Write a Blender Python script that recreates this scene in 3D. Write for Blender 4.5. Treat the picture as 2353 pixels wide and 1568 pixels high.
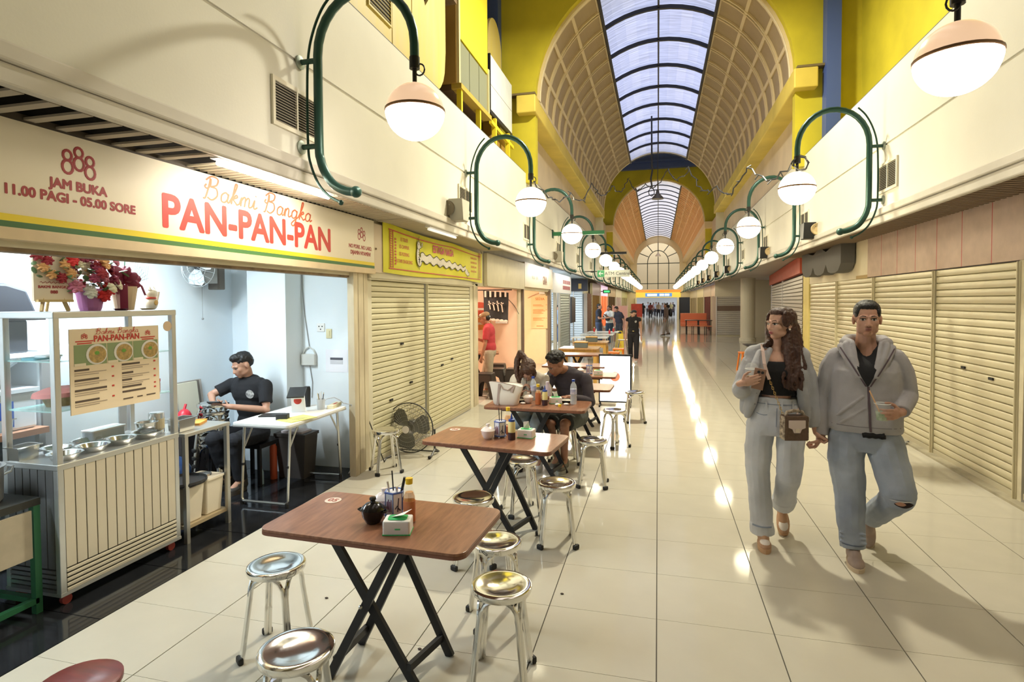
import bpy, math, random
from math import sin, cos, pi, radians as R
from mathutils import Vector, Matrix
for o in list(bpy.data.objects): bpy.data.objects.remove(o)
S = bpy.context.scene
COL = S.collection
random.seed(7)
# ---------------------------------------------------------------- camera
cd = bpy.data.cameras.new('camera'); cam = bpy.data.objects.new('camera', cd); COL.objects.link(cam)
cd.sensor_width = 36; cd.lens = 36*1308.667/2353; cd.shift_x = 0; cd.shift_y = -49.1/2353
cd.clip_start = .05; cd.clip_end = 300
_y, _p, _r = .2511, .0312, -.0058
fw = Vector((-sin(_y)*cos(_p), cos(_y)*cos(_p), -sin(_p)))
rt = Vector((cos(_y), sin(_y), 0)); up = rt.cross(fw)
r2 = rt*cos(_r)+up*sin(_r); u2 = r2.cross(fw)
m = Matrix((r2, u2, -fw)).transposed().to_4x4(); m.translation = (.004, 0, 1.7558)
cam.matrix_world = m; S.camera = cam
# ---------------------------------------------------------------- view, world
S.view_settings.view_transform = 'Standard'; S.view_settings.look = 'None'
S.view_settings.gamma = 1; S.view_settings.use_curve_mapping = False
S.view_settings.exposure = 1.2
S.cycles.use_denoising = True; S.cycles.max_bounces = 8; S.cycles.diffuse_bounces = 4
S.cycles.glossy_bounces = 4; S.cycles.transmission_bounces = 6; S.cycles.sample_clamp_indirect = 6
S.cycles.caustics_reflective = False; S.cycles.caustics_refractive = False
W = bpy.data.worlds.new('sky'); S.world = W; W.use_nodes = True
W.node_tree.nodes['Background'].inputs[0].default_value = (.70, .77, 1.0, 1)
W.node_tree.nodes['Background'].inputs[1].default_value = .66
LAMP = 12.5; LAMPC = (1.0, .90, .64); GLOWC = (1.0, .92, .72)
def area(name, loc, sx, sy, power, col, rot=(0, 0, 0)):
    l = bpy.data.lights.new(name, 'AREA'); l.shape = 'RECTANGLE'; l.size = sx; l.size_y = sy
    l.energy = power; l.color = col
    o = bpy.data.objects.new(name, l); COL.objects.link(o); o.location = loc; o.rotation_euler = rot
    o['kind'] = 'helper'
    return o
area('roof_fill_added', (-1.2, 4.5, 8.85), 1.5, 6, 13, (1, .88, .84)); area('roof_fill_added', (1.2, 6.5, 8.85), 1.5, 6, 13, (1, .88, .84))  # added soft general fill, stands for no known roof lamp
area('high_bay_glow', (.04, 8.4, 7.12), .34, .34, 225, (1, .94, .74))
# ---------------------------------------------------------------- materials
MATS = {}
def mat(name, col, rough=.5, metal=0, emit=0, ecol=None, noise=0, nscale=6, bump=0, bscale=80, trans=0, alpha=1, ior=1.45, col2=None, stretch=(1, 1, 1), sss=0, coat=0, spec=None):
    if name in MATS: return MATS[name]
    m = bpy.data.materials.new(name); m.use_nodes = True
    nt = m.node_tree; b = nt.nodes['Principled BSDF']
    b.inputs['Base Color'].default_value = (*col, 1); b.inputs['Roughness'].default_value = rough
    b.inputs['Metallic'].default_value = metal; b.inputs['IOR'].default_value = ior
    if spec is not None: b.inputs['Specular IOR Level'].default_value = spec
    if trans: b.inputs['Transmission Weight'].default_value = trans
    if alpha < 1: b.inputs['Alpha'].default_value = alpha
    if coat: b.inputs['Coat Weight'].default_value = coat
    if sss: b.inputs['Subsurface Weight'].default_value = sss; b.inputs['Subsurface Scale'].default_value = .01
    if emit:
        b.inputs['Emission Color'].default_value = (*(ecol or col), 1); b.inputs['Emission Strength'].default_value = emit
    if noise or bump:
        tc = nt.nodes.new('ShaderNodeTexCoord'); mp = nt.nodes.new('ShaderNodeMapping')
        mp.inputs['Scale'].default_value = stretch
        nt.links.new(tc.outputs['Object'], mp.inputs[0])
    if noise:
        n = nt.nodes.new('ShaderNodeTexNoise'); n.inputs['Scale'].default_value = nscale; n.inputs['Detail'].default_value = 5
        nt.links.new(mp.outputs[0], n.inputs['Vector'])
        cr = nt.nodes.new('ShaderNodeValToRGB'); cr.color_ramp.elements[0].position = .3; cr.color_ramp.elements[1].position = .72
        c2 = col2 or tuple(c*(1-noise) for c in col)
        cr.color_ramp.elements[0].color = (*c2, 1); cr.color_ramp.elements[1].color = (*col, 1)
        nt.links.new(n.outputs[0], cr.inputs[0]); nt.links.new(cr.outputs[0], b.inputs['Base Color'])
    if bump:
        n = nt.nodes.new('ShaderNodeTexNoise'); n.inputs['Scale'].default_value = bscale; n.inputs['Detail'].default_value = 4
        nt.links.new(mp.outputs[0], n.inputs['Vector'])
        bp = nt.nodes.new('ShaderNodeBump'); bp.inputs['Strength'].default_value = bump; bp.inputs['Distance'].default_value = .01
        nt.links.new(n.outputs[0], bp.inputs['Height']); nt.links.new(bp.outputs[0], b.inputs['Normal'])
    MATS[name] = m
    return m
# ---------------------------------------------------------------- mesh builder
class MB:
    def __init__(s): s.v = []; s.f = []; s.mi = []; s.cm = 0
    def add(s, vs, fs):
        n = len(s.v); s.v += [tuple(p) for p in vs]
        for f in fs: s.f.append(tuple(i+n for i in f)); s.mi.append(s.cm)
        return s
    def box(s, x0, x1, y0, y1, z0, z1):
        return s.add([(x, y, z) for z in (z0, z1) for y in (y0, y1) for x in (x0, x1)],
                     [(0, 2, 3, 1), (4, 5, 7, 6), (0, 1, 5, 4), (2, 6, 7, 3), (0, 4, 6, 2), (1, 3, 7, 5)])
    def cbox(s, c, d): return s.box(c[0]-d[0]/2, c[0]+d[0]/2, c[1]-d[1]/2, c[1]+d[1]/2, c[2]-d[2]/2, c[2]+d[2]/2)
    def bar(s, a, b, w, h, upv=(0, 0, 1)):
        a, b = Vector(a), Vector(b); t = (b-a).normalized(); u = Vector(upv)
        sd = t.cross(u)
        if sd.length < 1e-4: sd = t.cross(Vector((0, 1, 0)))
        sd.normalize(); u = sd.cross(t)
        vs = [p+sd*i*w/2+u*j*h/2 for p in (a, b) for j in (-1, 1) for i in (-1, 1)]
        return s.add(vs, [(0, 2, 3, 1), (4, 5, 7, 6), (0, 1, 5, 4), (2, 6, 7, 3), (0, 4, 6, 2), (1, 3, 7, 5)])
    def rbox(s, x0, x1, y0, y1, z0, z1, r=.02, n=4):
        pts = []
        for cx, cy, a in ((x1-r, y1-r, 0), (x0+r, y1-r, 90), (x0+r, y0+r, 180), (x1-r, y0+r, 270)):
            for i in range(n+1):
                t = R(a+90*i/n); pts.append((cx+r*cos(t), cy+r*sin(t)))
        return s.prism(pts, z0, z1)
    def prism(s, pts, z0, z1):
        n = len(pts)
        return s.add([(x, y, z0) for x, y in pts]+[(x, y, z1) for x, y in pts],
                     [tuple(range(n-1, -1, -1)), tuple(range(n, 2*n))]+[(i, (i+1) % n, n+(i+1) % n, n+i) for i in range(n)])
    def plate(s, pts, ax, d0, d1):
        """outline in the two other axes, extruded along axis ax"""
        n = len(pts)
        def mk(p, d):
            return {'x': (d, p[0], p[1]), 'y': (p[0], d, p[1]), 'z': (p[0], p[1], d)}[ax]
        return s.add([mk(p, d0) for p in pts]+[mk(p, d1) for p in pts],
                     [tuple(range(n-1, -1, -1)), tuple(range(n, 2*n))]+[(i, (i+1) % n, n+(i+1) % n, n+i) for i in range(n)])
    def tube(s, path, r, n=8, closed=False, caps=True):
        P = [Vector(p) for p in path]; m = len(P)
        rr = r if isinstance(r, (list, tuple)) else [r]*m
        T = []
        for i in range(m):
            if closed: t = P[(i+1) % m]-P[i-1]
            else: t = P[min(i+1, m-1)]-P[max(i-1, 0)]
            T.append(t.normalized() if t.length > 1e-9 else Vector((0, 0, 1)))
        u = Vector((0, 0, 1)) if abs(T[0].z) < .9 else Vector((0, 1, 0))
        u = (u-T[0]*u.dot(T[0])).normalized(); vs = []
        for i in range(m):
            u = u-T[i]*u.dot(T[i]); u.normalize(); w = T[i].cross(u)
            vs += [P[i]+(u*cos(2*pi*k/n)+w*sin(2*pi*k/n))*rr[i] for k in range(n)]
        fs = []
        for i in range(m if closed else m-1):
            a, b = i*n, ((i+1) % m)*n
            fs += [(a+k, a+(k+1) % n, b+(k+1) % n, b+k) for k in range(n)]
        if caps and not closed: fs += [tuple(range(n-1, -1, -1)), tuple(range((m-1)*n, m*n))]
        return s.add(vs, fs)
    def lathe(s, prof, c=(0, 0, 0), n=24, axis='z', sx=1, sy=1):
        vs = []; fs = []; m = len(prof)
        for r, z in prof:
            for k in range(n):
                a = 2*pi*k/n; p = (r*cos(a)*sx, r*sin(a)*sy, z)
                if axis == 'y': p = (p[0], -p[2], p[1])
                if axis == 'x': p = (p[2], p[0], p[1])
                vs.append((c[0]+p[0], c[1]+p[1], c[2]+p[2]))
        for i in range(m-1):
            fs += [(i*n+k, i*n+(k+1) % n, (i+1)*n+(k+1) % n, (i+1)*n+k) for k in range(n)]
        if prof[0][0] > 1e-6: fs.append(tuple(range(n-1, -1, -1)))
        if prof[-1][0] > 1e-6: fs.append(tuple(range((m-1)*n, m*n)))
        return s.add(vs, fs)
    def ell(s, c, rx, ry=None, rz=None, n=12, m=8, rot=None):
        ry = ry or rx; rz = rz or rx; vs = []; fs = []
        M = rot or Matrix.Identity(3); c = Vector(c)
        vs.append(c+M@Vector((0, 0, -rz)))
        for i in range(1, m):
            t = -pi/2+pi*i/m
            for k in range(n):
                a = 2*pi*k/n; vs.append(c+M@Vector((rx*cos(t)*cos(a), ry*cos(t)*sin(a), rz*sin(t))))
        vs.append(c+M@Vector((0, 0, rz)))
        fs += [(0, 1+(k+1) % n, 1+k) for k in range(n)]
        for i in range(m-2):
            a, b = 1+i*n, 1+(i+1)*n
            fs += [(a+k, a+(k+1) % n, b+(k+1) % n, b+k) for k in range(n)]
        l = len(vs)-1; a = 1+(m-2)*n
        fs += [(a+k, a+(k+1) % n, l) for k in range(n)]
        return s.add(vs, fs)
    def quad(s, a, b, c, d): return s.add([a, b, c, d], [(0, 1, 2, 3)])
    def mesh(s, name, mats, smooth=False):
        me = bpy.data.meshes.new(name); me.from_pydata(s.v, [], s.f)
        for m_ in (mats if isinstance(mats, (list, tuple)) else [mats]): me.materials.append(m_)
        me.polygons.foreach_set('material_index', s.mi)
        if smooth:
            me.polygons.foreach_set('use_smooth', [True]*len(me.polygons))
            if hasattr(me, 'set_sharp_from_angle'): me.set_sharp_from_angle(angle=R(smooth if smooth > 1 else 40))
        me.update(); return me
XF = {}
def wmat(o):
    m = Matrix.Identity(4); ch = []
    while o: ch.append(o); o = o.parent
    for q in reversed(ch): m = m @ Matrix.LocRotScale(q.location, q.rotation_euler, q.scale)
    return m
def obj(name, mb, mats, parent=None, smooth=False, bevel=0, kind=None, world=False, label=None, loc=None):
    me = mb if isinstance(mb, bpy.types.Mesh) else mb.mesh(name, mats, smooth)
    o = bpy.data.objects.new(name, me); COL.objects.link(o)
    if parent:
        o.parent = parent
        if world:
            me.transform(wmat(parent).inverted())
    if loc: o.location = loc
    if bevel:
        b = o.modifiers.new('bevel', 'BEVEL'); b.width = bevel; b.segments = 2; b.limit_method = 'ANGLE'
    if kind: o['kind'] = kind
    if label: o['label'] = label
    return o
def tag(o, label, cat, group=None):
    o['label'] = label; o['category'] = cat
    if group: o['group'] = group
    return o
def thing(name, label, cat, loc=(0, 0, 0), rotz=0, group=None):
    o = bpy.data.objects.new(name, None); COL.objects.link(o); o.empty_display_size = .1
    o.location = loc; o.rotation_euler = (0, 0, rotz)
    return tag(o, label, cat, group)
def structs(name, boxes, m, **k):
    for b in boxes: struct(name, MB().box(*b), m, **k)
def struct(name, mb, m, **k):
    o = obj(name, mb, m, **k); o['kind'] = 'structure'; return o
def kids(o): return list(o.children)
def _ct(o, p):
    c = o.copy(); COL.objects.link(c); c.parent = p
    for ch in kids(o): _ct(ch, c)
    return c
def dup(o, loc, rotz=0, label=None, group=None):
    ch = kids(o); c = o.copy(); COL.objects.link(c); c.location = loc; c.rotation_euler = (0, 0, rotz)
    for k in ch: _ct(k, c)
    if label: c['label'] = label
    if group: c['group'] = group
    return c
def rep(name, me, parent, locs, scale=None):
    out = []
    for i, l in enumerate(locs):
        o = bpy.data.objects.new(name, me); COL.objects.link(o); o.location = l
        if parent: o.parent = parent
        if scale: o.scale = scale[i] if isinstance(scale, list) else scale
        out.append(o)
    return out
FONT = bpy.data.fonts.load('<builtin>') if '<builtin>' in [f.filepath for f in bpy.data.fonts] else None
def text(s, size, face='+x', at=(0, 0, 0), bold=0, sx=1, shear=0, align='CENTER', m=None, name='lettering', parent=None, depth=.0004, rz=None, res=3, line=1, roll=0, world=True):
    c = bpy.data.curves.new(name, 'FONT'); c.body = s; c.size = size; c.shear = shear
    c.align_x = align; c.align_y = 'CENTER'; c.extrude = depth; c.resolution_u = res; c.space_line = line
    o = bpy.data.objects.new(name, c); COL.objects.link(o)
    dg = bpy.context.evaluated_depsgraph_get(); me = bpy.data.meshes.new_from_object(o.evaluated_get(dg))
    bpy.data.objects.remove(o); bpy.data.curves.remove(c)
    if bold:
        V_ = [v.co.copy() for v in me.vertices]; F_ = [tuple(p.vertices) for p in me.polygons]; n_ = len(V_); vs = []; fs = []
        for i in range(8):
            d = Vector((bold*cos(pi*i/4), bold*sin(pi*i/4), .00002*i)); vs += [v+d for v in V_]; fs += [tuple(q+n_*i for q in f) for f in F_]
        me = bpy.data.meshes.new(name); me.from_pydata(vs, [], fs)
    a = {'+x': pi/2, '-x': -pi/2, '-y': 0, '+y': pi}[face] if rz is None else rz
    me.transform(Matrix.Translation(at) @ Matrix.Rotation(a, 4, 'Z') @ Matrix.Rotation(pi/2, 4, 'X') @ Matrix.Rotation(roll, 4, 'Z') @ Matrix.Diagonal((sx, 1, 1, 1)))
    me.materials.clear(); me.materials.append(m); me.name = name
    return obj(name, me, None, parent, world=world and parent is not None)
def smooth_path(P, k=6):
    P = [Vector(p) for p in P]; out = []
    for i in range(len(P)-1):
        a, b, c, d = P[max(i-1, 0)], P[i], P[i+1], P[min(i+2, len(P)-1)]
        for j in range(k):
            t = j/k; out.append(.5*((2*b)+(c-a)*t+(2*a-5*b+4*c-d)*t*t+(3*b-a-3*c+d)*t**3))
    return out+[P[-1]]
GLY = {'B': (.75, [[(.10, .62), (.05, .5), (.16, .45), (.26, .62), (.22, .9), (.20, .5), (.14, .05), (.05, .02)], [(.05, .78), (.25, .98), (.52, .92), (.50, .66), (.28, .54), (.52, .50), (.60, .22), (.42, .0), (.22, .08)]]),
 'a': (.42, [[(.30, .36), (.18, .44), (.04, .30), (.06, .06), (.20, .02), (.31, .18), (.32, .42), (.31, .14), (.36, .02), (.46, .12)]]),
 'k': (.44, [[(.0, .1), (.16, .55), (.22, .88), (.14, .92), (.10, .5), (.08, .0)], [(.09, .22), (.24, .44), (.30, .36), (.14, .24), (.28, .08), (.34, .02), (.48, .12)]]),
 'm': (.62, [[(.0, .12), (.07, .42), (.07, .0)], [(.07, .25), (.18, .44), (.25, .36), (.25, .0)], [(.25, .25), (.36, .44), (.44, .36), (.45, .08), (.52, .02), (.64, .12)]]),
 'n': (.44, [[(.0, .12), (.07, .42), (.07, .0)], [(.07, .25), (.18, .44), (.26, .36), (.27, .08), (.34, .02), (.46, .12)]]),
 'i': (.24, [[(.0, .12), (.08, .42), (.08, .1), (.14, .02), (.26, .12)], [(.10, .60), (.12, .63)]]),
 'g': (.44, [[(.30, .36), (.18, .44), (.04, .30), (.06, .06), (.20, .02), (.31, .18), (.32, .42), (.31, -.1), (.22, -.38), (.08, -.30), (.20, -.12), (.46, .12)]]), ' ': (.30, [])}
def script_text(s, size, x0, yc, z0, r, m, par):
    """joined handwriting strokes on a wall facing +x, one mesh per letter"""
    w = sum(GLY[c][0] for c in s)*size; y = yc-w/2
    for c in s:
        mb = MB()
        for st in GLY[c][1]:
            mb.tube([(0, p.x, p.y) for p in smooth_path([Vector((a+.18*b, b, 0)) for a, b in st], 5)], r/size, 5)
        mb.v = [(x0+vx*size*.08, y+vy*size, z0+vz*size*.74) for vx, vy, vz in mb.v]
        if mb.v: obj('script_letter', mb, m, par, world=True)
        y += GLY[c][0]*size
def arc(cx, cy, r, a0, a1, n):
    return [(cx+r*cos(R(a0+(a1-a0)*i/n)), cy+r*sin(R(a0+(a1-a0)*i/n))) for i in range(n+1)]
# shared materials
CREAM = mat('cream_paint', (.74, .72, .625), .6, noise=.10, nscale=1.3, bump=.05, bscale=60)
CREAM2 = mat('cream_trim', (.74, .69, .52), .6, noise=.12, nscale=3)
WHITE = mat('white_paint', (.86, .88, .88), .6)
YELLOW = mat('yellow_paint', (.60, .51, .03), .6, noise=.25, nscale=1.5, bump=.1, bscale=40)
BLUE = mat('blue_paint', (.06, .10, .30), .5)
GREEN = mat('dark_green_metal', (.025, .075, .06), .35, .3)
GREEN2 = mat('green_metal', (.03, .16, .07), .4, .2)
BLACK = mat('black_paint', (.012, .012, .014), .45)
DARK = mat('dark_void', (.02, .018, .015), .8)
CHROME = mat('polished_steel', (.78, .77, .74), .12, 1)
STEEL = mat('brushed_steel', (.62, .62, .6), .3, 1)
RUBBER = mat('black_rubber', (.015, .014, .013), .6)
GREYP = mat('grey_plastic', (.3, .3, .3), .5)
WPLAST = mat('white_plastic', (.85, .84, .82), .35)
BPLAST = mat('black_plastic', (.02, .02, .022), .4)
RED = mat('sign_red', (.62, .06, .04), .5)
SIGNW = mat('sign_cream', (.84, .76, .58), .5)
GLASS = mat('clear_glass', (.90, .96, .95), .04, alpha=.03)
GLASSG = mat('green_edge_glass', (.70, .88, .82), .05, trans=1, ior=1.05)
# ================================================================ STRUCTURE
XL, XR = -2.97, 3.03; FL, FR = -2.52, 2.48; YE = 57.0
LY0, LS = 3.677, 3.69
TILE = mat('cream_floor_tile', (.53, .495, .405), .07, noise=.05, nscale=5, spec=.09)
# far floor: same tile, joints drawn by nodes where single tiles are too small to pick out
FARF = mat('cream_floor_far', (.53, .495, .405), .07, spec=.11)
nt = FARF.node_tree; bs = nt.nodes['Principled BSDF']; tc = nt.nodes.new('ShaderNodeTexCoord')
sp = nt.nodes.new('ShaderNodeSeparateXYZ'); nt.links.new(tc.outputs['Object'], sp.inputs[0])
def node_line(sock, period, off, width):
    a = nt.nodes.new('ShaderNodeMath'); a.operation = 'ADD'; a.inputs[1].default_value = off; nt.links.new(sock, a.inputs[0])
    b = nt.nodes.new('ShaderNodeMath'); b.operation = 'FLOORED_MODULO'; b.inputs[1].default_value = period; nt.links.new(a.outputs[0], b.inputs[0])
    c = nt.nodes.new('ShaderNodeMath'); c.operation = 'LESS_THAN'; c.inputs[1].default_value = width; nt.links.new(b.outputs[0], c.inputs[0])
    return c.outputs[0]
mx = nt.nodes.new('ShaderNodeMath'); mx.operation = 'MAXIMUM'
nt.links.new(node_line(sp.outputs[0], .6, .003, .006), mx.inputs[0]); nt.links.new(node_line(sp.outputs[1], .5393, -5.346, .003), mx.inputs[1])
mc = nt.nodes.new('ShaderNodeMix'); mc.data_type = 'RGBA'; mc.inputs['A'].default_value = (.53, .495, .405, 1); mc.inputs['B'].default_value = (.2, .18, .14, 1)
nt.links.new(mx.outputs[0], mc.inputs['Factor']); nt.links.new(mc.outputs['Result'], bs.inputs['Base Color'])
GROUT = mat('dark_grout', (.10, .09, .075), .8)
TL = .5393; TY0 = 5.346; JN = -7; JF = 12
YT0, YT1 = TY0+JN*TL, TY0+JF*TL
fl = struct('floor', MB().box(-3, 3.0, YT0, YT1, -.06, -.006), GROUT)
tm = MB().box(.003, .597, .0012, TL-.0012, -.006, 0).mesh('tile', TILE)
for j in range(JN, JF):
    rep('tile', tm, fl, [(i*.6, TY0+j*TL, 0) for i in range(-5, 5)])
struct('floor', MB().box(-3, 3.0, -7, YT0, -.06, 0).box(-3, 3, YT1, YE+18, -.06, 0).box(3.0, 6.5, 12.9, YE+18, -.06, -.0005).box(-8.5, -3, 15.95, YE+18, -.06, -.0005).box(3.0, 3.35, -7, 12.9, -.06, -.001), FARF)
# black tile floor of the noodle shop
BT = mat('black_floor_tile', (.012, .013, .015), .10, noise=.5, nscale=9, col2=(.02, .021, .024), spec=.3)
fb = struct('floor', MB().box(-8, -3.0, -1.2, 5.5, -.06, -.005), mat('grey_grout', (.16, .16, .17), .8))
bm_ = MB().box(.003, .597, .003, .597, -.005, .001).mesh('tile', BT)
for j in range(0, 9): rep('tile', bm_, fb, [(-3.0-.6*(i+1), j*.6+.05, 0) for i in range(0, 5)])
struct('floor', MB().box(-8, -3.0, -1.2, .05, -.04, .001).box(-8, -6, .05, 5.5, -.04, .001), BT)
struct('floor', MB().box(-7.5, -3.0, 9.2, 15.95, -.06, 0), mat('shop_floor', (.5, .42, .34), .25))
# ---- fascia bands with moulding, grooved and set in front of the shops
def fascia(side, X, sg, y0, y1, end):
    mb = MB(); b = sg  # sg +1: face looks to +x (left side)
    def bx(xa, xb, ya, yb, za, zb): mb.box(min(xa, xb), max(xa, xb), ya, yb, za, zb)
    D = .16
    bx(X, X-b*D, y0, y1, 2.80, 3.488); bx(X, X-b*D, y0, y1, 3.512, 4.28); bx(X-b*.012, X-b*D, y0, y1, 3.49, 3.51)
    bx(X-b*.02, X-b*D, y0, y1, 4.28, 4.30)
    o = struct('wall_'+side, mb, CREAM)
    mt = MB(); x1 = X+b*.04
    D = .03; mt.box(min(x1, X-b*D), max(x1, X-b*D), y0, y1, 2.72, 2.80); x2 = X+b*.02
    mt.box(min(x2, X-b*D), max(x2, X-b*D), y0, y1, 2.63, 2.72)
    struct('trim_1' if sg > 0 else 'trim_2', mt, mat('grey_moulding', (.62, .58, .50), .6, noise=.2, nscale=2), bevel=.012)
    c = MB(); c.box(min(X-b*.02, X-b*.1), max(X-b*.02, X-b*.1), y0, y1, 4.28, 4.31)
    struct('trim_3' if sg > 0 else 'trim_4', c, mat('dark_cap', (.08, .08, .09), .7))
fascia('left', FL, 1, -6, YE, 0); fascia('right', FR, -1, -6, YE, 0)
# ---- shop wall above the openings, jambs
jamb = mat('jamb_paint', (.76, .68, .48), .5, noise=.3, nscale=4, col2=(.42, .34, .22), stretch=(1, 1, .3))
structs('wall_left', [(-3.15, XL-.01, -6, 15.95, 2.03, 2.95), (-3.15, XL-.01, 5.42, 5.56, 0, 2.03), (-3.15, XL-.01, 8.86, 9.02, 0, 2.03), (-3.12, XL-.02, 12.46, 12.62, 0, 2.03), (-3.12, XL-.02, 15.78, 15.95, 0, 2.03), (-3.35, XL-.13, 24.5, YE, 2.1, 2.95)], CREAM2)
for i, (y0, y1, w) in enumerate(((5.12, 5.20, .04), (5.23, 5.33, .07), (5.36, 5.44, .10), (9.03, 9.12, .08), (9.15, 9.29, .05))):
    struct('trim_%d' % (5+i), MB().box(XL-w, XL+.03-.01*i % 3, y0, y1, 0, 2.06), jamb)
# soffit ceiling over the grille (void's shade put in as near-black colour), left and right
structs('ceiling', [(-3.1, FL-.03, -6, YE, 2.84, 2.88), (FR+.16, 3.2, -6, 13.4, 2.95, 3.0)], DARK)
struct('trim_25', MB().box(FL-.05, FL-.035, -6, YE, 2.66, 2.84), DARK)  # near-black liner added behind the fascia to paint the void's shade
struct('trim_26', MB().box(-2.972, -2.965, -6, 5.6, 2.64, 2.84), DARK)  # second added liner, the void's shade as near-black on the wall side
SL = mat('grille_slat', (.74, .66, .50), .5)
gl = thing('soffit_grille', 'slatted cream metal soffit grille above the red lettered noodle shop sign', 'grille', (-2.72, 0, 2.64))
sm = MB().box(-.22, .16, -.009, .009, -.006, .006).mesh('slat', SL)
rep('slat', sm, gl, [(0, 3.05+.066*i, 0) for i in range(38)])
wide = MB().box(-.22, .16, -.026, .026, -.006, .006).mesh('slat', mat('dusty_slat', (.40, .35, .28), .7))
rep('slat', wide, gl, [(0, .6+.15*i, .0) for i in range(16)])
obj('rail', MB().box(-.24, -.20, .5, 3.1, -.02, .02), mat('dark_rail', (.09, .07, .05), .7), gl)
g2 = thing('soffit_grille', 'slatted soffit grille above the yellow dragon banner', 'grille', (-2.72, 5.6, 2.64))
rep('slat', sm, g2, [(0, .06*i, 0) for i in range(64)])
g3 = thing('soffit_grille', 'rusty dark soffit grille above the pink board wall on the right', 'grille', (2.74, 4.2, 2.66))
gm = MB().box(-.24, .24, -.02, .02, -.015, .015).mesh('slat', mat('rusty_slat', (.26, .19, .13), .8))
rep('slat', gm, g3, [(0, .09*i, 0) for i in range(100)])
# ---- vaults, beams, gables
VR, VZ = 2.3, 5.72
def vault(y0, y1, bays, side_col, rib_col, sk, nband, nside, idx, warm):
    lab = ['near barrel vault with tan lattice sides and bluish skylight', 'far barrel vault with warm lamplight painted orange on ribbed sides and closer skylight bars'][idx]
    root = thing('vault_roof', lab, 'roof', (0, y0, VZ)); L = y1-y0
    sh = mat('vault_side_%d' % idx, side_col, .55, noise=.15, nscale=2, bump=.3, bscale=30); rib = mat('vault_rib_%d' % idx, rib_col, .5)
    A0, A1 = 0, 59
    ns = nside
    dy = L/ns; da = (A1-A0)/nband
    for sgn in (1, -1):
        mb = MB(); n = 3
        pts = []
        for i in range(n+1):
            a = R(A0+(da-.8)*i/n)
            pts.append((sgn*VR*cos(a), VR*sin(a)))
        for b in range(nband):
            mb = MB(); v = []
            for (yy) in (0.02, dy-.02):
                for i in range(n+1):
                    a = R(A0+da*b+.4+(da-.8)*i/n); v.append((sgn*VR*cos(a), yy, VR*sin(a)))
            mb.add(v, [(i, i+1, n+2+i, n+1+i) for i in range(n)])
            me = mb.mesh('side_panel', sh)
            if ns*nband*2 <= 300:
                rep('side_panel', me, root, [(0, j*dy, 0) for j in range(ns)])
            else:
                big = MB()
                for j in range(ns): big.add([(x, y+j*dy, z) for x, y, z in v], [(i, i+1, n+2+i, n+1+i) for i in range(n)])
                obj('side_panel', big, sh, root, kind='stuff')
        # ribs
        seg = 12
        rm = MB()
        for rr, wdt in ((VR-.03, .02),):
            v = []
            for i in range(seg+1):
                a = R(A0+(A1-A0)*i/seg)
                for q in (VR+.02, VR-.035):
                    for w in (-.018, .018): v.append((sgn*q*cos(a), w, q*sin(a)))
            fs = []
            for i in range(seg):
                o = i*4; fs += [(o+2, o+3, o+7, o+6), (o, o+2, o+6, o+4), (o+1, o+3, o+7, o+5)]
            rm.add(v, fs)
        me = rm.mesh('side_rib', rib)
        rep('side_rib', me, root, [(0, j*dy+o_, 0) for j in range(ns+1) for o_ in ((-.05, .05) if idx == 0 else (0,))])
        for b in range(0, nband+1):
            a = R(A0+da*b); q = VR-.01
            obj('side_stringer', MB().bar((sgn*q*cos(a), 0, q*sin(a)), (sgn*q*cos(a), L, q*sin(a)), .07, .03, (cos(a)*sgn, 0, sin(a))), rib, root)
        a = R(59.5); q = VR-.02
        obj('skylight_kerb', MB().bar((sgn*q*cos(a), 0, q*sin(a)), (sgn*q*cos(a), L, q*sin(a)), .05, .14, (cos(a)*sgn, 0, sin(a))), mat('black_bar', (.012, .012, .015), .5), root)
    # skylight panes and bars
    by = L/bays; seg = 10
    for half in (0, 1):
        mb = MB(); v = []
        for yy in (.03, by-.03):
            for i in range(seg//2+1):
                a = R(60+60*(i+half*seg/2)/seg); v.append(((VR+.03)*cos(a), yy, (VR+.03)*sin(a)))
        k = seg//2+1
        mb.add(v, [(i, i+1, k+i+1, k+i) for i in range(seg//2)])
        rep('skylight_pane', mb.mesh('skylight_pane', sk), root, [(0, j*by, 0) for j in range(bays)])
    mb = MB(); v = []
    for i in range(seg+1):
        a = R(60+60*i/seg)
        for q in (VR+.03, VR-(.05 if idx == 0 else .02)):
            for w in ((-.03, .03) if idx == 0 else (-.015, .015)): v.append((q*cos(a), w, q*sin(a)))
    fs = []
    for i in range(seg):
        o = i*4; fs += [(o+2, o+3, o+7, o+6), (o, o+2, o+6, o+4), (o+1, o+3, o+7, o+5)]
    mb.add(v, fs)
    rep('skylight_bar', mb.mesh('skylight_bar', mat('black_bar', (.012, .012, .015), .5)), root, [(0, j*by, 0) for j in range(bays+1)])
    obj('ridge_bar', MB().box(-.02, .02, 0, L, VR-.02, VR+.03), mat('black_bar', (.012, .012, .015), .5), root)
    # outer shell stops light between panels; also the pale rim
    mb = MB(); v = []; N = 16
    for sgn in (1, -1):
        v = []
        for yy in (0, L):
            for i in range(N+1):
                a = R(-4+63*i/N); v.append((sgn*(VR+.06)*cos(a), yy, (VR+.06)*sin(a)))
        mb.add(v, [(i, i+1, N+2+i, N+1+i) for i in range(N)])
    obj('outer_shell', mb, rib, root)
    rm = MB()
    for yy in (0, L):
        rm.tube([((VR)*cos(R(a)), yy, (VR)*sin(R(a))) for a in range(0, 181, 6)], .045, 6)
    obj('rim', rm, mat('pale_rim', (.72, .62, .42), .6), root)
    return root
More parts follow.
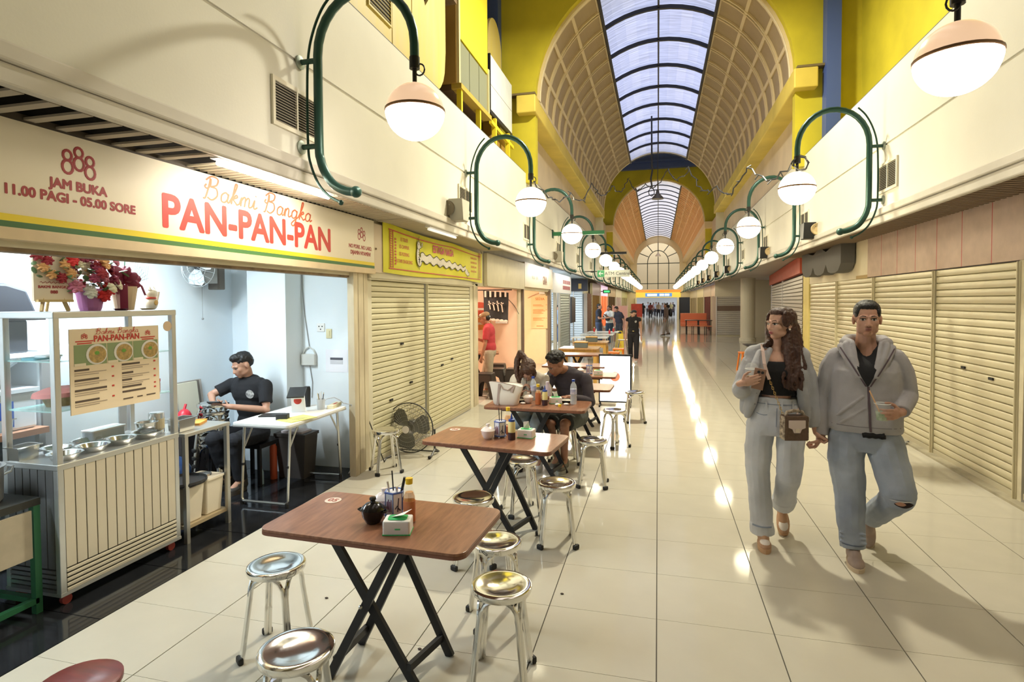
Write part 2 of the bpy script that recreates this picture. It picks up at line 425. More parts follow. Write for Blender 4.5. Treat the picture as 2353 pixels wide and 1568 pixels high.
def skymat(name, col, dirt):
    m = bpy.data.materials.new(name); m.use_nodes = True; t = m.node_tree
    for n in list(t.nodes): t.nodes.remove(n)
    out = t.nodes.new('ShaderNodeOutputMaterial'); tr = t.nodes.new('ShaderNodeBsdfTranslucent')
    g = t.nodes.new('ShaderNodeBsdfGlossy'); g.inputs['Roughness'].default_value = .25
    fr = t.nodes.new('ShaderNodeMixShader'); fr.inputs[0].default_value = .12
    tc = t.nodes.new('ShaderNodeTexCoord'); mp = t.nodes.new('ShaderNodeMapping'); mp.inputs['Scale'].default_value = (.6, 9, .6)
    n = t.nodes.new('ShaderNodeTexNoise'); n.inputs['Scale'].default_value = 2.2; n.inputs['Detail'].default_value = 6
    cr = t.nodes.new('ShaderNodeValToRGB'); cr.color_ramp.elements[0].position = .35; cr.color_ramp.elements[1].position = .7
    cr.color_ramp.elements[0].color = tuple(c*dirt for c in col)+(1,); cr.color_ramp.elements[1].color = (*col, 1)
    L = t.links.new
    L(tc.outputs['Object'], mp.inputs[0]); L(mp.outputs[0], n.inputs['Vector']); L(n.outputs[0], cr.inputs[0]); L(cr.outputs[0], tr.inputs[0])
    L(tr.outputs[0], fr.inputs[1]); L(g.outputs[0], fr.inputs[2]); L(fr.outputs[0], out.inputs[0]); return m
vault(11.2, 25.0, 9, (.36, .27, .15), (.64, .52, .31), skymat('polycarbonate', (.80, .80, .92), .6), 4, 18, 0, 0)
vault(30.7, 56.9, 20, (.80, .46, .19), (.92, .64, .34), skymat('polycarbonate_lamp_tint', (1.0, .88, .74), .85), 5, 44, 1, 1)  # warm lamplight is put into the orange panel, rib and pane colours
def gable(name, y, th, x0, x1, z0, z1, m, R_=VR+.02, zc=VZ):
    """wall with an arched opening open down to z0"""
    N = 24; mb = MB(); v = []
    ar = [(R_*cos(R(180-180*i/N)), zc+R_*sin(R(180*i/N))) for i in range(N+1)]
    for yy in (y, y+th):
        for x, z in ar: v += [(x, yy, z), (x if abs(x) < R_-1e-6 else x, yy, z1)]
    n2 = 2*(N+1); fs = []
    for i in range(N):
        fs += [(2*i, 2*i+1, 2*i+3, 2*i+2), (n2+2*i, n2+2*i+2, n2+2*i+3, n2+2*i+1), (2*i, 2*i+2, n2+2*i+2, n2+2*i)]
    mb.add(v, fs)
    mb.box(x0, -R_, y, y+th, z0, z1); mb.box(R_, x1, y, y+th, z0, z1)
    return struct(name, mb, m)
gable('wall_front', 11.0, .2, -5.5, 3.35, 4.1, 9.2, YELLOW)
gable('wall_middle', 30.5, .2, -4.2, 4.2, 4.1, 8.75, YELLOW)
gable('wall_middle', 25.0, .15, -4.2, 4.2, 4.1, 9.2, CREAM2)
# upper side walls behind the fascia, springing beams
PK = mat('upper_wall', (.72, .60, .44), .7, noise=.2, nscale=1.2)
structs('wall_right', [(2.62, 2.8, 11.2, YE, 2.95, 5.72)], PK)
structs('wall_left', [(-2.8, -2.64, 11.2, YE, 2.95, 5.72)], PK)
BEAMY = mat('beam_yellow', (.72, .56, .10), .6, noise=.25, nscale=1.5)
for x0, x1, y0 in ((-2.66, -2.28, 10.8), (2.26, 2.64, 10.8)):
    struct('trim_12', MB().box(x0, x1, y0, 25.4, 5.40, 5.74), BEAMY, bevel=.02)
    struct('trim_13', MB().box(x0, x1, 30.2, 56.9, 5.40, 5.74), mat('beam_warm', (.78, .62, .36), .6), bevel=.02)
struct('trim_14', MB().box(-3.2, 3.2, 30.2, 30.5, 8.55, 9.42).box(-3.2, 3.2, 30.1, 30.2, 8.85, 8.95), BLUE)
structs('ceiling', [(-5.5, 5.5, 25.0, 29.2, 10.2, 10.3), (-5.5, 5.5, 29.2, 30.7, 10.2, 10.3), (-4.2, -4.1, 25, 30.7, 4.1, 10.2), (4.1, 4.2, 25, 30.7, 4.1, 10.2), (-4.2, 4.2, 25.0, 25.1, 9.2, 10.2)], CREAM2)
struct('window_1', MB().box(-2.2, 2.2, 30.45, 30.5, 9.42, 10.0), skymat('clerestory_glass', (.95, .95, .95), .9))
struct('trim_15', MB().box(-.03, .03, 30.4, 30.46, 9.42, 10.0).box(-4.2, 4.2, 30.4, 30.55, 10.0, 10.2).box(-4.2, -2.2, 30.4, 30.55, 9.1, 10.0).box(2.2, 4.2, 30.4, 30.55, 9.1, 10.0), CREAM2)
# near zone: upper yellow wall on the right, blue column, roof above
structs('wall_right', [(3.35, 3.5, -6, 11.2, 2.95, 9.2), (2.64, 3.35, -6, 11.2, 4.18, 4.26)], YELLOW)
structs('wall_left', [(-5.6, -5.45, -6, 11.2, 4.1, 9.2), (-5.45, -2.68, -6, 11.2, 4.1, 4.22)], mat('gallery_back', (.30, .21, .06), .8, noise=.4, nscale=2))
structs('ceiling', [(-5.6, 3.5, -6, 11.2, 9.0, 9.1)], mat('roof_underside', (.42, .38, .26), .7))
struct('trim_16', MB().box(2.75, 2.97, 10.75, 11.0, 4.2, 9.0), BLUE)
struct('trim_17', MB().box(-3.22, -3.0, 10.75, 11.0, 4.2, 9.0), BLUE)
struct('trim_18', MB().box(2.32, 2.76, 10.85, 11.0, 5.76, 5.80).box(-2.9, -2.3, 10.85, 11.0, 5.76, 5.80), mat('stained_edge', (.16, .12, .05), .8))
structs('wall_back', [(-8, 6, -6.2, -6, 0, 9.2)], CREAM)
# upper vault roof sides (close the roof against the sky)
structs('ceiling', [(-6, -VR-.02, 11.2, 25, 5.74, 5.8), (VR+.02, 6, 11.2, 25, 5.74, 5.8), (-6, -VR-.02, 30.7, 57, 5.74, 5.8), (VR+.02, 6, 30.7, 57, 5.74, 5.8)], CREAM2)
# ---- end wall with the arched window and the bright hall behind
WE = mat('end_wall', (.82, .70, .44), .6)
gable('wall_end', 56.95, .3, -4, 4, 2.9, 8.3, WE, R_=2.0, zc=5.4)
structs('wall_end', [(-4, -2.0, 56.95, 57.25, 2.1, 2.9), (2.0, 4, 56.95, 57.25, 2.1, 2.9), (-4, -2.15, 56.95, 57.25, 0, 2.1)], WE)
win = thing('arched_window', 'tall arched window with dark glazing bars in the end wall', 'window', (0, 57.1, 2.9))
fm = mat('window_bar', (.03, .05, .04), .5)
def wbar(a, b): obj('glazing_bar', MB().bar((a[0], 0, a[1]), (b[0], 0, b[1]), .07, .07, (0, 1, 0)), fm, win)
for x in (-1.0, 0, 1.0): wbar((x, 0), (x, 2.5 if x else 4.5))
for z in (.55, 2.5): wbar((-2, z), (2, z))
obj('glazing_bar', MB().tube([(1.0*cos(R(a)), 0, 2.5+1.25*sin(R(a))) for a in range(0, 181, 12)], .04, 6), fm, win)
for a in (30, 60, 120, 150): wbar((1.05*cos(R(a)), 2.5+1.3*sin(R(a))), (2*cos(R(a)), 2.5+2*sin(R(a))))
obj('pane', MB().box(-2, 2, .02, .03, 0, 4.6), mat('window_glass', (.9, .9, .86), .05, trans=1, ior=1.02), win)
structs('wall_end', [(-6, 6, 62, 62.2, 2.9, 9), (-6, 6, 57.3, 62, 9, 9.1), (-6, 6, 57.3, 62, 2.75, 2.85), (-6, -5.9, 57.3, 62, 2.8, 9), (5.9, 6, 57.3, 62, 2.8, 9)], mat('hall_upper', (.80, .74, .60), .7))
for x in (-1.2, 1.2): area('hall_light', (x, 59.5, 8.8), 1, 3, 40, (1, .9, .75))
bnd = thing('entrance_sign', 'yellow and orange sign band across the far entrance', 'sign', (0, 56.9, 2.1))
obj('band', MB().box(-2.1, 2.1, -.02, .02, 0, .62), mat('band_yellow', (.80, .58, .08), .5, emit=.25), bnd)
obj('stripe', MB().box(-2.1, 2.1, -.03, 0, .5, .74), mat('band_orange', (.85, .25, .03), .5, emit=.3), bnd)
obj('panel', MB().box(-1.2, 1.3, -.04, 0, .08, .42), mat('band_blue', (.08, .22, .55), .5, emit=.45), bnd)
for x0, x1 in ((-1.0, -.1), (.15, .55), (.62, 1.05)): obj('letter_row', MB().box(x0, x1, -.05, -.04, .16, .34), mat('sign_white', (.9, .9, .9), .5, emit=1), bnd)
structs('wall_hall', [(-9, 9, 74.8, 75, 0, 3), (-9, -8.9, 57.3, 75, 0, 3), (8.9, 9, 57.3, 75, 0, 3), (-9, 9, 57.3, 75, 2.75, 2.8)], mat('hall_wall', (.82, .84, .86), .6))
for x, y in ((-2.5, 61), (2.5, 61), (-2.5, 66), (2.5, 66), (-2.5, 71), (2.5, 71)): area('hall_light', (x, y, 2.7), 1.2, 3, 28, (.92, .96, 1))
struct('trim_19', MB().box(1.75, 1.95, 56.6, 56.95, 0, 2.1).box(-2.15, -2.0, 56.6, 56.95, 0, 2.1), mat('white_post', (.85, .82, .7), .5))
structs('wall_end', [(1.95, 4, 56.9, 57.2, 0, 2.1)], mat('navy_wall', (.04, .05, .08), .5))
# ================================================================ LAMPS
def make_lamp(label):
    t = thing('globe_lamp', label, 'lamp', (FL, LY0, 0), 0, 'globe lamps along the arcade')
    # pole: hook below, straight, half round arch above, drop end  (local x out from the fascia)
    px, gx = .15, .90; cx = (px+gx)/2; r = (gx-px)/2
    path = [(px+.28+.0, 0, 2.545), (px+.20, 0, 2.56), (px+.11, 0, 2.61), (px+.045, 0, 2.70), (px+.012, 0, 2.79), (px, 0, 2.90), (px, 0, 3.50)]
    path += [(cx-r*cos(R(a)), 0, 3.53+r*1.12*sin(R(a))) for a in range(0, 181, 12)]
    path += [(gx, 0, 3.42)]
    path = smooth_path(path[:7], 4)+path[7:]
    obj('arched_pole', MB().tube(path, .032, 10), GREEN, t, smooth=True)
    obj('finial', MB().ell((px+.29, 0, 2.545), .042, n=12, m=8), GREEN, t, smooth=True)
    rod = [(.27, 0, 3.95), (.19, 0, 3.86), (.12, 0, 3.72), (.075, 0, 3.55), (.06, 0, 3.3), (.06, 0, 2.9), (.08, 0, 2.76), (.14, 0, 2.62), (.22, 0, 2.53), (.32, 0, 2.475)]
    obj('slim_rod', MB().tube(smooth_path(rod), .010, 6).ell((.32, 0, 2.475), .02, n=8, m=6), GREEN, t, smooth=True)
    for z in (3.50, 2.89):
        b = obj('bracket', MB().tube([(.01, 0, z), (px, 0, z)], .02, 8), GREEN, t, smooth=True)
        obj('wall_plate', MB().lathe([(.05, 0), (.05, .012), (.03, .02), (.02, .02)], (0, 0, z), 14, 'x'), mat('plate_metal', (.35, .40, .34), .5, .5), b, smooth=True)
    obj('drop_stem', MB().tube([(gx, 0, 3.44), (gx, 0, 3.36)], .036, 10).tube([(gx, 0, 3.38), (gx, 0, 3.26)], .016, 8), mat('dark_metal', (.03, .03, .03), .4, .6), t, smooth=True)
    obj('cable_loop', MB().tube([(gx+.03+.035*cos(R(a)), .02, 3.36+.04*sin(R(a))) for a in range(0, 360, 30)], .006, 5, closed=True), BLACK, t)
    rg = .202
    prof = lambda a0, a1: [(rg*cos(R(a)), rg*.96*sin(R(a))) for a in range(a0, a1+1, 6)]
    obj('globe_lower_half', MB().lathe([(0.0001 if i == 0 else p[0], p[1]) for i, p in enumerate(prof(-90, 0))], (gx, 0, 3.07), 28), mat('lit_glass_near', (.95, .93, .90), .3, emit=LAMP, ecol=(1, .90, .77)), t, smooth=True)
    obj('globe_upper_half', MB().lathe([(p[0]*.985 if i < 15 else .0001, p[1]) for i, p in enumerate(prof(6, 90))], (gx, 0, 3.066), 28), mat('shaded_glass', (.78, .58, .42), .2, emit=.30, ecol=(1, .66, .42)), t, smooth=True)
    obj('equator_band', MB().lathe([(rg*1.004, -.006), (rg*1.022, -.002), (rg*1.022, .012), (rg*.98, .016)], (gx, 0, 3.07), 28), mat('band_bronze', (.22, .12, .06), .4, .5), t, smooth=True)
    return t
ORD = ['first', 'second', 'third', 'fourth', 'fifth', 'sixth', 'seventh', 'eighth', 'ninth', 'tenth', 'eleventh', 'twelfth', 'thirteenth', 'fourteenth', 'fifteenth']
lamp0 = make_lamp('nearest globe lamp on a green arch, left fascia above the red lettered shop sign')
LIT2 = mat('lit_upper_glass', (.95, .90, .78), .25, emit=LAMP*.62, ecol=(1, .88, .58))
def whiten(c):
    for ch in kids(c):
        if ch.name.startswith('globe_upper_half'):
            ch.data = UPW
        if ch.name.startswith('globe_lower_half'): ch.data = LOW
_u = [c for c in kids(lamp0) if c.name.startswith('globe_upper')][0]
_l = [c for c in kids(lamp0) if c.name.startswith('globe_lower')][0]; LOW = _l.data.copy(); LOW.materials.clear(); LOW.materials.append(mat('lit_glass', (.95, .93, .86), .3, emit=LAMP, ecol=LAMPC))
UPW = _u.data.copy(); UPW.materials.clear(); UPW.materials.append(LIT2)
for k in range(0, 15):
    if k:
        c = dup(lamp0, (FL, LY0+LS*k, 0), 0, '%s globe lamp from the camera along the left fascia, on a green arch' % ORD[k]); whiten(c)
    c = dup(lamp0, (FR, LY0-.02+LS*k, 0), pi, ('nearest globe lamp at the top right, only its shade and stem in view' if k == 0 else '%s globe lamp from the camera along the right fascia, on a green arch' % ORD[k]))
    if k: whiten(c)
for k in ():
    for X_, r_, l in ((FL, 0, 'left'), (FR, pi, 'right')): whiten(dup(lamp0, (X_, LY0+LS*k, 0), r_, '%s globe lamp on the %s fascia behind the photographer' % (['nearer', 'farther'][-k-1], l)))
hb0 = thing('high_bay_lamp', 'high bay lamp hung over the middle of the arcade above the frame', 'lamp', (.04, 8.4, 7.14))
obj('shade', MB().lathe([(.05, .30), (.10, .22), (.26, .0), (.25, .0), (.09, .20), (.0001, .22)], n=24), GREYP, hb0, smooth=True); obj('cord', MB().tube([(0, 0, .3), (0, 0, 1.86)], .012, 6), BLACK, hb0)
# ---- fascia vents and loudspeakers
def make_vent(lab):
    t = thing('air_vent', lab, 'vent', (FL, 3.62, 3.13), 0, 'air vents in the fascia')
    obj('frame', MB().box(0, .02, -.27, .27, .135, .165).box(0, .02, -.27, .27, -.165, -.135).box(0, .02, -.27, -.245, -.135, .135).box(0, .02, .245, .27, -.135, .135).box(0, .018, -.008, .008, -.135, .135), mat('vent_frame', (.72, .68, .55), .5), t)
    obj('recess', MB().box(.001, .004, -.25, .25, -.14, .14), DARK, t)
    me = MB().bar((.01, -.245, 0), (.01, .245, 0), .012, .004, (.5, 0, .8)).mesh('louvre', mat('louvre_metal', (.42, .38, .30), .5))
    rep('louvre', me, t, [(0, 0, -.125+.0192*i) for i in range(14)])
    return t
v0 = make_vent('louvred vent beside the nearest left lamp arch')
for k in range(1, 9): dup(v0, (FL, 3.62+LS*k-.0, 3.13), 0, 'louvred vent behind the %s left lamp arch' % ORD[k])
for k in range(1, 9): dup(v0, (FR, 3.62+LS*k-.1, 3.13), pi, 'louvred vent behind the %s right lamp arch' % ORD[k])
def make_speaker(lab, body, cone):
    t = thing('loudspeaker', lab, 'speaker', (FL, 6.78, 2.90), 0, 'loudspeakers under the lamps')
    obj('cabinet', MB().plate([(-.10, -.13), (.10, -.13), (.15, .13), (-.15, .13)], 'x', .02, .20), body, t, bevel=.008)
    obj('bracket', MB().box(0, .05, -.02, .02, -.03, .03), BLACK, t)
    obj('horn', MB().lathe([(.10, 0), (.09, .02), (.05, .0), (.0001, -.01)], (0, -.135, .02), 18, 'y'), cone, t, smooth=True)
    return t
GSP = mat('grey_speaker', (.42, .40, .33), .6); SPC = mat('tan_cone', (.6, .46, .25), .5)
s0 = make_speaker('grey box loudspeaker on the left fascia by the second lamp arch', GSP, mat('dark_cone', (.2, .17, .12), .6))
dup(s0, (FL, 14.2, 2.88), 0, 'beige box loudspeaker on the left fascia by the fourth lamp arch')
s1 = make_speaker('black loudspeaker with tan horn beside the second right lamp arch', BPLAST, SPC)
s1.location = (FR, 10.25, 2.88); s1.rotation_euler = (0, 0, pi+.0)
for ch in kids(s1):
    if ch.name.startswith('horn'): ch.scale = (1, -1, 1)
for k, y in enumerate((14.3, 21.6, 25.4, 29.2, 33, 36.8)): dup(s1, (FR, y, 2.86), pi, 'black loudspeaker on the right fascia below the %s lamp arch' % ORD[k+3])
# ================================================================ ROLLING SHUTTERS
def slat_mesh(w, h, d, m, face):
    """one curved slat, length w along y, convex towards +x*face"""
    n = 6; pts = []
    for i in range(n+1):
        t = i/n; pts.append((face*d*sin(pi*t)**.7 if 0 < t < 1 else 0, h*t))
    pts = [(0, .0)]+[(face*d*q, h*w_) for q, w_ in ((-.6, .06), (.7, .10), (.95, .16), (1.0, .5), (.95, .86), (.7, .93), (-.6, .97))]+[(0, h)]
    mb = MB(); k = len(pts)
    mb.add([(x, 0, z) for x, z in pts]+[(x, w, z) for x, z in pts], [(i, i+1, k+i+1, k+i) for i in range(k-1)])
    return mb.mesh('slat', m, smooth=30)
def shutter(label, X, y0, y1, z0, z1, pitch, m, face, group=None, rotz=0, loc=None, post=True, pm=None, holes=()):
    t = thing('rolling_shutter', label, 'shutter', loc or (X, y0, 0), rotz, group)
    n = int((z1-z0)/pitch)+1
    me = slat_mesh(y1-y0, pitch, .010, m, face)
    rep('slat', me, t, [(0, 0, z0+i*pitch) for i in range(n)])
    obj('backing', MB().box(-.03*face-.01, -.03*face+.01, 0, y1-y0, z0, z1), DARK, t)
    obj('bottom_bar', MB().box(-.015, .025, 0, y1-y0, z0-.05, z0), mat('bar_metal', (.55, .5, .36), .5, .3), t)
    if post:
        w = .045
        obj('guide_post', MB().box(-.03, .03, -w, -.004, 0, z1+.02).box(.02*face, .045*face, -w+.012, -w+.03, 0, z1+.02), pm or m, t, bevel=.006)
    for hy, hz in holes:
        obj('slot_hole', MB().box(.018*face-.006, .018*face+.006, hy, hy+.07, hz, hz+.025), DARK, t)
    return t
SHR = mat('shutter_cream', (.66, .60, .41), .35, .25, noise=.12, nscale=2, stretch=(1, 1, .4))
SHL = mat('shutter_yellow_cream', (.68, .63, .41), .4, .15, noise=.10, nscale=2, stretch=(1, 1, .4))
shutter('cream rolling shutter at the right edge of the frame', XR, 3.9, 5.72, .10, 2.10, .0745, SHR, -1)
shutter('widest cream rolling shutter on the right, behind the walking man', XR, 5.85, 7.36, .07, 2.06, .0745, SHR, -1, holes=((.35, 1.0), (.85, 1.05)))
shutter('second cream rolling shutter along the right wall', XR, 7.41, 9.22, .07, 2.06, .0745, SHR, -1)
shutter('third cream rolling shutter along the right wall, between man and woman', XR, 9.27, 10.98, .07, 2.06, .0745, SHR, -1)
shutter('fourth cream rolling shutter along the right wall, next to the yellow pillar', XR, 11.02, 12.82, .07, 2.06, .0745, SHR, -1)
struct('trim_20', MB().box(XR-.02, XR+.25, 5.74, 5.83, 0, 2.1), mat('post_cream', (.72, .65, .46), .5, noise=.3, nscale=5))
struct('trim_21', MB().box(XR-.03, XR+.3, 12.84, 13.32, 0, 2.75), mat('pillar_yellow', (.80, .66, .22), .55, noise=.1))
structs('wall_right', [(XR+.06, XR+.3, -6, 12.9, 2.04, 2.95), (XR+.06, XR+.3, -6, 3.9, 0, 2.04)], CREAM2)
struct('baseboard_right', MB().box(XR-.10, XR+.3, -6, 12.84, 0, .022), mat('threshold', (.45, .40, .28), .6, noise=.4, nscale=6))
PB = mat('pink_board', (.60, .46, .38), .8, noise=.18, nscale=6, bump=.15, bscale=25)
pb = thing('pink_board_row', 'row of pale pink boards with red joint lines above the right shutters', 'sign board', (XR-.03, 3.0, 2.07))
for i in range(12):
    w = .54; obj('panel', MB().box(0, .08, i*w+.006, (i+1)*w-.006, .02, .66), PB, pb)
    obj('joint_line', MB().box(.0, .02, i*w-.006, i*w+.006, .02, .66), mat('joint_red', (.45, .06, .06), .6), pb)
cb = thing('blank_sign_board', 'cream sign board behind the grey wave sculpture', 'sign board', (XR-.02, 9.5, 2.08))
obj('board', MB().box(0, .08, 0, 3.8, 0, .66), mat('board_cream', (.78, .70, .52), .6, noise=.08), cb)
obj('stain', MB().box(-.002, 0, 0.0, .5, .0, .05), mat('stain_tan', (.45, .33, .16), .8), cb)
wv = thing('wave_letter', 'dark grey three pointed foam letter shape on the cream sign board', 'sign', (XR-.04, 10.0, 2.2))
zz = [(0, .47), (0, .14)]
n = 3; w = 2.5
for i in range(n):
    c = w*(i+.5)/n; zz += [(c-.28, .03), (c-.12, 0), (c+.12, 0), (c+.28, .03)]
    if i < n-1: zz += [(w*(i+1)/n, .16)]
zz += [(w, .14), (w, .47), (w-.28, .47), (w*2/3+.05, .39), (w*2/3-.05, .39), (w*.5+.1, .47), (w*.5-.2, .44), (w/3, .38), (.3, .47)]
obj('letter', MB().plate(zz, 'x', -.20, 0), mat('grey_foam', (.12, .115, .11), .8), wv)
# oblique shop corner with red board
ob = thing('red_board_shop', 'grey rolling shutters under a red board, beyond the yellow pillar', 'shop front', (XR, 13.4, 0), -.117)
OL = 10.7
gs = slat_mesh(5.2, .09, .02, mat('shutter_grey', (.52, .48, .43), .45, .2), -1)
rep('slat', gs, ob, [(0, .05+5.3*k, .05+.09*i) for k in range(2) for i in range(25)])
obj('backing', MB().box(.02, .04, 0, OL, 0, 2.4), DARK, ob)
obj('guide_post', MB().box(-.03, .03, 5.22, 5.34, 0, 2.36), mat('post_grey', (.7, .7, .7), .4), ob)
obj('red_board', MB().box(-.08, .03, 0, OL, 2.34, 2.70), mat('faded_red', (.62, .13, .08), .6, noise=.2), ob)
# recess on the right
structs('ceiling', [(FR, 8, 12.9, YE, 2.72, 2.80)], mat('recess_ceiling', (.50, .44, .35), .8, noise=.15, nscale=1))
structs('wall_right', [(4.35, 6.5, 24.05, 24.3, 0, 2.72), (4.1, 5.2, 29.2, 29.4, 0, 2.72), (2.75, 4.5, 30.0, 30.2, 1.95, 2.72), (6.4, 6.5, 12.9, 30, 0, 2.72)], mat('recess_wall', (.70, .64, .50), .7))
struct('trim_22', MB().lathe([(.34, 0), (.34, .12), (.30, .14), (.30, 2.72)], (3.78, 26.5, 0), 28), mat('column_cream', (.74, .68, .54), .6))
shutter('wide grey rolling shutter facing the camera beyond the round column', 0, 0, 1.25, .05, 1.95, .10, mat('shutter_grey', (.52, .48, .43), .45, .2), 1, rotz=-pi/2, loc=(2.85, 30.0, 0), pm=mat('post_grey', (.7, .7, .7), .4))
obj('brown_band', MB().box(.02, .03, 0, 1.25, 1.25, 1.5), mat('band_brown', (.18, .12, .09), .6), bpy.data.objects['rolling_shutter.005'])
def front(name, label, X, y0, y1, face, col, zt=2.05, sign=None, stripe=None, rough=.5, emit=0, nslat=0):
    t = thing('shop_front', label, 'shop front', (X, y0, 0)); L = y1-y0; f = face
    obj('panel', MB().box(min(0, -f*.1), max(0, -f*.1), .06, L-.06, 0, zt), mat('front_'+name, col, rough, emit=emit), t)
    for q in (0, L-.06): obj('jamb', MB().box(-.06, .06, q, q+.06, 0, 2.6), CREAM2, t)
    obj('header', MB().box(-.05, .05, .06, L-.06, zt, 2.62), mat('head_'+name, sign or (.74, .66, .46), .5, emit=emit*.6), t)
    if nslat:
        for i in range(nslat):
            obj('upright', MB().box(f*.0, f*.05, .1+i*(L-.2)/nslat, .16+i*(L-.2)/nslat, 0, zt), mat('up_'+name, stripe, .5), t)
    return t
for a in (('brown', 'shop front with pale sheets and brown band, far right past the grey shutter', 3.0, 30.3, 34.5, -1, (.48, .38, .30), 2.0, (.72, .58, .42), (.66, .60, .52), .5, 0, 8),
          ('maroon', 'dark brown shop front with a maroon strip on the far right', 3.0, 34.6, 40.0, -1, (.13, .07, .05), 2.0, (.70, .55, .36), (.25, .05, .05), .5, 0, 5),
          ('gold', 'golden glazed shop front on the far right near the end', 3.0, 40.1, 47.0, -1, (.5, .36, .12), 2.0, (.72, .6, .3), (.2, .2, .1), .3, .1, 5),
          ('ochre', 'pale ochre shop front beside the far right entrance', 3.0, 47.1, 56.8, -1, (.62, .50, .28), 2.0, (.7, .6, .4), (.3, .25, .15), .4, 0, 6),
          ('wood', 'wooden slatted shop shutter on the far left behind two men', XL, 26.2, 30.0, 1, (.55, .36, .13), 2.05, (.42, .30, .40), (.36, .22, .07), .5, 0, 7),
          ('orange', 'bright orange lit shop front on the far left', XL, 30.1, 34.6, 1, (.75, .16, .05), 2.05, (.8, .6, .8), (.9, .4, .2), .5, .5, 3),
          ('dark', 'dark brown shop front with upright bars on the far left', XL, 34.8, 41.0, 1, (.08, .05, .03), 2.05, (.62, .46, .25), (.22, .14, .07), .5, 0, 8),
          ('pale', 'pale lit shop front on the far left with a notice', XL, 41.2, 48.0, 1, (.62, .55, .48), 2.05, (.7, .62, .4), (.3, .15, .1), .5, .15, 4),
          ('last', 'greenish cream shop front beside the far left entrance', XL, 48.2, 56.8, 1, (.6, .56, .34), 2.05, (.65, .65, .3), (.45, .4, .2), .5, 0, 5)):
    front(*a)
br = thing('brick_pier', 'brown brick pier at the left corner past the white shutters', 'pier', (XL-.12, 24.5, 0))
bk = MB().box(0, .16, .01, .24, .004, .066).mesh('brick', mat('brick_brown', (.30, .16, .11), .8, noise=.3, nscale=9))
obj('mortar', MB().box(.0, .145, 0, 1.7, 0, 2.1), mat('mortar', (.4, .34, .28), .9), br)
rep('brick', bk, br, [(0, .24*i-.12*(j % 2)+.12, .07*j) for j in range(30) for i in range(6)])
# ---- left shutters of the dragon shop
shutter('left half of the cream rolling shutter under the dragon banner', XL-.02, 5.50, 6.98, .06, 2.05, .0605, SHL, 1, post=False, holes=((.45, .62), (1.0, .75), (.75, 1.25)))
shutter('right half of the cream rolling shutter under the dragon banner', XL-.02, 7.06, 8.84, .06, 2.05, .0605, SHL, 1, holes=((.5, .85), (.9, .9)))
shutter('narrow grey green shutter panel of the shop beyond the hanging signs', XL, 17.5, 19.5, .06, 2.0, .085, mat('shutter_greygreen', (.50, .56, .52), .4, .3), 1, pm=STEEL)
# side passage wall with pale blue shutters facing the camera
SHB = mat('shutter_blue_white', (.62, .70, .78), .4, .2)
shutter('pale blue white rolling shutter across the left side passage', 0, 0, .66, .06, 2.2, .10, SHB, 1, rotz=-pi/2, loc=(-4.22, 24.5, 0), pm=STEEL)
shutter('narrow pale blue shutter with vent slots right of the passage shutter', 0, 0, .36, .06, 2.2, .10, SHB, 1, rotz=-pi/2, loc=(-3.51, 24.5, 0), pm=STEEL)
shutter('pale blue shutter deep in the left side passage behind the glass', 0, 0, 2.2, .06, 2.2, .10, SHB, 1, rotz=-pi/2, loc=(-6.5, 24.4, 0), pm=STEEL)
structs('wall_passage', [(-8.5, -3.12, 24.55, 24.7, 0, 3), (-8.6, -8.5, 15.9, 24.6, 0, 3), (-8.5, -3, 15.8, 24.6, 2.75, 2.85)], mat('passage_wall', (.5, .56, .62), .7))
struct('trim_23', MB().box(-3.05, -2.95, 16.9, 17.0, 0, 2.1).box(-3.05, -2.95, 15.95, 16.05, 0, 2.1).box(-3.05, -2.95, 19.55, 19.65, 0, 2.1), STEEL)
tv = thing('wall_screen', 'thin dark screen on the passage shutter', 'screen', (-3.02, 20.2, 1.0))
obj('panel', MB().box(0, .05, 0, .9, 0, .9), BPLAST, tv); obj('bezel', MB().box(-.01, .0, 0, .9, -.02, .92), BLACK, tv)
bs_ = thing('dark_bulkhead', 'dark signboard with two yellow notices over the passage shutters', 'sign board', (-4.3, 24.35, 2.2))
obj('board', MB().box(0, 1.4, 0, .05, 0, .5), mat('bulkhead', (.05, .05, .07), .6), bs_)
for x in (.55, 1.0): obj('notice', MB().box(x, x+.13, -.01, 0, .1, .32), mat('notice_yellow', (.75, .5, .15), .6), bs_)
area('passage_light', (-4.2, 20, 2.7), 1.5, 4, 140, (.82, .92, 1))
# ================================================================ NOODLE SHOP ROOM
SW = mat('shop_white', (.82, .88, .92), .55)
structs('wall_shop_back', [(-4.75, -4.6, -1.2, 5.6, 0, 2.6)], SW)
structs('wall_shop_side', [(-4.75, XL-.12, 5.38, 5.5, 0, 2.6), (-4.17, -3.71, 5.1, 5.4, 0, 2.6)], SW)
structs('wall_shop_front', [(-4.75, XL-.1, -1.3, -1.2, 0, 2.6)], SW)
structs('ceiling', [(-4.75, -3.05, -1.3, 5.5, 2.5, 2.6)], SW)
def tube_light(name, lab, loc, L, axis, power, col, es=14, group=None, batten=True):
    t = thing(name, lab, 'light', loc, 0, group)
    d = (0, L/2, 0) if axis == 'y' else (L/2, 0, 0)
    obj('tube', MB().tube([(-d[0], -d[1], 0), d], .016, 8), mat('tube_'+name+str(es), (1, 1, 1), .3, emit=es, ecol=col), t, smooth=True)
    h = (.06, L+.06, .03) if axis == 'y' else (L+.06, .06, .03)
    obj('batten', MB().cbox((0, 0, .035), h), WPLAST, t)
    if power:
        area('tube_glow', (loc[0], loc[1], loc[2]-.03), L if axis == 'x' else .06, L if axis == 'y' else .06, power, col)
    return t
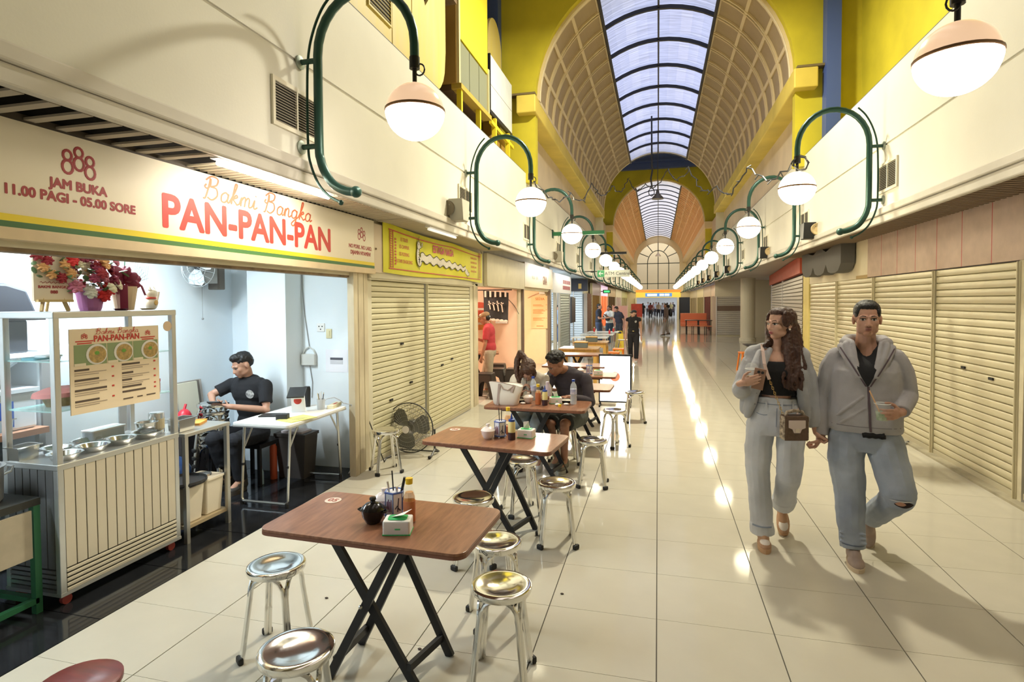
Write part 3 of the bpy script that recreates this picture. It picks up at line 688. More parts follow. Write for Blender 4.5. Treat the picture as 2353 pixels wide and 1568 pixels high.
tube_light('tube_lamp', 'fluorescent tube on the noodle shop ceiling near the wall fan', (-3.9, 3.3, 2.45), 1.2, 'y', 30, (.80, .93, 1), 8)
tube_light('tube_lamp', 'fluorescent tube on the noodle shop ceiling above the glass cart', (-3.9, 1.0, 2.45), 1.2, 'y', 26, (.80, .93, 1), 8)
tube_light('tube_lamp', 'bright tube lamp under the soffit lighting the red lettered sign', (-2.60, 3.55, 2.615), 1.2, 'y', 4.5, (1, .93, .82), 20)
tube_light('tube_lamp', 'unlit white tube lamp with painted glow under the soffit by the dragon banner', (-2.56, 6.6, 2.60), .9, 'y', 0, (.8, .8, .75), .25)  # gives no lamp light; a faint glow is put into the tube material
# small wall things
w1 = thing('wall_socket', 'white four hole wall socket on the noodle shop side wall', 'socket', (-3.48, 5.38, 1.49))
obj('plate', MB().box(-.045, .045, -.012, 0, -.04, .05), WPLAST, w1, bevel=.004)
obj('hole', MB().box(-.025, -.013, -.014, -.012, .01, .022).box(.013, .025, -.014, -.012, .01, .022).box(-.006, .006, -.014, -.012, -.02, -.008), DARK, w1)
w2 = thing('light_switch', 'yellowed wall switch beside the white socket', 'switch', (-3.385, 5.38, 1.43))
obj('plate', MB().box(-.032, .032, -.012, 0, -.05, .05), mat('ivory', (.75, .68, .42), .4), w2, bevel=.004); obj('rocker', MB().box(-.012, .012, -.018, -.012, -.03, .03), mat('ivory', (.75, .68, .42)), w2)
w3 = thing('router_box', 'grey white hanging box with cable on the shop side wall', 'box', (-3.62, 5.38, 1.16))
obj('case', MB().rbox(-.085, .085, -.05, 0, -.07, .05, .012), mat('grey_white', (.62, .62, .58), .5), w3, bevel=.006)
obj('handle_cable', MB().tube([(-.075, -.02, .05), (-.05, -.02, .10), (0, -.02, .125), (.05, -.02, .10), (.075, -.02, .05)], .008, 6), mat('grey_white', (.62, .62, .58)), w3)
obj('wire', MB().tube([(.0, -.012, .12), (-.05, -.01, .45), (-.075, -.01, .75), (-.08, -.01, 1.0)], .004, 5).tube([(0, -.012, -.07), (.03, -.012, -.25), (.02, -.012, -.42)], .004, 5), mat('grey_wire', (.3, .3, .3), .5), w3)
w4 = thing('paper_notice', 'white paper notice taped to the noodle shop side wall', 'notice', (-3.30, 5.38, 1.14))
obj('sheet', MB().box(-.13, .13, -.003, 0, -.12, .12), mat('paper', (.84, .84, .90), .7), w4)
obj('heading', MB().box(-.075, .075, -.005, -.003, .01, .035), mat('ink', (.08, .08, .1), .6), w4)
obj('rule', MB().box(-.075, .075, -.0045, -.003, -.035, .005), mat('grey_ink', (.6, .6, .64), .6), w4)
# wall fan
wf = thing('wall_fan', 'white wall fan with grey body high on the shop back wall', 'fan', (-4.58, 4.82, 2.06))
obj('bracket', MB().box(0, .05, .02, .10, -.12, .12).box(.02, .16, .03, .08, .02, .08), mat('fan_grey', (.28, .28, .27), .5), wf)
obj('motor', MB().lathe([(.02, -.1), (.06, -.09), (.06, .04), (.03, .06)], (.22, -.10, .06), 16, 'y').box(.14, .24, -.10, .06, -.1, .06), mat('fan_grey', (.28, .28, .27)), wf, smooth=True)
FB = mat('fan_blade', (.70, .76, .80), .35)
for k in range(3):
    a0 = R(120*k+20); mb = MB(); v = []
    for i, (r_, w_) in enumerate(((.03, .02), (.09, .07), (.14, .085), (.18, .06))):
        for sgn in (-1, 1): v.append((.22+r_*cos(a0)-sgn*w_*sin(a0), -.17+.015*sgn, .06+r_*sin(a0)+sgn*w_*cos(a0)))
    mb.add(v, [(0, 1, 3, 2), (2, 3, 5, 4), (4, 5, 7, 6)]); obj('blade', mb, FB, wf)
obj('control_box', MB().rbox(.06, .20, .12, .22, -.16, .10, .02), mat('fan_brown', (.16, .14, .12), .5), wf, bevel=.01)
obj('hub', MB().lathe([(.035, 0), (.03, .04), (.0001, .05)], (.22, -.15, .06), 14, 'y'), BPLAST, wf, smooth=True)
gm_ = MB()
for q in (.08, .14, .2): gm_.tube([(.22+q*cos(R(a)), -.17-.05*(q < .18), .06+q*sin(R(a))) for a in range(0, 360, 15)], .003, 4, closed=True)
for a in range(0, 360, 20): gm_.tube([(.22+.04*cos(R(a)), -.22, .06+.04*sin(R(a))), (.22+.14*cos(R(a)), -.22, .06+.14*sin(R(a))), (.22+.2*cos(R(a)), -.16, .06+.2*sin(R(a)))], .002, 4)
obj('cage', gm_, mat('cage_wire', (.55, .58, .6), .4, .5), wf)
obj('pull_cord', MB().tube([(.05, .06, -.12), (.05, .06, -.45)], .003, 4).ell((.05, .06, -.46), .012, n=8, m=6), mat('grey_wire', (.3, .3, .3)), wf)
# ================================================================ SIGNS
sg = thing('noodle_shop_sign', 'long cream sign with red PAN-PAN-PAN lettering above the noodle shop', 'sign', (XL, 3.0, 2.06))
obj('board', MB().box(0, .06, -2.6, 2.50, .06, .56), SIGNW, sg, world=False)
obj('yellow_stripe', MB().box(.058, .063, -2.6, 2.50, .085, .118), mat('stripe_yellow', (.85, .66, .02), .5), sg)
obj('green_stripe', MB().box(.058, .063, -2.6, 2.50, .055, .085), mat('stripe_green', (.06, .17, .05), .5), sg)
obj('bottom_rail', MB().box(-.06, .075, -2.6, 2.50, .0, .055), mat('rail_peach', (.78, .62, .38), .5, noise=.15, nscale=6), sg)
obj('rusty_edge', MB().box(-.12, -.02, -2.6, 2.46, -.05, .0), mat('rusty_edge', (.34, .24, .14), .8, noise=.5, nscale=12), sg)
X_ = XL+.0608; RI = mat('lettering_red', (.55, .045, .03), .5); RI2 = mat('lettering_maroon', (.36, .03, .03), .5)
def stx(s, y, z, size, **k): return text(s, size, '+x', (X_, y, z), m=k.pop('m', RI), parent=sg, **k)
stx('PAN-PAN-PAN', 3.755, 2.315, .285, bold=.009, sx=1.0, res=4)
script_text('Bakmi Bangka', .215, X_, 3.76, 2.455, .0085, mat('lettering_script', (.55, .11, .04), .5), sg)
stx('JAM BUKA', 2.33, 2.362, .066, bold=.0032, m=RI2); stx('11.00 PAGI - 05.00 SORE', 2.31, 2.292, .066, bold=.003, m=RI2)
stx('NO PORK. NO LARD.', 5.22, 2.315, .052, bold=.002, m=RI2, sx=.92); stx('DIJAMIN NYAMEN!', 5.22, 2.255, .052, bold=.002, m=RI2, sx=.92)
def eights(y, z, h, par, mt, x=X_, r=.006):
    for dy, dz in ((-.36, -.06), (0, .1), (.36, -.1)):
        mb = MB(); c = (x, y+dy*h, z+dz*h)
        mb.tube([(c[0], c[1]+.13*h*cos(R(a)), c[2]+.21*h+.15*h*sin(R(a))) for a in range(0, 360, 24)], r, 5, closed=True)
        mb.tube([(c[0], c[1]+.16*h*cos(R(a)), c[2]-.14*h+.20*h*sin(R(a))) for a in range(0, 360, 24)], r, 5, closed=True)
        mb.v = [(x+(p[0]-x)*.1, p[1], p[2]) for p in mb.v]; obj('numeral_eight', mb, mt, par, world=True)
eights(2.33, 2.49, .165, sg, RI2, r=.008); eights(5.24, 2.45, .14, sg, RI2, r=.006)
# cream filler panel between the two signs
fp = thing('filler_panel', 'narrow pinkish filler panel between noodle sign and dragon banner', 'panel', (XL, 5.52, 2.08))
obj('board', MB().box(-.02, .05, 0, .25, 0, .52), mat('filler_pink', (.74, .62, .46), .6), fp); obj('bolt', MB().ell((.055, .03, .25), .012), mat('rusty_edge', (.3, .2, .1)), fp)
# dragon banner
BY = mat('banner_yellow', (.80, .76, .03), .6, noise=.1, nscale=3)
bn = thing('dragon_banner', 'yellow cloth banner with a white dragon above the closed shutters', 'banner', (XL+.06, 5.70, 2.09))
BL, BH = 3.62, .56
def bz(y): return BH-.05*y/BL-.03*abs(sin(2.2*pi*y/BL*.75))
mb = MB(); v = []; n = 24
for i in range(n+1):
    y = BL*i/n; x = .010*sin(y*2.6)*.5+.006*sin(y*5)
    for j in range(5): v.append((x*(1-.4*abs(j-2)/2), y, bz(y)*j/4+(.0 if j else -.015*sin(y*2))))
mb.add(v, [(i*5+j, (i+1)*5+j, (i+1)*5+j+1, i*5+j+1) for i in range(n) for j in range(4)])
obj('cloth', mb, BY, bn, smooth=True)
BR = mat('banner_red', (.62, .09, .08), .6); BM = mat('banner_magenta', (.62, .05, .18), .6); BX = .0125
def ystrip(pts, w, m_, name):
    mb = MB()
    for a, b in zip(pts, pts[1:]): mb.bar((BX, *a), (BX, *b), .003, w, (0, 0, 1))
    obj(name, mb, m_, bn)
for zf in (.09, .88): ystrip([(y, bz(y)*zf) for y in [.12+.338*i for i in range(11)]], .011, BR, 'border_line')
for y0 in (.14, 3.40):
    mb = MB()
    for i in range(16): mb.box(BX, BX+.003, y0, y0+.085, .07+.026*i, .076+.026*i)
    mb.box(BX, BX+.003, y0, y0+.012, .06, .48).box(BX, BX+.003, y0+.075, y0+.087, .06, .48)
    obj('fretwork', mb, BR, bn)
mb = MB()
for i in range(9): mb.box(BX, BX+.003, .27, .30, .10+.035*i, .12+.035*i)
obj('side_script', mb, BR, bn)
text('ESTAGA NAGA', .135, '+x', (BX, 1.80, .372), bold=.003, sx=.86, m=BM, parent=bn, world=False)
for i, s in enumerate(('ES TELER', 'ES CAMPUR', 'ES PODENG', 'ES TAPE SINGKONG')): text(s, .060, '+x', (BX, .52, .40-.085*i), m=BR, parent=bn, sx=.85, world=False)
for i, s in enumerate(('ES CINCAU JAGUNG', 'ES ALPUKAT KEROK', 'ES CENDOL JAWA', 'ES PALU BUTUNG')): text(s, .046, '+x', (BX, 3.13, .37-.07*i), m=BR, parent=bn, sx=.75, world=False)
dm = lambda y: .90+(y-1.30)*1.20
def wav(o): return [(dm(1.38+.03*i), .225-.05*i/48+.018*sin(i*.95)+o*(.060-.028*(i/48)**2)) for i in range(0, 49)]
top = wav(1); bot = wav(-.8); mb = MB(); k = len(top); DW = mat('dragon_white', (.80, .76, .68), .6); INKB = mat('ink_black', (.02, .02, .02), .6)
mb.add([(BX+.002, *p) for p in top]+[(BX+.002, *p) for p in bot], [(i, i+1, k+i+1, k+i) for i in range(k-1)])
neck = smooth_path([Vector((q[0], q[1], 0)) for q in ((1.00, .22), (.955, .16), (.915, .20), (.91, .28), (.925, .345))], 5)
nv = []
for i, p in enumerate(neck): w = .052-.022*i/len(neck); d = (neck[min(i+1, len(neck)-1)]-neck[max(i-1, 0)]).normalized(); nv.append(((p.x-d.y*w, p.y+d.x*w), (p.x+d.y*w, p.y-d.x*w)))
n_ = len(nv); mb.add([(BX+.0022, *q[0]) for q in nv]+[(BX+.0022, *q[1]) for q in nv], [(i, i+1, n_+i+1, n_+i) for i in range(n_-1)])
hd_ = [(.895, .335), (.885, .38), (.905, .43), (.925, .415), (.945, .445), (.955, .41), (.985, .425), (.975, .385), (1.01, .375), (1.015, .355), (.97, .345), (.955, .33)]
mb.plate(hd_, 'x', BX, BX+.0024); mb.plate([(1.02, .40), (1.04, .425), (1.06, .415), (1.05, .39), (1.055, .365), (1.03, .37)], 'x', BX, BX+.0024)
tl = [(dm(2.80), .20), (2.80, .17), (2.86, .125), (2.90, .14), (2.885, .085), (2.82, .075), (dm(2.80), .12)]; mb.plate(tl, 'x', BX, BX+.0024); obj('dragon_body', mb, DW, bn)
mb = MB(); L3 = lambda P, r=.005, cl=False: mb.tube([(BX+.003, p[0], p[1]) for p in P], r, 4, closed=cl)
L3(top); L3(bot); L3(hd_, .004, True); L3([q[0] for q in nv]); L3([q[1] for q in nv]); L3(tl[1:-1]); L3([(1.02, .40), (1.04, .425), (1.06, .415), (1.05, .39), (1.055, .365), (1.03, .37)], .004, True)
L3([(.925, .43), (.93, .47), (.945, .49), (.95, .47)], .004); L3([(.975, .37), (.995, .368)], .003); L3([(.925, .385), (.935, .39)], .006); L3([(.94, .13), (.93, .09), (.945, .075), (.95, .12)], .004); L3([(2.80, .09), (2.79, .05), (2.81, .03)], .003)
for i in range(1, 46, 2): L3([bot[i], (bot[i][0]+.008, bot[i][1]+.022)], .0025)
for i in range(3, 46, 4): L3([(top[i][0], top[i][1]-.02), (top[i][0]+.012, top[i][1]-.022)], .0025)
for i in range(2, n_-1, 2): L3([nv[i][1], ((nv[i][0][0]+nv[i][1][0])/2, (nv[i][0][1]+nv[i][1][1])/2)], .0025)
mb.v = [(BX+.002+(p[0]-BX-.003)*.25+.001, p[1], p[2]) for p in mb.v]; obj('dragon_outline', mb, INKB, bn)
obj('top_rope', MB().tube([(.0, 0, .56), (-.05, -.06, .60)], .006, 5).tube([(0, BL, bz(BL)), (-.05, BL+.04, .58)], .006, 5), mat('rope', (.6, .52, .35), .8), bn)
sb = thing('shutter_head_box', 'cream roller box under the dragon banner', 'box', (XL, 5.45, 2.02))
obj('casing', MB().box(-.006, .034, 0, 3.40, -.02, .09), CREAM2, sb, bevel=.01); obj('lip', MB().box(.02, .05, 0, 3.55, .0, .015), CREAM2, sb)
bb = thing('blank_board', 'blank cream board above the pink shop', 'sign board', (XL, 9.62, 2.06))
obj('board', MB().box(0, .06, 0, 2.9, 0, .56), mat('blank_cream', (.74, .68, .48), .6, noise=.08), bb); obj('edge', MB().box(.0, .07, 0, 2.9, -.02, .0), CREAM2, bb)
g_ = thing('gina_sign', 'cream lit sign reading GINA over the peach shop', 'sign', (XL, 12.55, 2.10))
obj('board', MB().box(0, .06, 0, 3.5, 0, .56), SIGNW, g_)
text('GINA', .3, '+x', (.065, 2.35, .2), bold=.008, sx=.75, m=mat('gina_brown', (.30, .12, .06), .5), parent=g_, world=False)
text('RUJAK - JUHI', .12, '+x', (.065, 1.1, .24), m=mat('gina_grey', (.35, .4, .35), .5), parent=g_, world=False)
g3_ = thing('second_hanging_sign', 'white lit sign with dark red lettering after the GINA sign', 'sign', (XL, 16.2, 2.02))
obj('board', MB().box(0, .06, 0, 3.4, 0, .58), mat('sign_white2', (.85, .85, .84), .5), g3_)
mb = MB()
for i in range(9): mb.box(.06, .066, 1.7+.17*i, 1.8+.17*i, .30, .42).box(.06, .066, 1.65+.17*i, 1.77+.17*i, .12, .24)
obj('letter_row', mb, mat('letter_dark_red', (.35, .05, .06), .5), g3_)
for i, y in enumerate((13.6, 15.2, 17.2, 18.6)):
    s_ = thing('sign_spotlight', ['first', 'second', 'third', 'last'][i]+' small spotlight arm over the lit white signs', 'light', (XL+.1, y, 2.78), 0, 'sign spotlights')
    obj('arm', MB().tube([(0, 0, 0), (.22, 0, -.02)], .01, 6), WPLAST, s_)
    obj('head', MB().lathe([(.03, .0), (.045, .05), (.02, .06)], (.22, 0, -.07), 12), WPLAST, s_); obj('bulb', MB().ell((.22, 0, -.08), .03, n=10, m=6), mat('bulb_cool', (1, 1, 1), .3, emit=30, ecol=(.95, .97, 1)), s_)
area('sign_glow', (-2.72, 14.4, 2.72), .1, 3, 5, (1, .98, .95), (0, R(-15), 0)); area('sign_glow', (-2.72, 17.9, 2.72), .1, 3, 6, (.92, .96, 1), (0, R(-15), 0))
for y, e in ((13.5, 160), (17.1, 160)):
    l = bpy.data.lights.new('sign_spot', 'SPOT'); l.energy = e; l.spot_size = R(50); l.spot_blend = .6; l.shadow_soft_size = .10; l.color = (1, .95, .80)
    o = bpy.data.objects.new('sign_spot', l); COL.objects.link(o); o.location = (-2.62, y, 2.72); o['kind'] = 'helper'
    o.rotation_euler = (Vector((1.2, 3.0, 0))-Vector(o.location)).to_track_quat('-Z', 'Y').to_euler()
atm = thing('atm_sign', 'grey hanging sign with green arrow reading ATM Centre', 'sign', (-1.97, 19.2, 2.56), 0)
obj('panel', MB().box(0, 1.07, -.03, .03, 0, .24), mat('atm_grey', (.52, .54, .48), .4), atm, bevel=.006)
obj('green_square', MB().box(.01, .24, -.034, -.03, .01, .23), mat('atm_green', (.05, .30, .13), .4), atm)
obj('arrow', MB().bar((.06, -.037, .12), (.20, -.037, .12), .004, .024, (0, 0, 1)).bar((.06, -.037, .12), (.12, -.037, .18), .004, .024, (0, 0, 1)).bar((.06, -.037, .12), (.12, -.037, .06), .004, .02, (0, 0, 1)), WPLAST, atm)
text('ATM Centre', .155, '-y', (.655, -.032, .115), m=mat('atm_ink', (.03, .03, .04), .5), parent=atm, world=False)
obj('hanger', MB().bar((-.55, 0, .20), (0, 0, .20), .03, .03), BLACK, atm)
for i, (y, z, x1) in enumerate(((13.9, 3.42, -1.25), (21.0, 3.5, -1.1))):
    h = thing('hanging_bar', ['green horizontal bar reaching out above the fourth left lamp', 'dark horizontal bar reaching out farther along the left fascia'][i], 'bar', (FL, y, z), 0, 'bars on the left fascia')
    obj('beam', MB().box(0, x1-FL, -.03, .03, -.045, .045), [GREEN2, BLACK][i], h); obj('base_plate', MB().box(0, .02, -.08, .08, -.1, .1), GREEN, h)
ex = thing('exit_sign', 'small green lit exit sign on the far left', 'sign', (-2.75, 30.2, 2.18))
obj('case', MB().box(-.05, .35, -.03, .03, 0, .18), BPLAST, ex); obj('wall_arm', MB().box(-.27, -.05, -.015, .015, .08, .12), BPLAST, ex); obj('face', MB().box(.0, .3, -.035, -.03, .04, .14), mat('exit_green', (.05, .5, .15), .5, emit=.8), ex)
# ================================================================ PINK AND PEACH SHOPS
PKW = mat('pink_wall', (.86, .60, .44), .6, noise=.05); PCW = mat('peach_wall', (.88, .70, .46), .6, noise=.06)
structs('wall_pink_shop', [(-6.2, XL-.1, 12.42, 12.5, 0, 2.7), (-6.3, -6.2, 9.1, 12.5, 0, 2.7), (-6.2, XL-.12, 9.0, 9.1, 0, 2.7)], PKW)
structs('wall_peach_shop', [(-6.2, XL-.08, 15.75, 15.85, 0, 2.7), (-6.3, -6.2, 12.5, 15.8, 0, 2.7)], PCW)
structs('ceiling', [(-6.3, -3.1, 9.0, 15.9, 2.7, 2.78)], mat('shop_ceiling', (.8, .72, .6), .7))
tube_light('pink_tube', 'warm tube lamp inside the pink shop', (-4.4, 10.4, 2.65), 1.2, 'y', 40, (1, .80, .62), 6)
tube_light('peach_tube', 'warm tube lamp inside the peach shop', (-4.4, 13.9, 2.65), 1.2, 'y', 34, (1, .86, .64), 6)
struct('trim_24', MB().box(-3.0, -2.93, 12.5, 12.56, 0, 2.06).box(-3.0, -2.93, 15.72, 15.76, 0, 2.06), mat('dark_jamb', (.18, .13, .1), .5))
mp_ = thing('menu_poster', 'peach SEDIA menu poster on the peach shop wall', 'poster', (-3.22, 15.74, 1.46))
obj('sheet', MB().box(-.25, .25, -.005, 0, -.46, .46), mat('poster_peach', (.86, .62, .34), .6), mp_)
OR = mat('poster_orange', (.72, .25, .08), .6)
text('SEDIA', .10, '-y', (0, -.007, .37), bold=.002, m=OR, parent=mp_, world=False)
for i, (z, n_) in enumerate(((.20, 2), (.06, 4), (-.17, 3))):
    for q in range(n_): obj('text_line', MB().box(-.2, .05+.1*((q*7+i) % 3)/2, -.007, -.005, z-.032*q, z-.032*q+.014), OR, mp_)
    obj('price', MB().box(.17, .2, -.007, -.005, z, z+.014), OR, mp_)
obj('footer', MB().box(-.1, .1, -.007, -.005, -.40, -.38), OR, mp_)
nr = thing('noren_curtain', 'dark noren cloth with pale brush lettering hanging in the pink shop', 'curtain', (-3.55, 11.6, 2.0))
NR = mat('noren_black', (.03, .028, .028), .8); NP = mat('noren_pale', (.7, .58, .48), .8)
for x0 in (-.75, -.05):
    mb = MB(); v = []
    for i in range(7):
        for j in range(4): v.append((x0+.55*i/6, .03*sin(i*1.3+j), -.62*j/3+(-.05*i/6 if x0 > -.5 else -.02*i)))
    mb.add(v, [(i*4+j, i*4+4+j, i*4+5+j, i*4+1+j) for i in range(6) for j in range(3)])
    c = obj('panel', mb, NR, nr, smooth=True)
    mb = MB()
    for k in range(4): mb.bar((x0+.14+.09*k, -.05, -.22-.03*(k % 2)), (x0+.17+.09*k, -.05, -.40-.02*k), .025, .004, (0, 1, 0)); mb.bar((x0+.12+.09*k, -.05, -.30), (x0+.19+.09*k, -.05, -.27), .02, .004, (0, 1, 0))
    obj('brush_mark', mb, NP, c)
    mb = MB()
    for k in range(6): mb.ell((x0+.05+.09*k, -.035, -.60-.01*k), .05, .006, .03, 8, 5)
    obj('wave_print', mb, NP, c)
    mb = MB()
    for k in range(5): mb.box(x0+.04+.11*k, x0+.08+.11*k, -.045, -.04, -.14, -.01)
    obj('stripe', mb, NP, c)
obj('rod', MB().tube([(-.85, 0, .01), (.58, 0, .01)], .012, 6), BLACK, nr)
for i, (z, c) in enumerate(((1.75, (.70, .10, .04)), (1.42, (.75, .28, .06)))):
    f_ = thing('food_poster', ['red food poster under the noren', 'orange food poster below the red one'][i], 'poster', (-3.95, 12.40, z-.15), 0)
    obj('sheet', MB().lathe([(.0001, 0), (.28, 0), (.28, .01)], (0, 0, 0), 20, 'y', 1, .55), mat('fposter%d' % i, c, .5, noise=.4, nscale=8), f_)
    obj('caption', MB().box(-.15, .15, -.015, -.01, -.03, .02), NP, f_)
ac = thing('wall_switch_box', 'white switch box with cord on the pink wall', 'switch', (-3.42, 12.42, 1.32))
obj('plate', MB().box(-.14, .14, -.05, 0, -.05, .05), WPLAST, ac, bevel=.01); obj('cord', MB().tube([(0, -.02, .05), (-.02, -.02, .3), (.0, -.02, .5)], .006, 5), BPLAST, ac)
lc = thing('loose_cable', 'thin black loose cable across the pink shop wall', 'cable', (-3.1, 12.40, 1.9))
obj('cable', MB().tube([(-.25, 0, .15), (-.2, 0, -.05), (-.05, 0, -.2), (.02, 0, -.3), (.08, 0, -.42)], .006, 5), BPLAST, lc)
lp = thing('wall_lamp', 'small wall lamp with red cable on the peach shop wall', 'lamp', (-3.15, 15.74, 2.0))
obj('socket', MB().box(-.08, .08, -.05, 0, -.03, .03), WPLAST, lp); obj('cable', MB().tube([(-.08, -.01, 0), (-.3, -.01, -.08), (-.42, -.01, -.14)], .006, 5), mat('cable_red', (.5, .15, .1), .6), lp)
# ================================================================ UPPER GALLERY ON THE LEFT
GY = mat('gallery_yellow', (.62, .50, .12), .55, noise=.35, nscale=2.2, col2=(.58, .48, .20), stretch=(1, 3, .3)); GY2 = mat('gallery_bright', (.74, .60, .03), .5)
gp = thing('yellow_gallery_panel', 'stained yellow panels with rounded scalloped end above the left fascia', 'panel', (-2.70, 4.5, 4.28))
obj('panel', MB().box(-.04, 0, 0, 1.05, 0, 1.9), GY, gp); obj('panel', MB().box(-.04, 0, 1.07, 1.55, 0, 1.7), GY, gp)
sc = [(1.57, .50), (1.57, 1.45), (1.80, 1.45), (1.86, 1.15), (1.95, 1.02), (2.06, 1.15), (2.10, 1.45), (2.62, 1.45), (2.62, .75)]+[(2.05+.55*cos(R(a)), .60+.52*sin(R(a))) for a in range(0, -151, -15)][1:]
obj('scallop_panel', MB().plate(sc, 'x', -.04, 0), GY, gp)
obj('vent_grille', MB().box(0, .006, .55, 1.0, .35, .75), mat('dark_vent', (.05, .04, .02), .6), gp)
rep('vent_louvre', MB().bar((.014, .55, 0), (.014, 1.0, 0), .012, .004, (.5, 0, .8)).mesh('vent_louvre', GY), gp, [(0, 0, .37+.04*i) for i in range(10)])
obj('vent_frame', MB().box(0, .02, .53, .55, .33, .77).box(0, .02, 1.0, 1.02, .33, .77).box(0, .02, .55, 1.0, .33, .35).box(0, .02, .55, 1.0, .75, .77), GY, gp)
obj('beam', MB().box(-.4, .06, 1.5, 2.9, 1.5, 1.62), mat('rust_beam', (.22, .14, .07), .8, noise=.4, nscale=8), gp)
gf = thing('glazed_gallery_box', 'yellow framed box with three dull panes above the left fascia', 'booth', (-2.72, 7.65, 4.28))
obj('back_panel', MB().box(-.9, -.02, -.02, .02, .55, 3.0), mat('gallery_ochre', (.40, .24, .05), .7), gf)
for i in range(3): obj('pane', MB().box(-.02, 0, .06+.46*i, .50+.46*i, .60, 1.18), mat('dull_pane', (.22, .23, .14), .3), gf)
obj('upper_panel', MB().box(-.03, 0, .02, 1.45, 1.22, 2.6), GY2, gf)
obj('underside', MB().box(-.9, -.1, .0, 1.5, .46, .54), mat('dark_boards', (.10, .06, .03), .8), gf)
obj('sill', MB().box(-.1, .05, 0, 1.5, .48, .55), mat('sill_wood', (.45, .32, .05), .5), gf)
for y in (.08, .95): obj('leg', MB().box(-.04, .03, y-.03, y+.03, -.02, .5), GY2, gf)
obj('frame', MB().box(-.035, .022, -.005, .05, .56, 2.6).box(-.035, .022, 1.43, 1.485, .56, 1.3), mat('frame_cream', (.7, .6, .3), .5), gf)
gw = thing('white_gallery_board', 'pale blue grey board in a black frame above the left fascia', 'board', (-2.72, 9.25, 4.28))
obj('board', MB().box(-.03, 0, 0, 1.45, .70, 1.62), mat('pale_board', (.62, .66, .70), .5, noise=.08), gw); obj('frame', MB().box(-.04, .01, -.03, 0, .65, 1.62).box(-.04, .01, 0, 1.45, .63, .70), BLACK, gw)
obj('seam', MB().box(0, .002, 0, 1.45, 1.12, 1.13), mat('grey_wire', (.3, .3, .3)), gw)
for y in (.25, 1.15): obj('leg', MB().box(-.04, .03, y-.035, y+.035, -.02, .62), GY2, gw)
obj('rail', MB().bar((0, 0, .5), (0, 1.5, .45), .05, .06), GY2, gw)
gt = thing('yellow_arched_screen', 'dull yellow cut out screen with two slots behind the pale board', 'screen', (-2.95, 9.9, 5.0))
sc = [(0, 0), (0, 1.5)]+[(.45-.45*cos(R(a)), 1.5+.5*sin(R(a))) for a in range(15, 170, 15)]+[(.9, 1.4), (.9, 0), (.78, 0), (.7, .75), (.62, 0), (.4, 0), (.3, .8), (.2, 0)]
obj('screen', MB().plate(sc, 'x', -.05, 0), GY, gt); obj('foot', MB().box(-.1, .05, 0, .95, -.75, -.0), mat('gallery_ochre', (.40, .24, .05)), gt)
rbk = thing('pipe_bundle', 'clutter of brown pipes on the gallery floor behind the left fascia', 'pipes', (-2.85, 6.6, 4.32))
for i in range(5): obj('pipe', MB().tube([(-.1*i, -.4, .05+.04*i), (-.08*i, 4, .08+.03*i)], .04, 7), mat('pipe_brown', (.25, .17, .09), .8), rbk)
obj('roll', MB().tube([(-.05, 3.6, .12), (-.02, 3.9, .14)], .08, 10), mat('roll_tan', (.6, .5, .3), .7), rbk)
# cable garland across the nave and pendant lamp
cg = thing('cable_garland', 'sagging dark fairy light cable strung across under the vault', 'cable', (0, 0, 0))
P0 = [(1.58, 7.36, 3.42), (1.2, 8.5, 3.62), (.9, 9.6, 3.55), (.55, 11, 4.2), (.2, 13, 4.65), (-.3, 14, 4.55), (-.7, 14, 4.7), (-1.0, 13.0, 4.35), (-1.3, 11.5, 4.1), (-1.45, 9.8, 3.6), (-1.62, 7.36, 3.42)]
pts = []; random.seed(3)
for a, b in zip(P0, P0[1:]):
    for i in range(12):
        t = i/12; p = Vector(a).lerp(Vector(b), t); pts.append((p.x+random.uniform(-.03, .03), p.y, p.z-.22*sin(pi*t)+random.uniform(-.03, .03)))
obj('cable', MB().tube(pts, .011, 5), BPLAST, cg)
mb = MB()
for p in pts[::3]: mb.tube([p, (p[0]+random.uniform(-.06, .06), p[1], p[2]+random.uniform(-.07, .05))], .008, 4)
obj('bulb_twig', mb, BPLAST, cg, kind='stuff')
obj('coil', MB().tube([(1.62+.09*cos(a*.9), 7.36+.05*sin(a), 3.36+.09*sin(a*.9)) for a in range(0, 24)], .008, 4), BPLAST, cg)
for i, (x, y, z, zt) in enumerate(((-.02, 22, 5.55, 8.02), (.0, 44, 5.1, 8.02))):
    pl = thing('pendant_lamp', ['dark bell pendant lamp on a long cord under the first vault', 'small white pendant lamp under the far vault'][i], 'lamp', (x, y, z), 0)
    obj('cord', MB().tube([(0, 0, .3), (0, 0, zt-z)], .012, 5), BPLAST, pl)
    obj('shade', MB().lathe([(.05, .32), (.07, .2), (.2, .06), (.22, 0)], (0, 0, 0), 16), mat('pend_%d' % i, [(.12, .11, .1), (.8, .8, .75)][i], .4), pl, smooth=True)
hk = thing('hanging_wire_hook', 'tangled dark wire hook hanging from the vault', 'cable', (-.22, 20, 0))
obj('wire', MB().tube([(0, 0, 8.0), (.01, 0, 6.4), (.03, .02, 6.2), (-.02, -.02, 5.9), (.02, 0, 5.6)], .03, 5).tube([(.1*cos(a), 0, 5.45+.14*sin(a)) for a in range(0, 13)], .012, 4), BPLAST, hk)
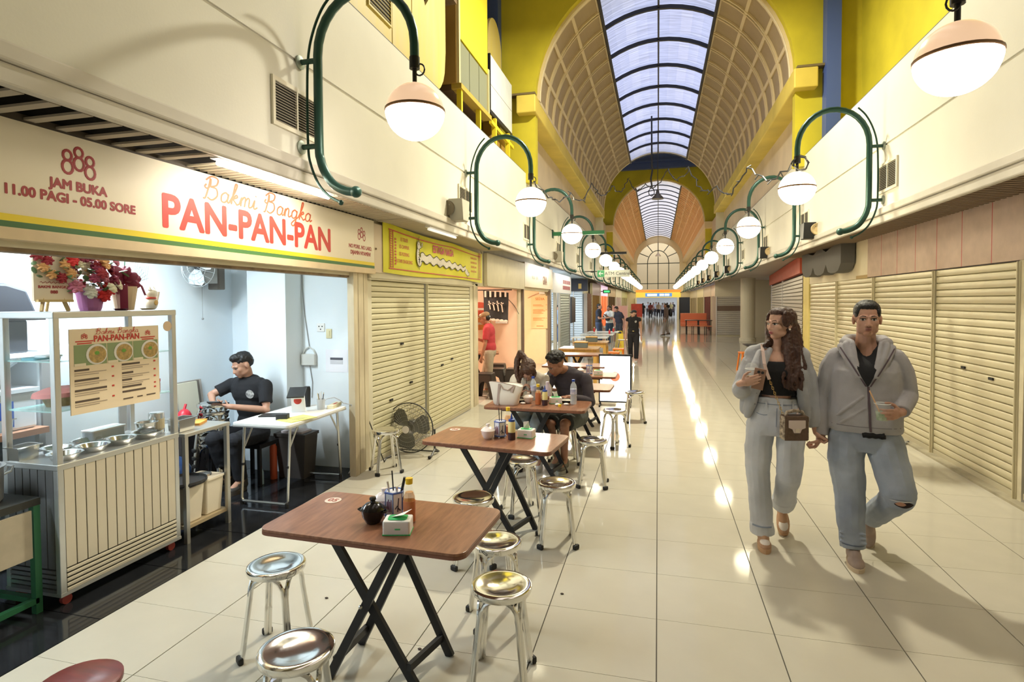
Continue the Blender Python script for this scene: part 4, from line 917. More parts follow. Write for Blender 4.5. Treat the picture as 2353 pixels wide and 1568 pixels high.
# ================================================================ FURNITURE
# ---- steel stools
def make_stool(lab):
    t = thing('steel_stool', lab, 'stool', (0, 0, 0), 0, 'round steel stools at the noodle shop tables')
    obj('seat', MB().lathe([(.0001, .432), (.06, .433), (.075, .437), (.115, .444), (.132, .445), (.140, .440), (.142, .428), (.138, .412), (.130, .410), (.12, .42), (.0001, .42)], n=36), CHROME, t, smooth=40)
    for k in range(4):
        # each arch joins two neighbouring feet and turns over below the seat
        p = []
        A = Vector((.182*cos(R(90*k+45)), .182*sin(R(90*k+45)), 0)); B = Vector((.182*cos(R(90*k+135)), .182*sin(R(90*k+135)), 0))
        d = (B-A).normalized()*.014
        A2 = A*.73+Vector((0, 0, .31))+d*.6; B2 = B*.73+Vector((0, 0, .31))-d*.6
        A0 = A+d+Vector((0, 0, .004)); B0 = B-d+Vector((0, 0, .004)); m_ = (A2+B2)/2
        p = [A0, A0.lerp(A2, .5), A2]
        for a in (20, 45, 70, 90, 110, 135, 160):
            f = (1-cos(R(a)))/2; q = A2.lerp(B2, f); q.z = .31+.10*sin(R(a))**.8
            p.append(q)
        p += [B2, B2.lerp(B0, .5), B0]
        obj('leg_arch', MB().tube(p, .0112, 8), CHROME, t, smooth=True)
    for k in range(4):
        A = Vector((.180*cos(R(90*k+45)), .180*sin(R(90*k+45)), 0)); d = Vector((-A.y, A.x, 0)).normalized()
        obj('rubber_foot', MB().bar(A-d*.026+Vector((0, 0, .017)), A+d*.026+Vector((0, 0, .017)), .027, .034), RUBBER, t, bevel=.008)
    return t
st0 = make_stool('steel stool at the front left of the nearest table, whole in view')
st0.location = (-1.86, 2.45, 0); st0.rotation_euler.z = .15
for x, y, r, l in ((-1.33, 1.86, .4, 'nearest steel stool, cut off by the lower edge of the photo'),
                   (-.70, 2.52, .12, 'steel stool at the right front of the nearest table, standing in the open aisle'),
                   (-.86, 2.98, .5, 'steel stool mostly hidden behind the right corner of the nearest table'),
                   (-1.20, 3.62, .3, 'steel stool between the nearest and second tables, legs hidden by the table top'),
                   (-.71, 4.06, .25, 'steel stool at the front right of the second table in the aisle'),
                   (-1.10, 4.58, .55, 'steel stool behind the second table under its right half'),
                   (-.60, 5.42, .05, 'steel stool right of the third table, near the seated man'),
                   (-.50, 6.95, .7, 'steel stool in front of the lit white sign board'),
                   (-.32, 8.42, .2, 'steel stool right of the lit white sign board, farthest out in the aisle'),
                   (-2.73, 5.36, .75, 'steel stool by the shop jamb in front of the floor fan'),
                   (-.97, 6.12, .3, 'steel stool under the seated man with curly hair'),
                   (-1.32, 6.12, .6, 'steel stool under the seated woman in the pale top'),
                   (-1.52, 5.75, .2, 'steel stool left of the third table below the handbag')):
    dup(st0, (x, y, 0), r, l)
# stacked stools beside the seated shop man
for k in range(6): dup(st0, (-4.10, 4.52, .074*k), .2+.03*k, 'steel stool in the stack by the seated shop man, number %s from the floor' % ['one', 'two', 'three', 'four', 'five', 'six'][k], 'stacked steel stools in the noodle shop')
ws = thing('wooden_stool', 'round dark red wooden stool cut off at the lower left edge', 'stool', (-1.94, 1.50, 0))
obj('seat', MB().lathe([(.0001, .42), (.12, .42), (.13, .43), (.13, .445), (.122, .45), (.0001, .45)], n=32), mat('red_wood', (.20, .035, .03), .3, noise=.4, nscale=8, stretch=(1, 6, 1)), ws, smooth=40)
for k in range(4): obj('leg', MB().tube([(.11*cos(R(90*k+45)), .11*sin(R(90*k+45)), .42), (.14*cos(R(90*k+45)), .14*sin(R(90*k+45)), 0)], .012, 8), CHROME, ws, smooth=True)
# ---- folding tables
WOOD = mat('brown_table_wood', (.33, .15, .08), .28, noise=.45, nscale=6, col2=(.19, .08, .042), stretch=(9, 1.2, 1), bump=.03, bscale=40)
WOODE = mat('table_edge', (.20, .075, .042), .4)
LEGM = mat('table_leg_black', (.014, .014, .016), .45)
def make_table(lab, w=1.0, d=.54):
    t = thing('folding_table', lab, 'table', (0, 0, 0), 0, 'brown folding tables in the aisle')
    obj('tabletop', MB().rbox(-w/2, w/2, -d/2, d/2, .722, .735, .055, 6), WOOD, t, bevel=.002)
    obj('edge_band', MB().rbox(-w/2-.001, w/2+.001, -d/2-.001, d/2+.001, .708, .7225, .056, 6), WOODE, t)
    for y in (-.19, .19): obj('top_rail', MB().box(-.32, .32, y-.02, y+.02, .688, .708), LEGM, t)
    for f, q, u in (((.18, -.06), (-.265, -.075), .6), ((-.235, -.125), (.135, -.115), -.6), ((-.235, .155), (.105, .165), -.6), ((.246, .19), (-.09, .18), .6)):
        obj('leg', MB().bar((*q, .695), (*f, .0), .022, .040, (1, 0, u)), LEGM, t)
    obj('foot_bar', MB().bar((.155, -.075, .09), (.205, .19, .09), .022, .035), LEGM, t); obj('foot_bar', MB().bar((-.20, -.125, .09), (-.20, .155, .09), .022, .035), LEGM, t)
    obj('pivot_bolt', MB().ell((-.055, -.135, .37), .010, n=8, m=6), STEEL, t)
    return t
tb0 = make_table('nearest brown folding table, with the 05 number sticker')
tb0.location = (-1.245, 2.43, 0); tb0.rotation_euler.z = -.04
TB = []
for x, y, r, l in ((-1.17, 4.08, -.11, 'second brown folding table, a white bowl and squeeze bottle on it'),
                   (-1.15, 5.55, -.02, 'third brown folding table, where the couple sits with the handbag'),
                   (-1.02, 6.85, -.03, 'fourth brown folding table, its right end in front of the lit board'),
                   (-1.05, 8.0, 0, 'fifth brown folding table, holding bowl, chopsticks and green napkins'),
                   (-1.30, 9.15, 0, 'sixth folding table, glossy top behind the curly haired man'),
                   (-1.55, 11.1, .05, 'last brown folding table, in front of the yellow wooden tables')):
    dup(tb0, (x, y, 0), r, l)
dup(tb0, (-3.62, 11.0, 0), .3, 'brown folding table inside the pink shop by the man in red')
# number sticker on nearest table
ns = thing('number_sticker', 'round grey 05 sticker on the far left corner of the nearest table', 'sticker', (-1.62, 2.59, .7355), -.04)
obj('disc', MB().lathe([(.0001, .0012), (.042, .0012), (.042, 0)], n=28), mat('sticker_grey', (.66, .55, .46), .5), ns)
tx = text('05', .055, '-y', (0, 0, 0), bold=.001, m=mat('sticker_red', (.35, .08, .05), .5), parent=ns, world=False, name='numeral'); tx.rotation_euler = (-pi/2, 0, 0); tx.location = (0, 0, .0018)
ns2 = dup(ns, (-1.57, 4.28, .7355), -.1, 'round pale sticker on the far left corner of the second table')
PINE = mat('pine_yellow', (.66, .40, .10), .45, noise=.25, nscale=4, stretch=(8, 1, 1)); PINET = mat('pine_top', (.46, .26, .10), .3, noise=.35, nscale=4, stretch=(8, 1, 1))
def make_wtable(lab):
    t = thing('wooden_table', lab, 'table', (-1.65, 12.45, 0), 0, 'yellow wooden tables')
    obj('tabletop', MB().box(-.42, .42, -.38, .38, .72, .75), PINET, t, bevel=.004)
    obj('apron', MB().box(-.39, .39, -.35, .35, .62, .72), PINE, t)
    for x in (-.36, .36):
        for y in (-.32, .32): obj('leg', MB().box(x-.035, x+.035, y-.035, y+.035, 0, .62), PINE, t)
    return t
wt = make_wtable('nearer yellow wooden table with a grey tissue crate on it')
dup(wt, (-1.62, 14.35, 0), 0, 'farther yellow wooden table with a grey tissue crate on it')
WT = mat('pale_table_top', (.62, .68, .70), .25)
for i, (x, y) in enumerate(((-1.85, 16.2), (-1.8, 17.6), (-1.75, 19.0))):
    t = thing('metal_table', ['first', 'second', 'third'][i]+' pale steel topped table behind the yellow wooden tables', 'table', (x, y, 0), 0, 'pale metal tables')
    obj('tabletop', MB().box(-.5, .5, -.4, .4, .73, .75), WT, t)
    for a in (-.45, .45):
        for b in (-.35, .35): obj('leg', MB().tube([(a, b, 0), (a, b, .73)], .015, 6), STEEL, t)
for i, (x, y, z) in enumerate(((-1.85, 17.7, .75), (-1.45, 17.8, .75), (-1.42, 19.0, .75), (-2.05, 19.0, .75))):
    t = thing('sauce_bottle', 'small %s bottle on the %s' % (['white', 'red', 'red', 'red'][i], ['second pale table', 'right end of the second pale table', 'right end of the third pale table', 'left half of the third pale table'][i]), 'bottle', (x, y, z), 0, 'small bottles on the pale tables')
    c = [(.7, .7, .7), (.6, .04, .04)][min(i, 1)]
    obj('body', MB().lathe([(.03, 0), (.03, .09), (.012, .12), (.0001, .12)], n=10), mat('bot%d' % min(i, 1), c, .3), t, smooth=True); obj('cap', MB().lathe([(.014, .12), (.01, .16), (.0001, .16)], n=8), WPLAST, t)
for i, (x, y) in enumerate(((-1.62, 12.4), (-1.60, 14.25))):
    t = thing('tissue_crate', ['grey crate with orange lid on the nearer yellow table', 'grey crate with wooden lid on the farther yellow table'][i], 'box', (x, y, .75), 0, 'tissue crates')
    obj('box', MB().box(-.14, .14, -.08, .08, 0, .11), mat('crate_grey', (.12, .15, .15), .6), t, bevel=.006); obj('lid', MB().box(-.145, .145, -.085, .085, .11, .13), PINE, t)
for i, (x, y) in enumerate(((-1.15, 12.9), (-1.1, 14.8), (-1.05, 15.9))):
    t = thing('orange_stool', ['first', 'second', 'third'][i]+' orange stool low beside the yellow wooden tables', 'stool', (x, y, 0), 0, 'orange stools by the wooden tables')
    obj('seat', MB().box(-.15, .15, -.15, .15, .42, .46), mat('orange_plastic', (.80, .22, .03), .4), t, bevel=.01)
    for a in (-.12, .12):
        for b in (-.12, .12): obj('leg', MB().bar((a, b, .42), (a*1.2, b*1.2, 0), .03, .03), MATS['orange_plastic'], t)
wfs = thing('wet_floor_sign', 'yellow folding caution sign beside the pale tables', 'sign', (-1.30, 20.3, 0))
for s in (-1, 1): obj('panel', MB().add([(-.15, .18*s, 0), (.15, .18*s, 0), (.12, .02*s, .62), (-.12, .02*s, .62)], [(0, 1, 2, 3)]).add([(-.15, .18*s-.02, 0), (.15, .18*s-.02, 0), (.12, .02*s-.02, .62), (-.12, .02*s-.02, .62)], [(0, 3, 2, 1)]), mat('caution_yellow', (.85, .60, .02), .4), wfs)
obj('handle', MB().tube([(-.08, 0, .62), (-.07, 0, .70), (.07, 0, .70), (.08, 0, .62)], .02, 6), MATS['caution_yellow'], wfs)
obj('triangle', MB().tube([(-.06, -.165, .2), (.06, -.165, .2), (0, -.135, .34)], .008, 4, closed=True), RED, wfs)
rs = thing('steel_rack', 'thin steel stand beside the yellow caution sign', 'stand', (-1.0, 17.0, 0))
for a in (-.15, .15):
    for b in (-.12, .12): obj('leg', MB().tube([(a*.6, b*.6, .62), (a*1.2, b*1.2, 0)], .012, 6), STEEL, rs)
obj('tray', MB().box(-.14, .14, -.1, .1, .6, .63), STEEL, rs)
# lit white sign board
lb = thing('light_board', 'lit white standing sign board with a red dot', 'sign', (-.69, 9.62, 0), .02)
obj('face', MB().box(-.245, .245, -.032, -.022, .09, .84), mat('lit_white', (.95, .95, .96), .4, emit=2.6, ecol=(.92, .93, 1)), lb)
obj('frame', MB().box(-.27, .27, -.03, .03, .84, .87).box(-.27, .27, -.03, .03, .065, .09).box(-.27, -.245, -.03, .03, .09, .84).box(.245, .27, -.03, .03, .09, .84), BLACK, lb)
obj('back', MB().box(-.25, .25, -.01, .03, .08, .85), mat('navy_back', (.03, .03, .12), .5), lb)
for x in (-.25, .25): obj('foot', MB().bar((x, -.14, .015), (x, .14, .015), .025, .03), BLACK, lb); obj('post', MB().box(x-.012, x+.012, -.012, .012, 0, .09), BLACK, lb)
obj('red_dot', MB().lathe([(.0001, 0), (.082, 0), (.082, .003)], (.0, -.032, .50), 28, 'y'), mat('dot_red', (.85, .12, .06), .5, emit=.9), lb)
# black plastic stools by pink shop
def make_pstool(lab):
    t = thing('plastic_stool', lab, 'stool', (0, 0, 0), 0, 'dark plastic stools by the pink shop'); bp = mat('stool_brown_black', (.045, .035, .03), .35)
    obj('seat', MB().rbox(-.14, .14, -.14, .14, .43, .46, .03), bp, t, bevel=.008)
    for k in range(4):
        mb = MB(); sd = [(-.14, .43), (-.19, 0), (-.13, 0), (-.085, .22), (-.06, .29), (0, .32), (.06, .29), (.085, .22), (.13, 0), (.19, 0), (.14, .43)]
        a = R(90*k); n = len(sd); v = []
        for off in (0, .012):
            for x, z in sd:
                y = -(.14+.05*(1-z/.43))+off; v.append((x*cos(a)-y*sin(a), x*sin(a)+y*cos(a), z))
        q = [(0, 1, 2, 3), (0, 3, 4), (0, 4, 5), (0, 5, 10), (5, 6, 10), (6, 7, 10), (7, 8, 9, 10)]
        mb.add(v, q+[tuple(n+i for i in reversed(f)) for f in q]+[(i, (i+1) % n, n+(i+1) % n, n+i) for i in range(n)]); obj('leg', mb, bp, t)
    return t
ps = make_pstool('dark plastic stool at the pink shop opening beside the handbag')
ps.location = (-3.05, 9.95, 0)
for x, y, z, l in ((-3.05, 10.7, 0, 'dark plastic stool just behind the man in the red shirt'), (-3.5, 9.75, 0, 'dark plastic stool half hidden by the shutter edge in the pink shop'),
                   (-2.72, 10.75, 0, 'dark plastic stool nearest the seated woman, in front of the pink wall'), (-3.25, 11.5, 0, 'dark plastic stool deepest against the pink wall')):
    dup(ps, (x, y, z), .1, l)
# floor fan
ff = thing('floor_fan', 'large round black floor fan leaning by the cream shutter', 'fan', (-2.78, 6.05, 0), .0)
WIRE = mat('fan_wire', (.28, .27, .22), .35, .6)
C_ = (0, 0, .305); cg_ = MB()
for q, yy in ((.05, -.09), (.10, -.085), (.15, -.08), (.20, -.07), (.24, -.055), (.27, -.035), (.285, 0)): cg_.tube([(q*cos(R(a)), yy, .305+q*sin(R(a))) for a in range(0, 360, 10)], .0022, 4, closed=True)
for a in range(0, 360, 8): cg_.tube([(.04*cos(R(a)), -.095, .305+.04*sin(R(a))), (.18*cos(R(a+8)), -.08, .305+.18*sin(R(a+8))), (.285*cos(R(a+14)), 0, .305+.285*sin(R(a+14))), (.25*cos(R(a+14)), .07, .305+.25*sin(R(a+14))), (.06*cos(R(a)), .1, .305+.06*sin(R(a)))], .0016, 3)
obj('cage', cg_, WIRE, ff)
obj('outer_ring', MB().tube([(.29*cos(R(a)), 0, .305+.29*sin(R(a))) for a in range(0, 360, 10)], .007, 6, closed=True), mat('fan_dark', (.06, .06, .055), .4, .3), ff)
for k in range(3):
    v = []; a0 = R(120*k+15)
    for q, w in ((.04, .03), (.11, .085), (.19, .11), (.25, .07)):
        for s in (-1, 0, 1): v.append((q*cos(a0)-s*w*sin(a0), .02*s, .305+q*sin(a0)+s*w*cos(a0)))
    obj('blade', MB().add(v, [(3*i+j, 3*i+j+1, 3*i+4+j, 3*i+3+j) for i in range(3) for j in range(2)]), mat('fan_blade_dark', (.16, .16, .14), .4, .4), ff, smooth=True)
obj('badge', MB().lathe([(.0001, .0), (.042, 0), (.042, .012)], (0, -.10, .305), 20, 'y'), mat('badge_white', (.8, .74, .66), .4), ff)
obj('motor', MB().lathe([(.05, -.14), (.08, -.12), (.08, -.02), (.04, 0)], (0, 0, .305), 16, 'y'), mat('fan_dark', (.06, .06, .055)), ff)
for s in (-1, 1): obj('stand', MB().tube([(.31*s, 0, .305), (.31*s, 0, .08), (.31*s, -.1, .02), (.31*s, -.16, .02)], .012, 6).tube([(.31*s, 0, .08), (.31*s, .12, .02)], .012, 6), mat('fan_dark', (.06, .06, .055)), ff); obj('rubber_foot', MB().ell((.31*s, -.16, .02), .02, n=8, m=6), RUBBER, ff)
obj('cross_bar', MB().tube([(-.31, .1, .02), (.31, .1, .02)], .01, 6), mat('fan_dark', (.06, .06, .055)), ff)
fc = thing('floor_cable', 'thin dark cable running along the jamb to the floor fan', 'cable', (-2.95, 5.6, 0))
obj('cord', MB().tube([(-.03, -.3, .75), (-.01, -.1, .4), (.02, .0, .15), (.05, .05, .01), (.0, .2, .006), (.06, .4, .006)], .006, 5), BPLAST, fc)
# ---- right side: bench, tables, orange stool
oc = mat('bench_orange', (.66, .20, .10), .5)
be = thing('orange_bench', 'orange padded bench with high back far on the right', 'bench', (1.3, 35.2, 0))
obj('back', MB().box(0, 1.5, .35, .5, .3, 1.02), oc, be, bevel=.02); obj('seat', MB().box(0, 1.5, -.1, .35, .25, .45), oc, be, bevel=.02); obj('plinth', MB().box(0.02, 1.48, 0, .45, 0, .25), mat('bench_pale', (.7, .6, .5), .6), be)
for i, (x, y) in enumerate(((1.75, 31.5), (2.35, 31.2))):
    t = thing('cafe_table', ['left', 'right'][i]+' black framed cafe table in front of the orange bench', 'table', (x, y, 0), 0, 'cafe tables far right')
    obj('tabletop', MB().box(-.36, .36, -.35, .35, .72, .75), BLACK, t)
    for a in (-.3, .3):
        for b in (-.3, .3): obj('leg', MB().box(a-.015, a+.015, b-.015, b+.015, 0, .72), BLACK, t)
    for dx in (-.16, .16):
        c = thing('cafe_stool', '%s orange seated stool under the %s black cafe table' % (['left', 'right'][dx > 0], ['left', 'right'][i]), 'stool', (x+dx, y-.55, 0), 0, 'orange seated stools far right')
        obj('seat', MB().box(-.14, .14, -.14, .14, .44, .48), oc, c)
        for a in (-.12, .12):
            for b in (-.12, .12): obj('leg', MB().box(a-.01, a+.01, b-.01, b+.01, 0, .44), BLACK, c)
bt = thing('round_black_table', 'thin black table top just left of the walking woman', 'table', (2.50, 13.9, 0))
obj('tabletop', MB().box(-.58, .5, -.3, .3, .73, .75), BLACK, bt); obj('column', MB().tube([(0, 0, 0), (0, 0, .73)], .03, 8), BLACK, bt); obj('base', MB().lathe([(.25, 0), (.25, .02), (.03, .04)], n=16), BLACK, bt)
os_ = thing('tall_orange_stool', 'orange plastic stool beside the black table behind the woman', 'stool', (2.12, 15.1, 0), .2)
OP = mat('orange_plastic', (.80, .22, .03), .4)
obj('seat', MB().box(-.15, .15, -.15, .15, .44, .48), OP, os_, bevel=.01)
for a in (-.12, .12):
    for b in (-.12, .12): obj('leg', MB().bar((a, b, .45), (a*1.35, b*1.35, 0), .035, .03), OP, os_)
obj('brace', MB().bar((-.13, -.13, .40), (.13, .1, .28), .02, .03), OP, os_)
ps_ = thing('poster_stand', 'red food poster stand far down the aisle', 'sign', (-1.06, 30, 0))
obj('poster', MB().box(-.28, .28, -.02, .02, .95, 1.62), mat('poster_red', (.62, .07, .04), .5, noise=.3, nscale=6), ps_); obj('lower_sheet', MB().box(-.28, .28, -.02, .02, .35, .95), mat('poster_pale', (.75, .5, .35), .5, noise=.3, nscale=8), ps_); obj('foot', MB().box(-.28, .28, -.15, .15, 0, .03).box(-.02, .02, .02, .04, 0, .35), BLACK, ps_)
# low counter far left with pale panel
lc_ = thing('low_counter', 'low brown counter beside the two standing men', 'counter', (-2.55, 25.2, 0))
obj('body', MB().box(0, .9, 0, .8, 0, .6), mat('counter_brown', (.35, .2, .12), .5), lc_); obj('worktop', MB().box(-.03, 1.0, -.05, .85, .6, .65), mat('counter_top', (.62, .55, .46), .4), lc_)
wb = thing('pale_partition', 'pale lilac free standing partition far left', 'partition', (-2.5, 33, 0)); obj('panel', MB().box(0, .8, -.03, .03, .1, 1.5), mat('lilac_panel', (.72, .66, .7), .6), wb); obj('frame', MB().box(-.03, 0, -.04, .04, 0, 1.55).box(.8, .83, -.04, .04, 0, 1.55), WPLAST, wb)
# crumpled bag by right shutter
cbg = thing('crumpled_bottle', 'flattened clear plastic bottle on the floor by the right shutter post', 'bottle', (2.86, 7.8, 0), .6)
obj('body', MB().lathe([(.0001, -.10), (.03, -.1), (.034, -.02), (.03, .05), (.012, .09), (.012, .11)], (0, 0, .022), 10, 'x', 1, .6), mat('cloudy_plastic', (.5, .52, .52), .3, alpha=.7), cbg, smooth=True); obj('cap', MB().lathe([(.014, .105), (.014, .125), (.0001, .125)], (0, 0, .02), 10, 'x'), BPLAST, cbg)
for i, (x, y) in enumerate(((-1.16, 2.62), (-.55, 3.33), (.28, 2.37), (-1.9, 2.95))):
    t = tag(obj('floor_crumb', MB().ell((x, y, .004), .012, .008, .004, 6, 4), mat('crumb_dark', (.06, .04, .03), .8)), 'small dark crumb on the floor %s' % ['under the nearest table', 'right of the steel stools', 'in the open aisle', 'left of the nearest table'][i], 'crumb', 'crumbs on the floor')
# ================================================================ NOODLE CART
ALU = mat('aluminium', (.60, .61, .60), .32, .75); CORR = mat('cart_panel', (.66, .60, .48), .4, .35); CSID = mat('cart_side', (.30, .30, .30), .3, .7)
ct = thing('noodle_cart', 'aluminium food cart with glass display and ribbed lower front', 'cart', (-3.53, 2.905, 0))
hx, hy = .21, .425
# frame posts
for x in (-1, 1):
    for y in (-1, 1): obj('corner_post', MB().cbox((x*(hx-.018), y*(hy-.018), .88), (.036, .036, 1.60)), ALU, ct, bevel=.004)
obj('top_panel', MB().box(-hx-.003, hx+.003, -hy-.003, hy+.003, 1.675, 1.715), ALU, ct, bevel=.006)
obj('counter', MB().box(-hx-.002, hx+.002, -hy-.002, hy+.002, .80, .835), ALU, ct, bevel=.004)
n = 12; w = (2*hy-.07)/n
mp = MB().plate([(0, .0), (.004, .004), (.010, .004), (.010, w-.008), (.004, w-.008), (0, w-.004)], 'z', .235, .80) if 0 else MB().box(0, .010, .0035, w-.0035, .225, .80).mesh('front_plank', CORR)
rep('front_plank', mp, ct, [(hx-.012, -hy+.035+i*w, 0) for i in range(n)])
obj('front_backing', MB().box(hx-.03, hx-.012, -hy+.03, hy-.03, .08, .80), DARK, ct)
for i in range(5): obj('kick_rib', MB().box(hx-.012, hx+.002, -hy+.036, hy-.036, .085+.028*i, .105+.028*i), CORR, ct, bevel=.004)
ns_ = 6; w2 = (2*hx-.07)/ns_
sp_ = MB().box(.003, w2-.003, 0, .010, .225, .80).mesh('side_plank', CSID)
for s in (-1, 1): rep('side_plank', sp_, ct, [(-hx+.035+i*w2, s*hy-(.010 if s > 0 else 0), 0) for i in range(ns_)])
for i in range(5): obj('side_rib', MB().box(-hx+.036, hx-.036, -hy-.002, -hy+.012, .085+.028*i, .105+.028*i), CSID, ct)
obj('side_backing', MB().box(-hx+.03, hx-.03, -hy+.012, -hy+.02, .08, .8), DARK, ct)
obj('bottom_frame', MB().box(-hx-.002, hx+.002, -hy-.002, hy+.002, .065, .085), ALU, ct)
for x in (-1, 1):
    for y in (-1, 1): obj('caster', MB().lathe([(.03, -.012), (.03, .012), (.0001, .012)], (x*.17, y*.37, .03), 12, 'x'), mat('caster_red', (.35, .06, .05), .5), ct)
for z in (1.13, 1.42): obj('glass_shelf', MB().box(-hx+.03, hx-.03, -hy+.02, hy-.02, z, z+.008), mat('shelf_glass', (.45, .75, .70), .08, alpha=.45), ct)
obj('front_glass', MB().box(hx-.012, hx-.009, -hy+.036, hy-.036, .84, 1.675), GLASS, ct)
for s in (-1, 1): obj('side_glass', MB().box(-hx+.036, hx-.036, s*(hy-.012)-.002, s*(hy-.012)+.002, .84, 1.675), GLASS, ct)
obj('round_sticker', MB().lathe([(.0001, 0), (.035, 0), (.035, .002)], (hx-.005, hy-.07, 1.60), 20, 'x'), mat('sticker_tan', (.7, .52, .34), .5), ct)
# menu board on the cart front
mn = thing('menu_board', 'cream menu sheet with food photos on the cart glass', 'menu', (-3.315, 2.865, 1.36))
obj('sheet', MB().box(0, .006, -.305, .305, -.255, .25), mat('menu_cream', (.80, .66, .46), .6), mn)
RM = RI; mx_ = .0075
text('PAN-PAN-PAN', .052, '+x', (mx_, 0, .185), bold=.0015, sx=.93, m=RM, parent=mn, world=False)
script_text('Bakmi Bangka', .052, mn.location.x+mx_, mn.location.y, mn.location.z+.213, .0016, RM, mn)
for y in (-.215, .22):
    eights(mn.location.y+y, mn.location.z+.205, .035, mn, RM, x=mn.location.x+mx_, r=.0018)
    for k in range(2): obj('small_print', MB().box(mx_-.001, mx_, y-.055+.01*k, y+.055-.01*k, .172-.013*k, .179-.013*k), RM, mn)
FG = mat('photo_green', (.26, .33, .16), .5); FD = mat('food_noodle', (.62, .40, .14), .6, noise=.6, nscale=60, col2=(.30, .22, .08)); BWH = mat('bowl_white', (.75, .72, .68), .4)
for i, (y0, y1, yc) in enumerate(((-.28, -.075, -.14), (-.07, .105, .04), (.11, .295, .235))):
    obj('photo', MB().box(.005, .0068, y0, y1, .03, .155), FG, mn)
    obj('bowl_photo', MB().lathe([(.0001, 0), (.068, 0), (.068, .001)], (.0075, yc, .092), 22, 'x', 1, .92), BWH, mn)
    obj('noodle_photo', MB().lathe([(.0001, 0), (.056, 0), (.056, .001)], (.0085, yc+.004, .09), 20, 'x', 1, .92), FD, mn)
    obj('garnish_photo', MB().ell((.0095, yc, .10), .001, .016, .012, 8, 5), mat('garnish', (.15, .35, .05), .5), mn)
    obj('caption', MB().box(.0072, .0085, y0+.0, y0+.07, .03, .045), mat('caption_cream', (.8, .7, .52), .5), mn)
INK = mat('menu_ink', (.10, .07, .05), .6); INK2 = mat('menu_ink_light', (.40, .32, .24), .6)
for cy, rows in ((-.28, ((.005, .09), (-.055, .15), (-.115, .20), (-.18, .15))), (.025, ((.01, .13), (-.045, .08), (-.09, .07), (-.135, .14), (-.165, .17)))):
    for z, L in rows:
        obj('dish_name', MB().box(mx_-.001, mx_, cy, cy+L, z-.006, z+.006), INK, mn); obj('price', MB().box(mx_-.001, mx_, cy+.235, cy+.25, z-.004, z+.006), RM, mn)
        if z > -.13 or cy < 0:
            for k in range(2): obj('dish_note', MB().box(mx_-.001, mx_, cy, cy+.2-.05*k, z-.02-.012*k, z-.015-.012*k), INK2, mn)
obj('footer_line', MB().box(mx_-.001, mx_, .03, .10, -.215, -.207).box(mx_-.001, mx_, .13, .17, -.215, -.207).box(mx_-.001, mx_, .2, .27, -.215, -.207), INK, mn)
# pans on the counter
PAN = mat('pan_steel', (.70, .70, .69), .18, 1)
def pan(lab, x, y, z, r=.085, h=.035, name='steel_pan'):
    t = thing(name, lab, 'pan', (x, y, z), 0, 'steel pans in the cart')
    obj('bowl', MB().lathe([(r*.75, 0), (r*.78, .002), (r*.95, h), (r*1.08, h+.002), (r*1.08, h+.005), (r*.93, h+.002), (r*.72, .006), (.0001, .006)], n=28), PAN, t, smooth=True)
    obj('rim', MB().tube([(r*1.08*cos(R(a)), r*1.08*sin(R(a)), h+.003) for a in range(0, 360, 15)], .003, 5, closed=True), PAN, t, smooth=True)
    return t
for i, (x, y, r) in enumerate(((-3.42, 2.60, .085), (-3.44, 2.79, .085), (-3.44, 2.98, .085), (-3.43, 3.17, .09), (-3.60, 2.69, .08), (-3.60, 2.88, .08))):
    pan(['steel pan nearest the glass corner of the cart', 'second steel pan along the cart glass', 'third steel pan along the cart glass', 'fourth, largest steel pan along the cart glass', 'steel pan in the back row, left', 'steel pan in the back row, right'][i], x, y, .835, r)
bwl = pan('deep steel bowl standing on the fourth pan', -3.43, 3.17, .876, .065, .06, 'steel_bowl')
def bin_(lab, x, y, z, sx=.07, sy=.09, h=.10, spoon=False):
    t = thing('steel_tray', lab, 'tray', (x, y, z), 0, 'deep steel trays')
    obj('tub', MB().box(-sx*.9, sx*.9, -sy*.9, sy*.9, 0, .004).add([(-sx*.9, -sy*.9, 0), (sx*.9, -sy*.9, 0), (sx*.9, sy*.9, 0), (-sx*.9, sy*.9, 0), (-sx, -sy, h), (sx, -sy, h), (sx, sy, h), (-sx, sy, h)], [(0, 1, 5, 4), (1, 2, 6, 5), (2, 3, 7, 6), (3, 0, 4, 7)]), PAN, t)
    obj('rim', MB().box(-sx-.012, sx+.012, -sy-.012, -sy, h-.003, h+.003).box(-sx-.012, sx+.012, sy, sy+.012, h-.003, h+.003).box(-sx-.012, -sx, -sy, sy, h-.003, h+.003).box(sx, sx+.012, -sy, sy, h-.003, h+.003), PAN, t)
    obj('filling', MB().box(-sx*.95, sx*.95, -sy*.95, sy*.95, h*.6, h*.7), mat('tray_food', (.16, .12, .07), .7, noise=.5, nscale=30), t)
    if spoon: obj('spoon', MB().bar((0, 0, h*.7), (-.03, .05, h+.09), .014, .004), PAN, t)
    return t
bin_('deep steel tray on the cart counter at its left end', -3.66, 2.54, .835, .045, .06, .08)

bin_('steel tray standing on the near end of the steel side table', -3.43, 3.47, .815, .055, .075, .09)
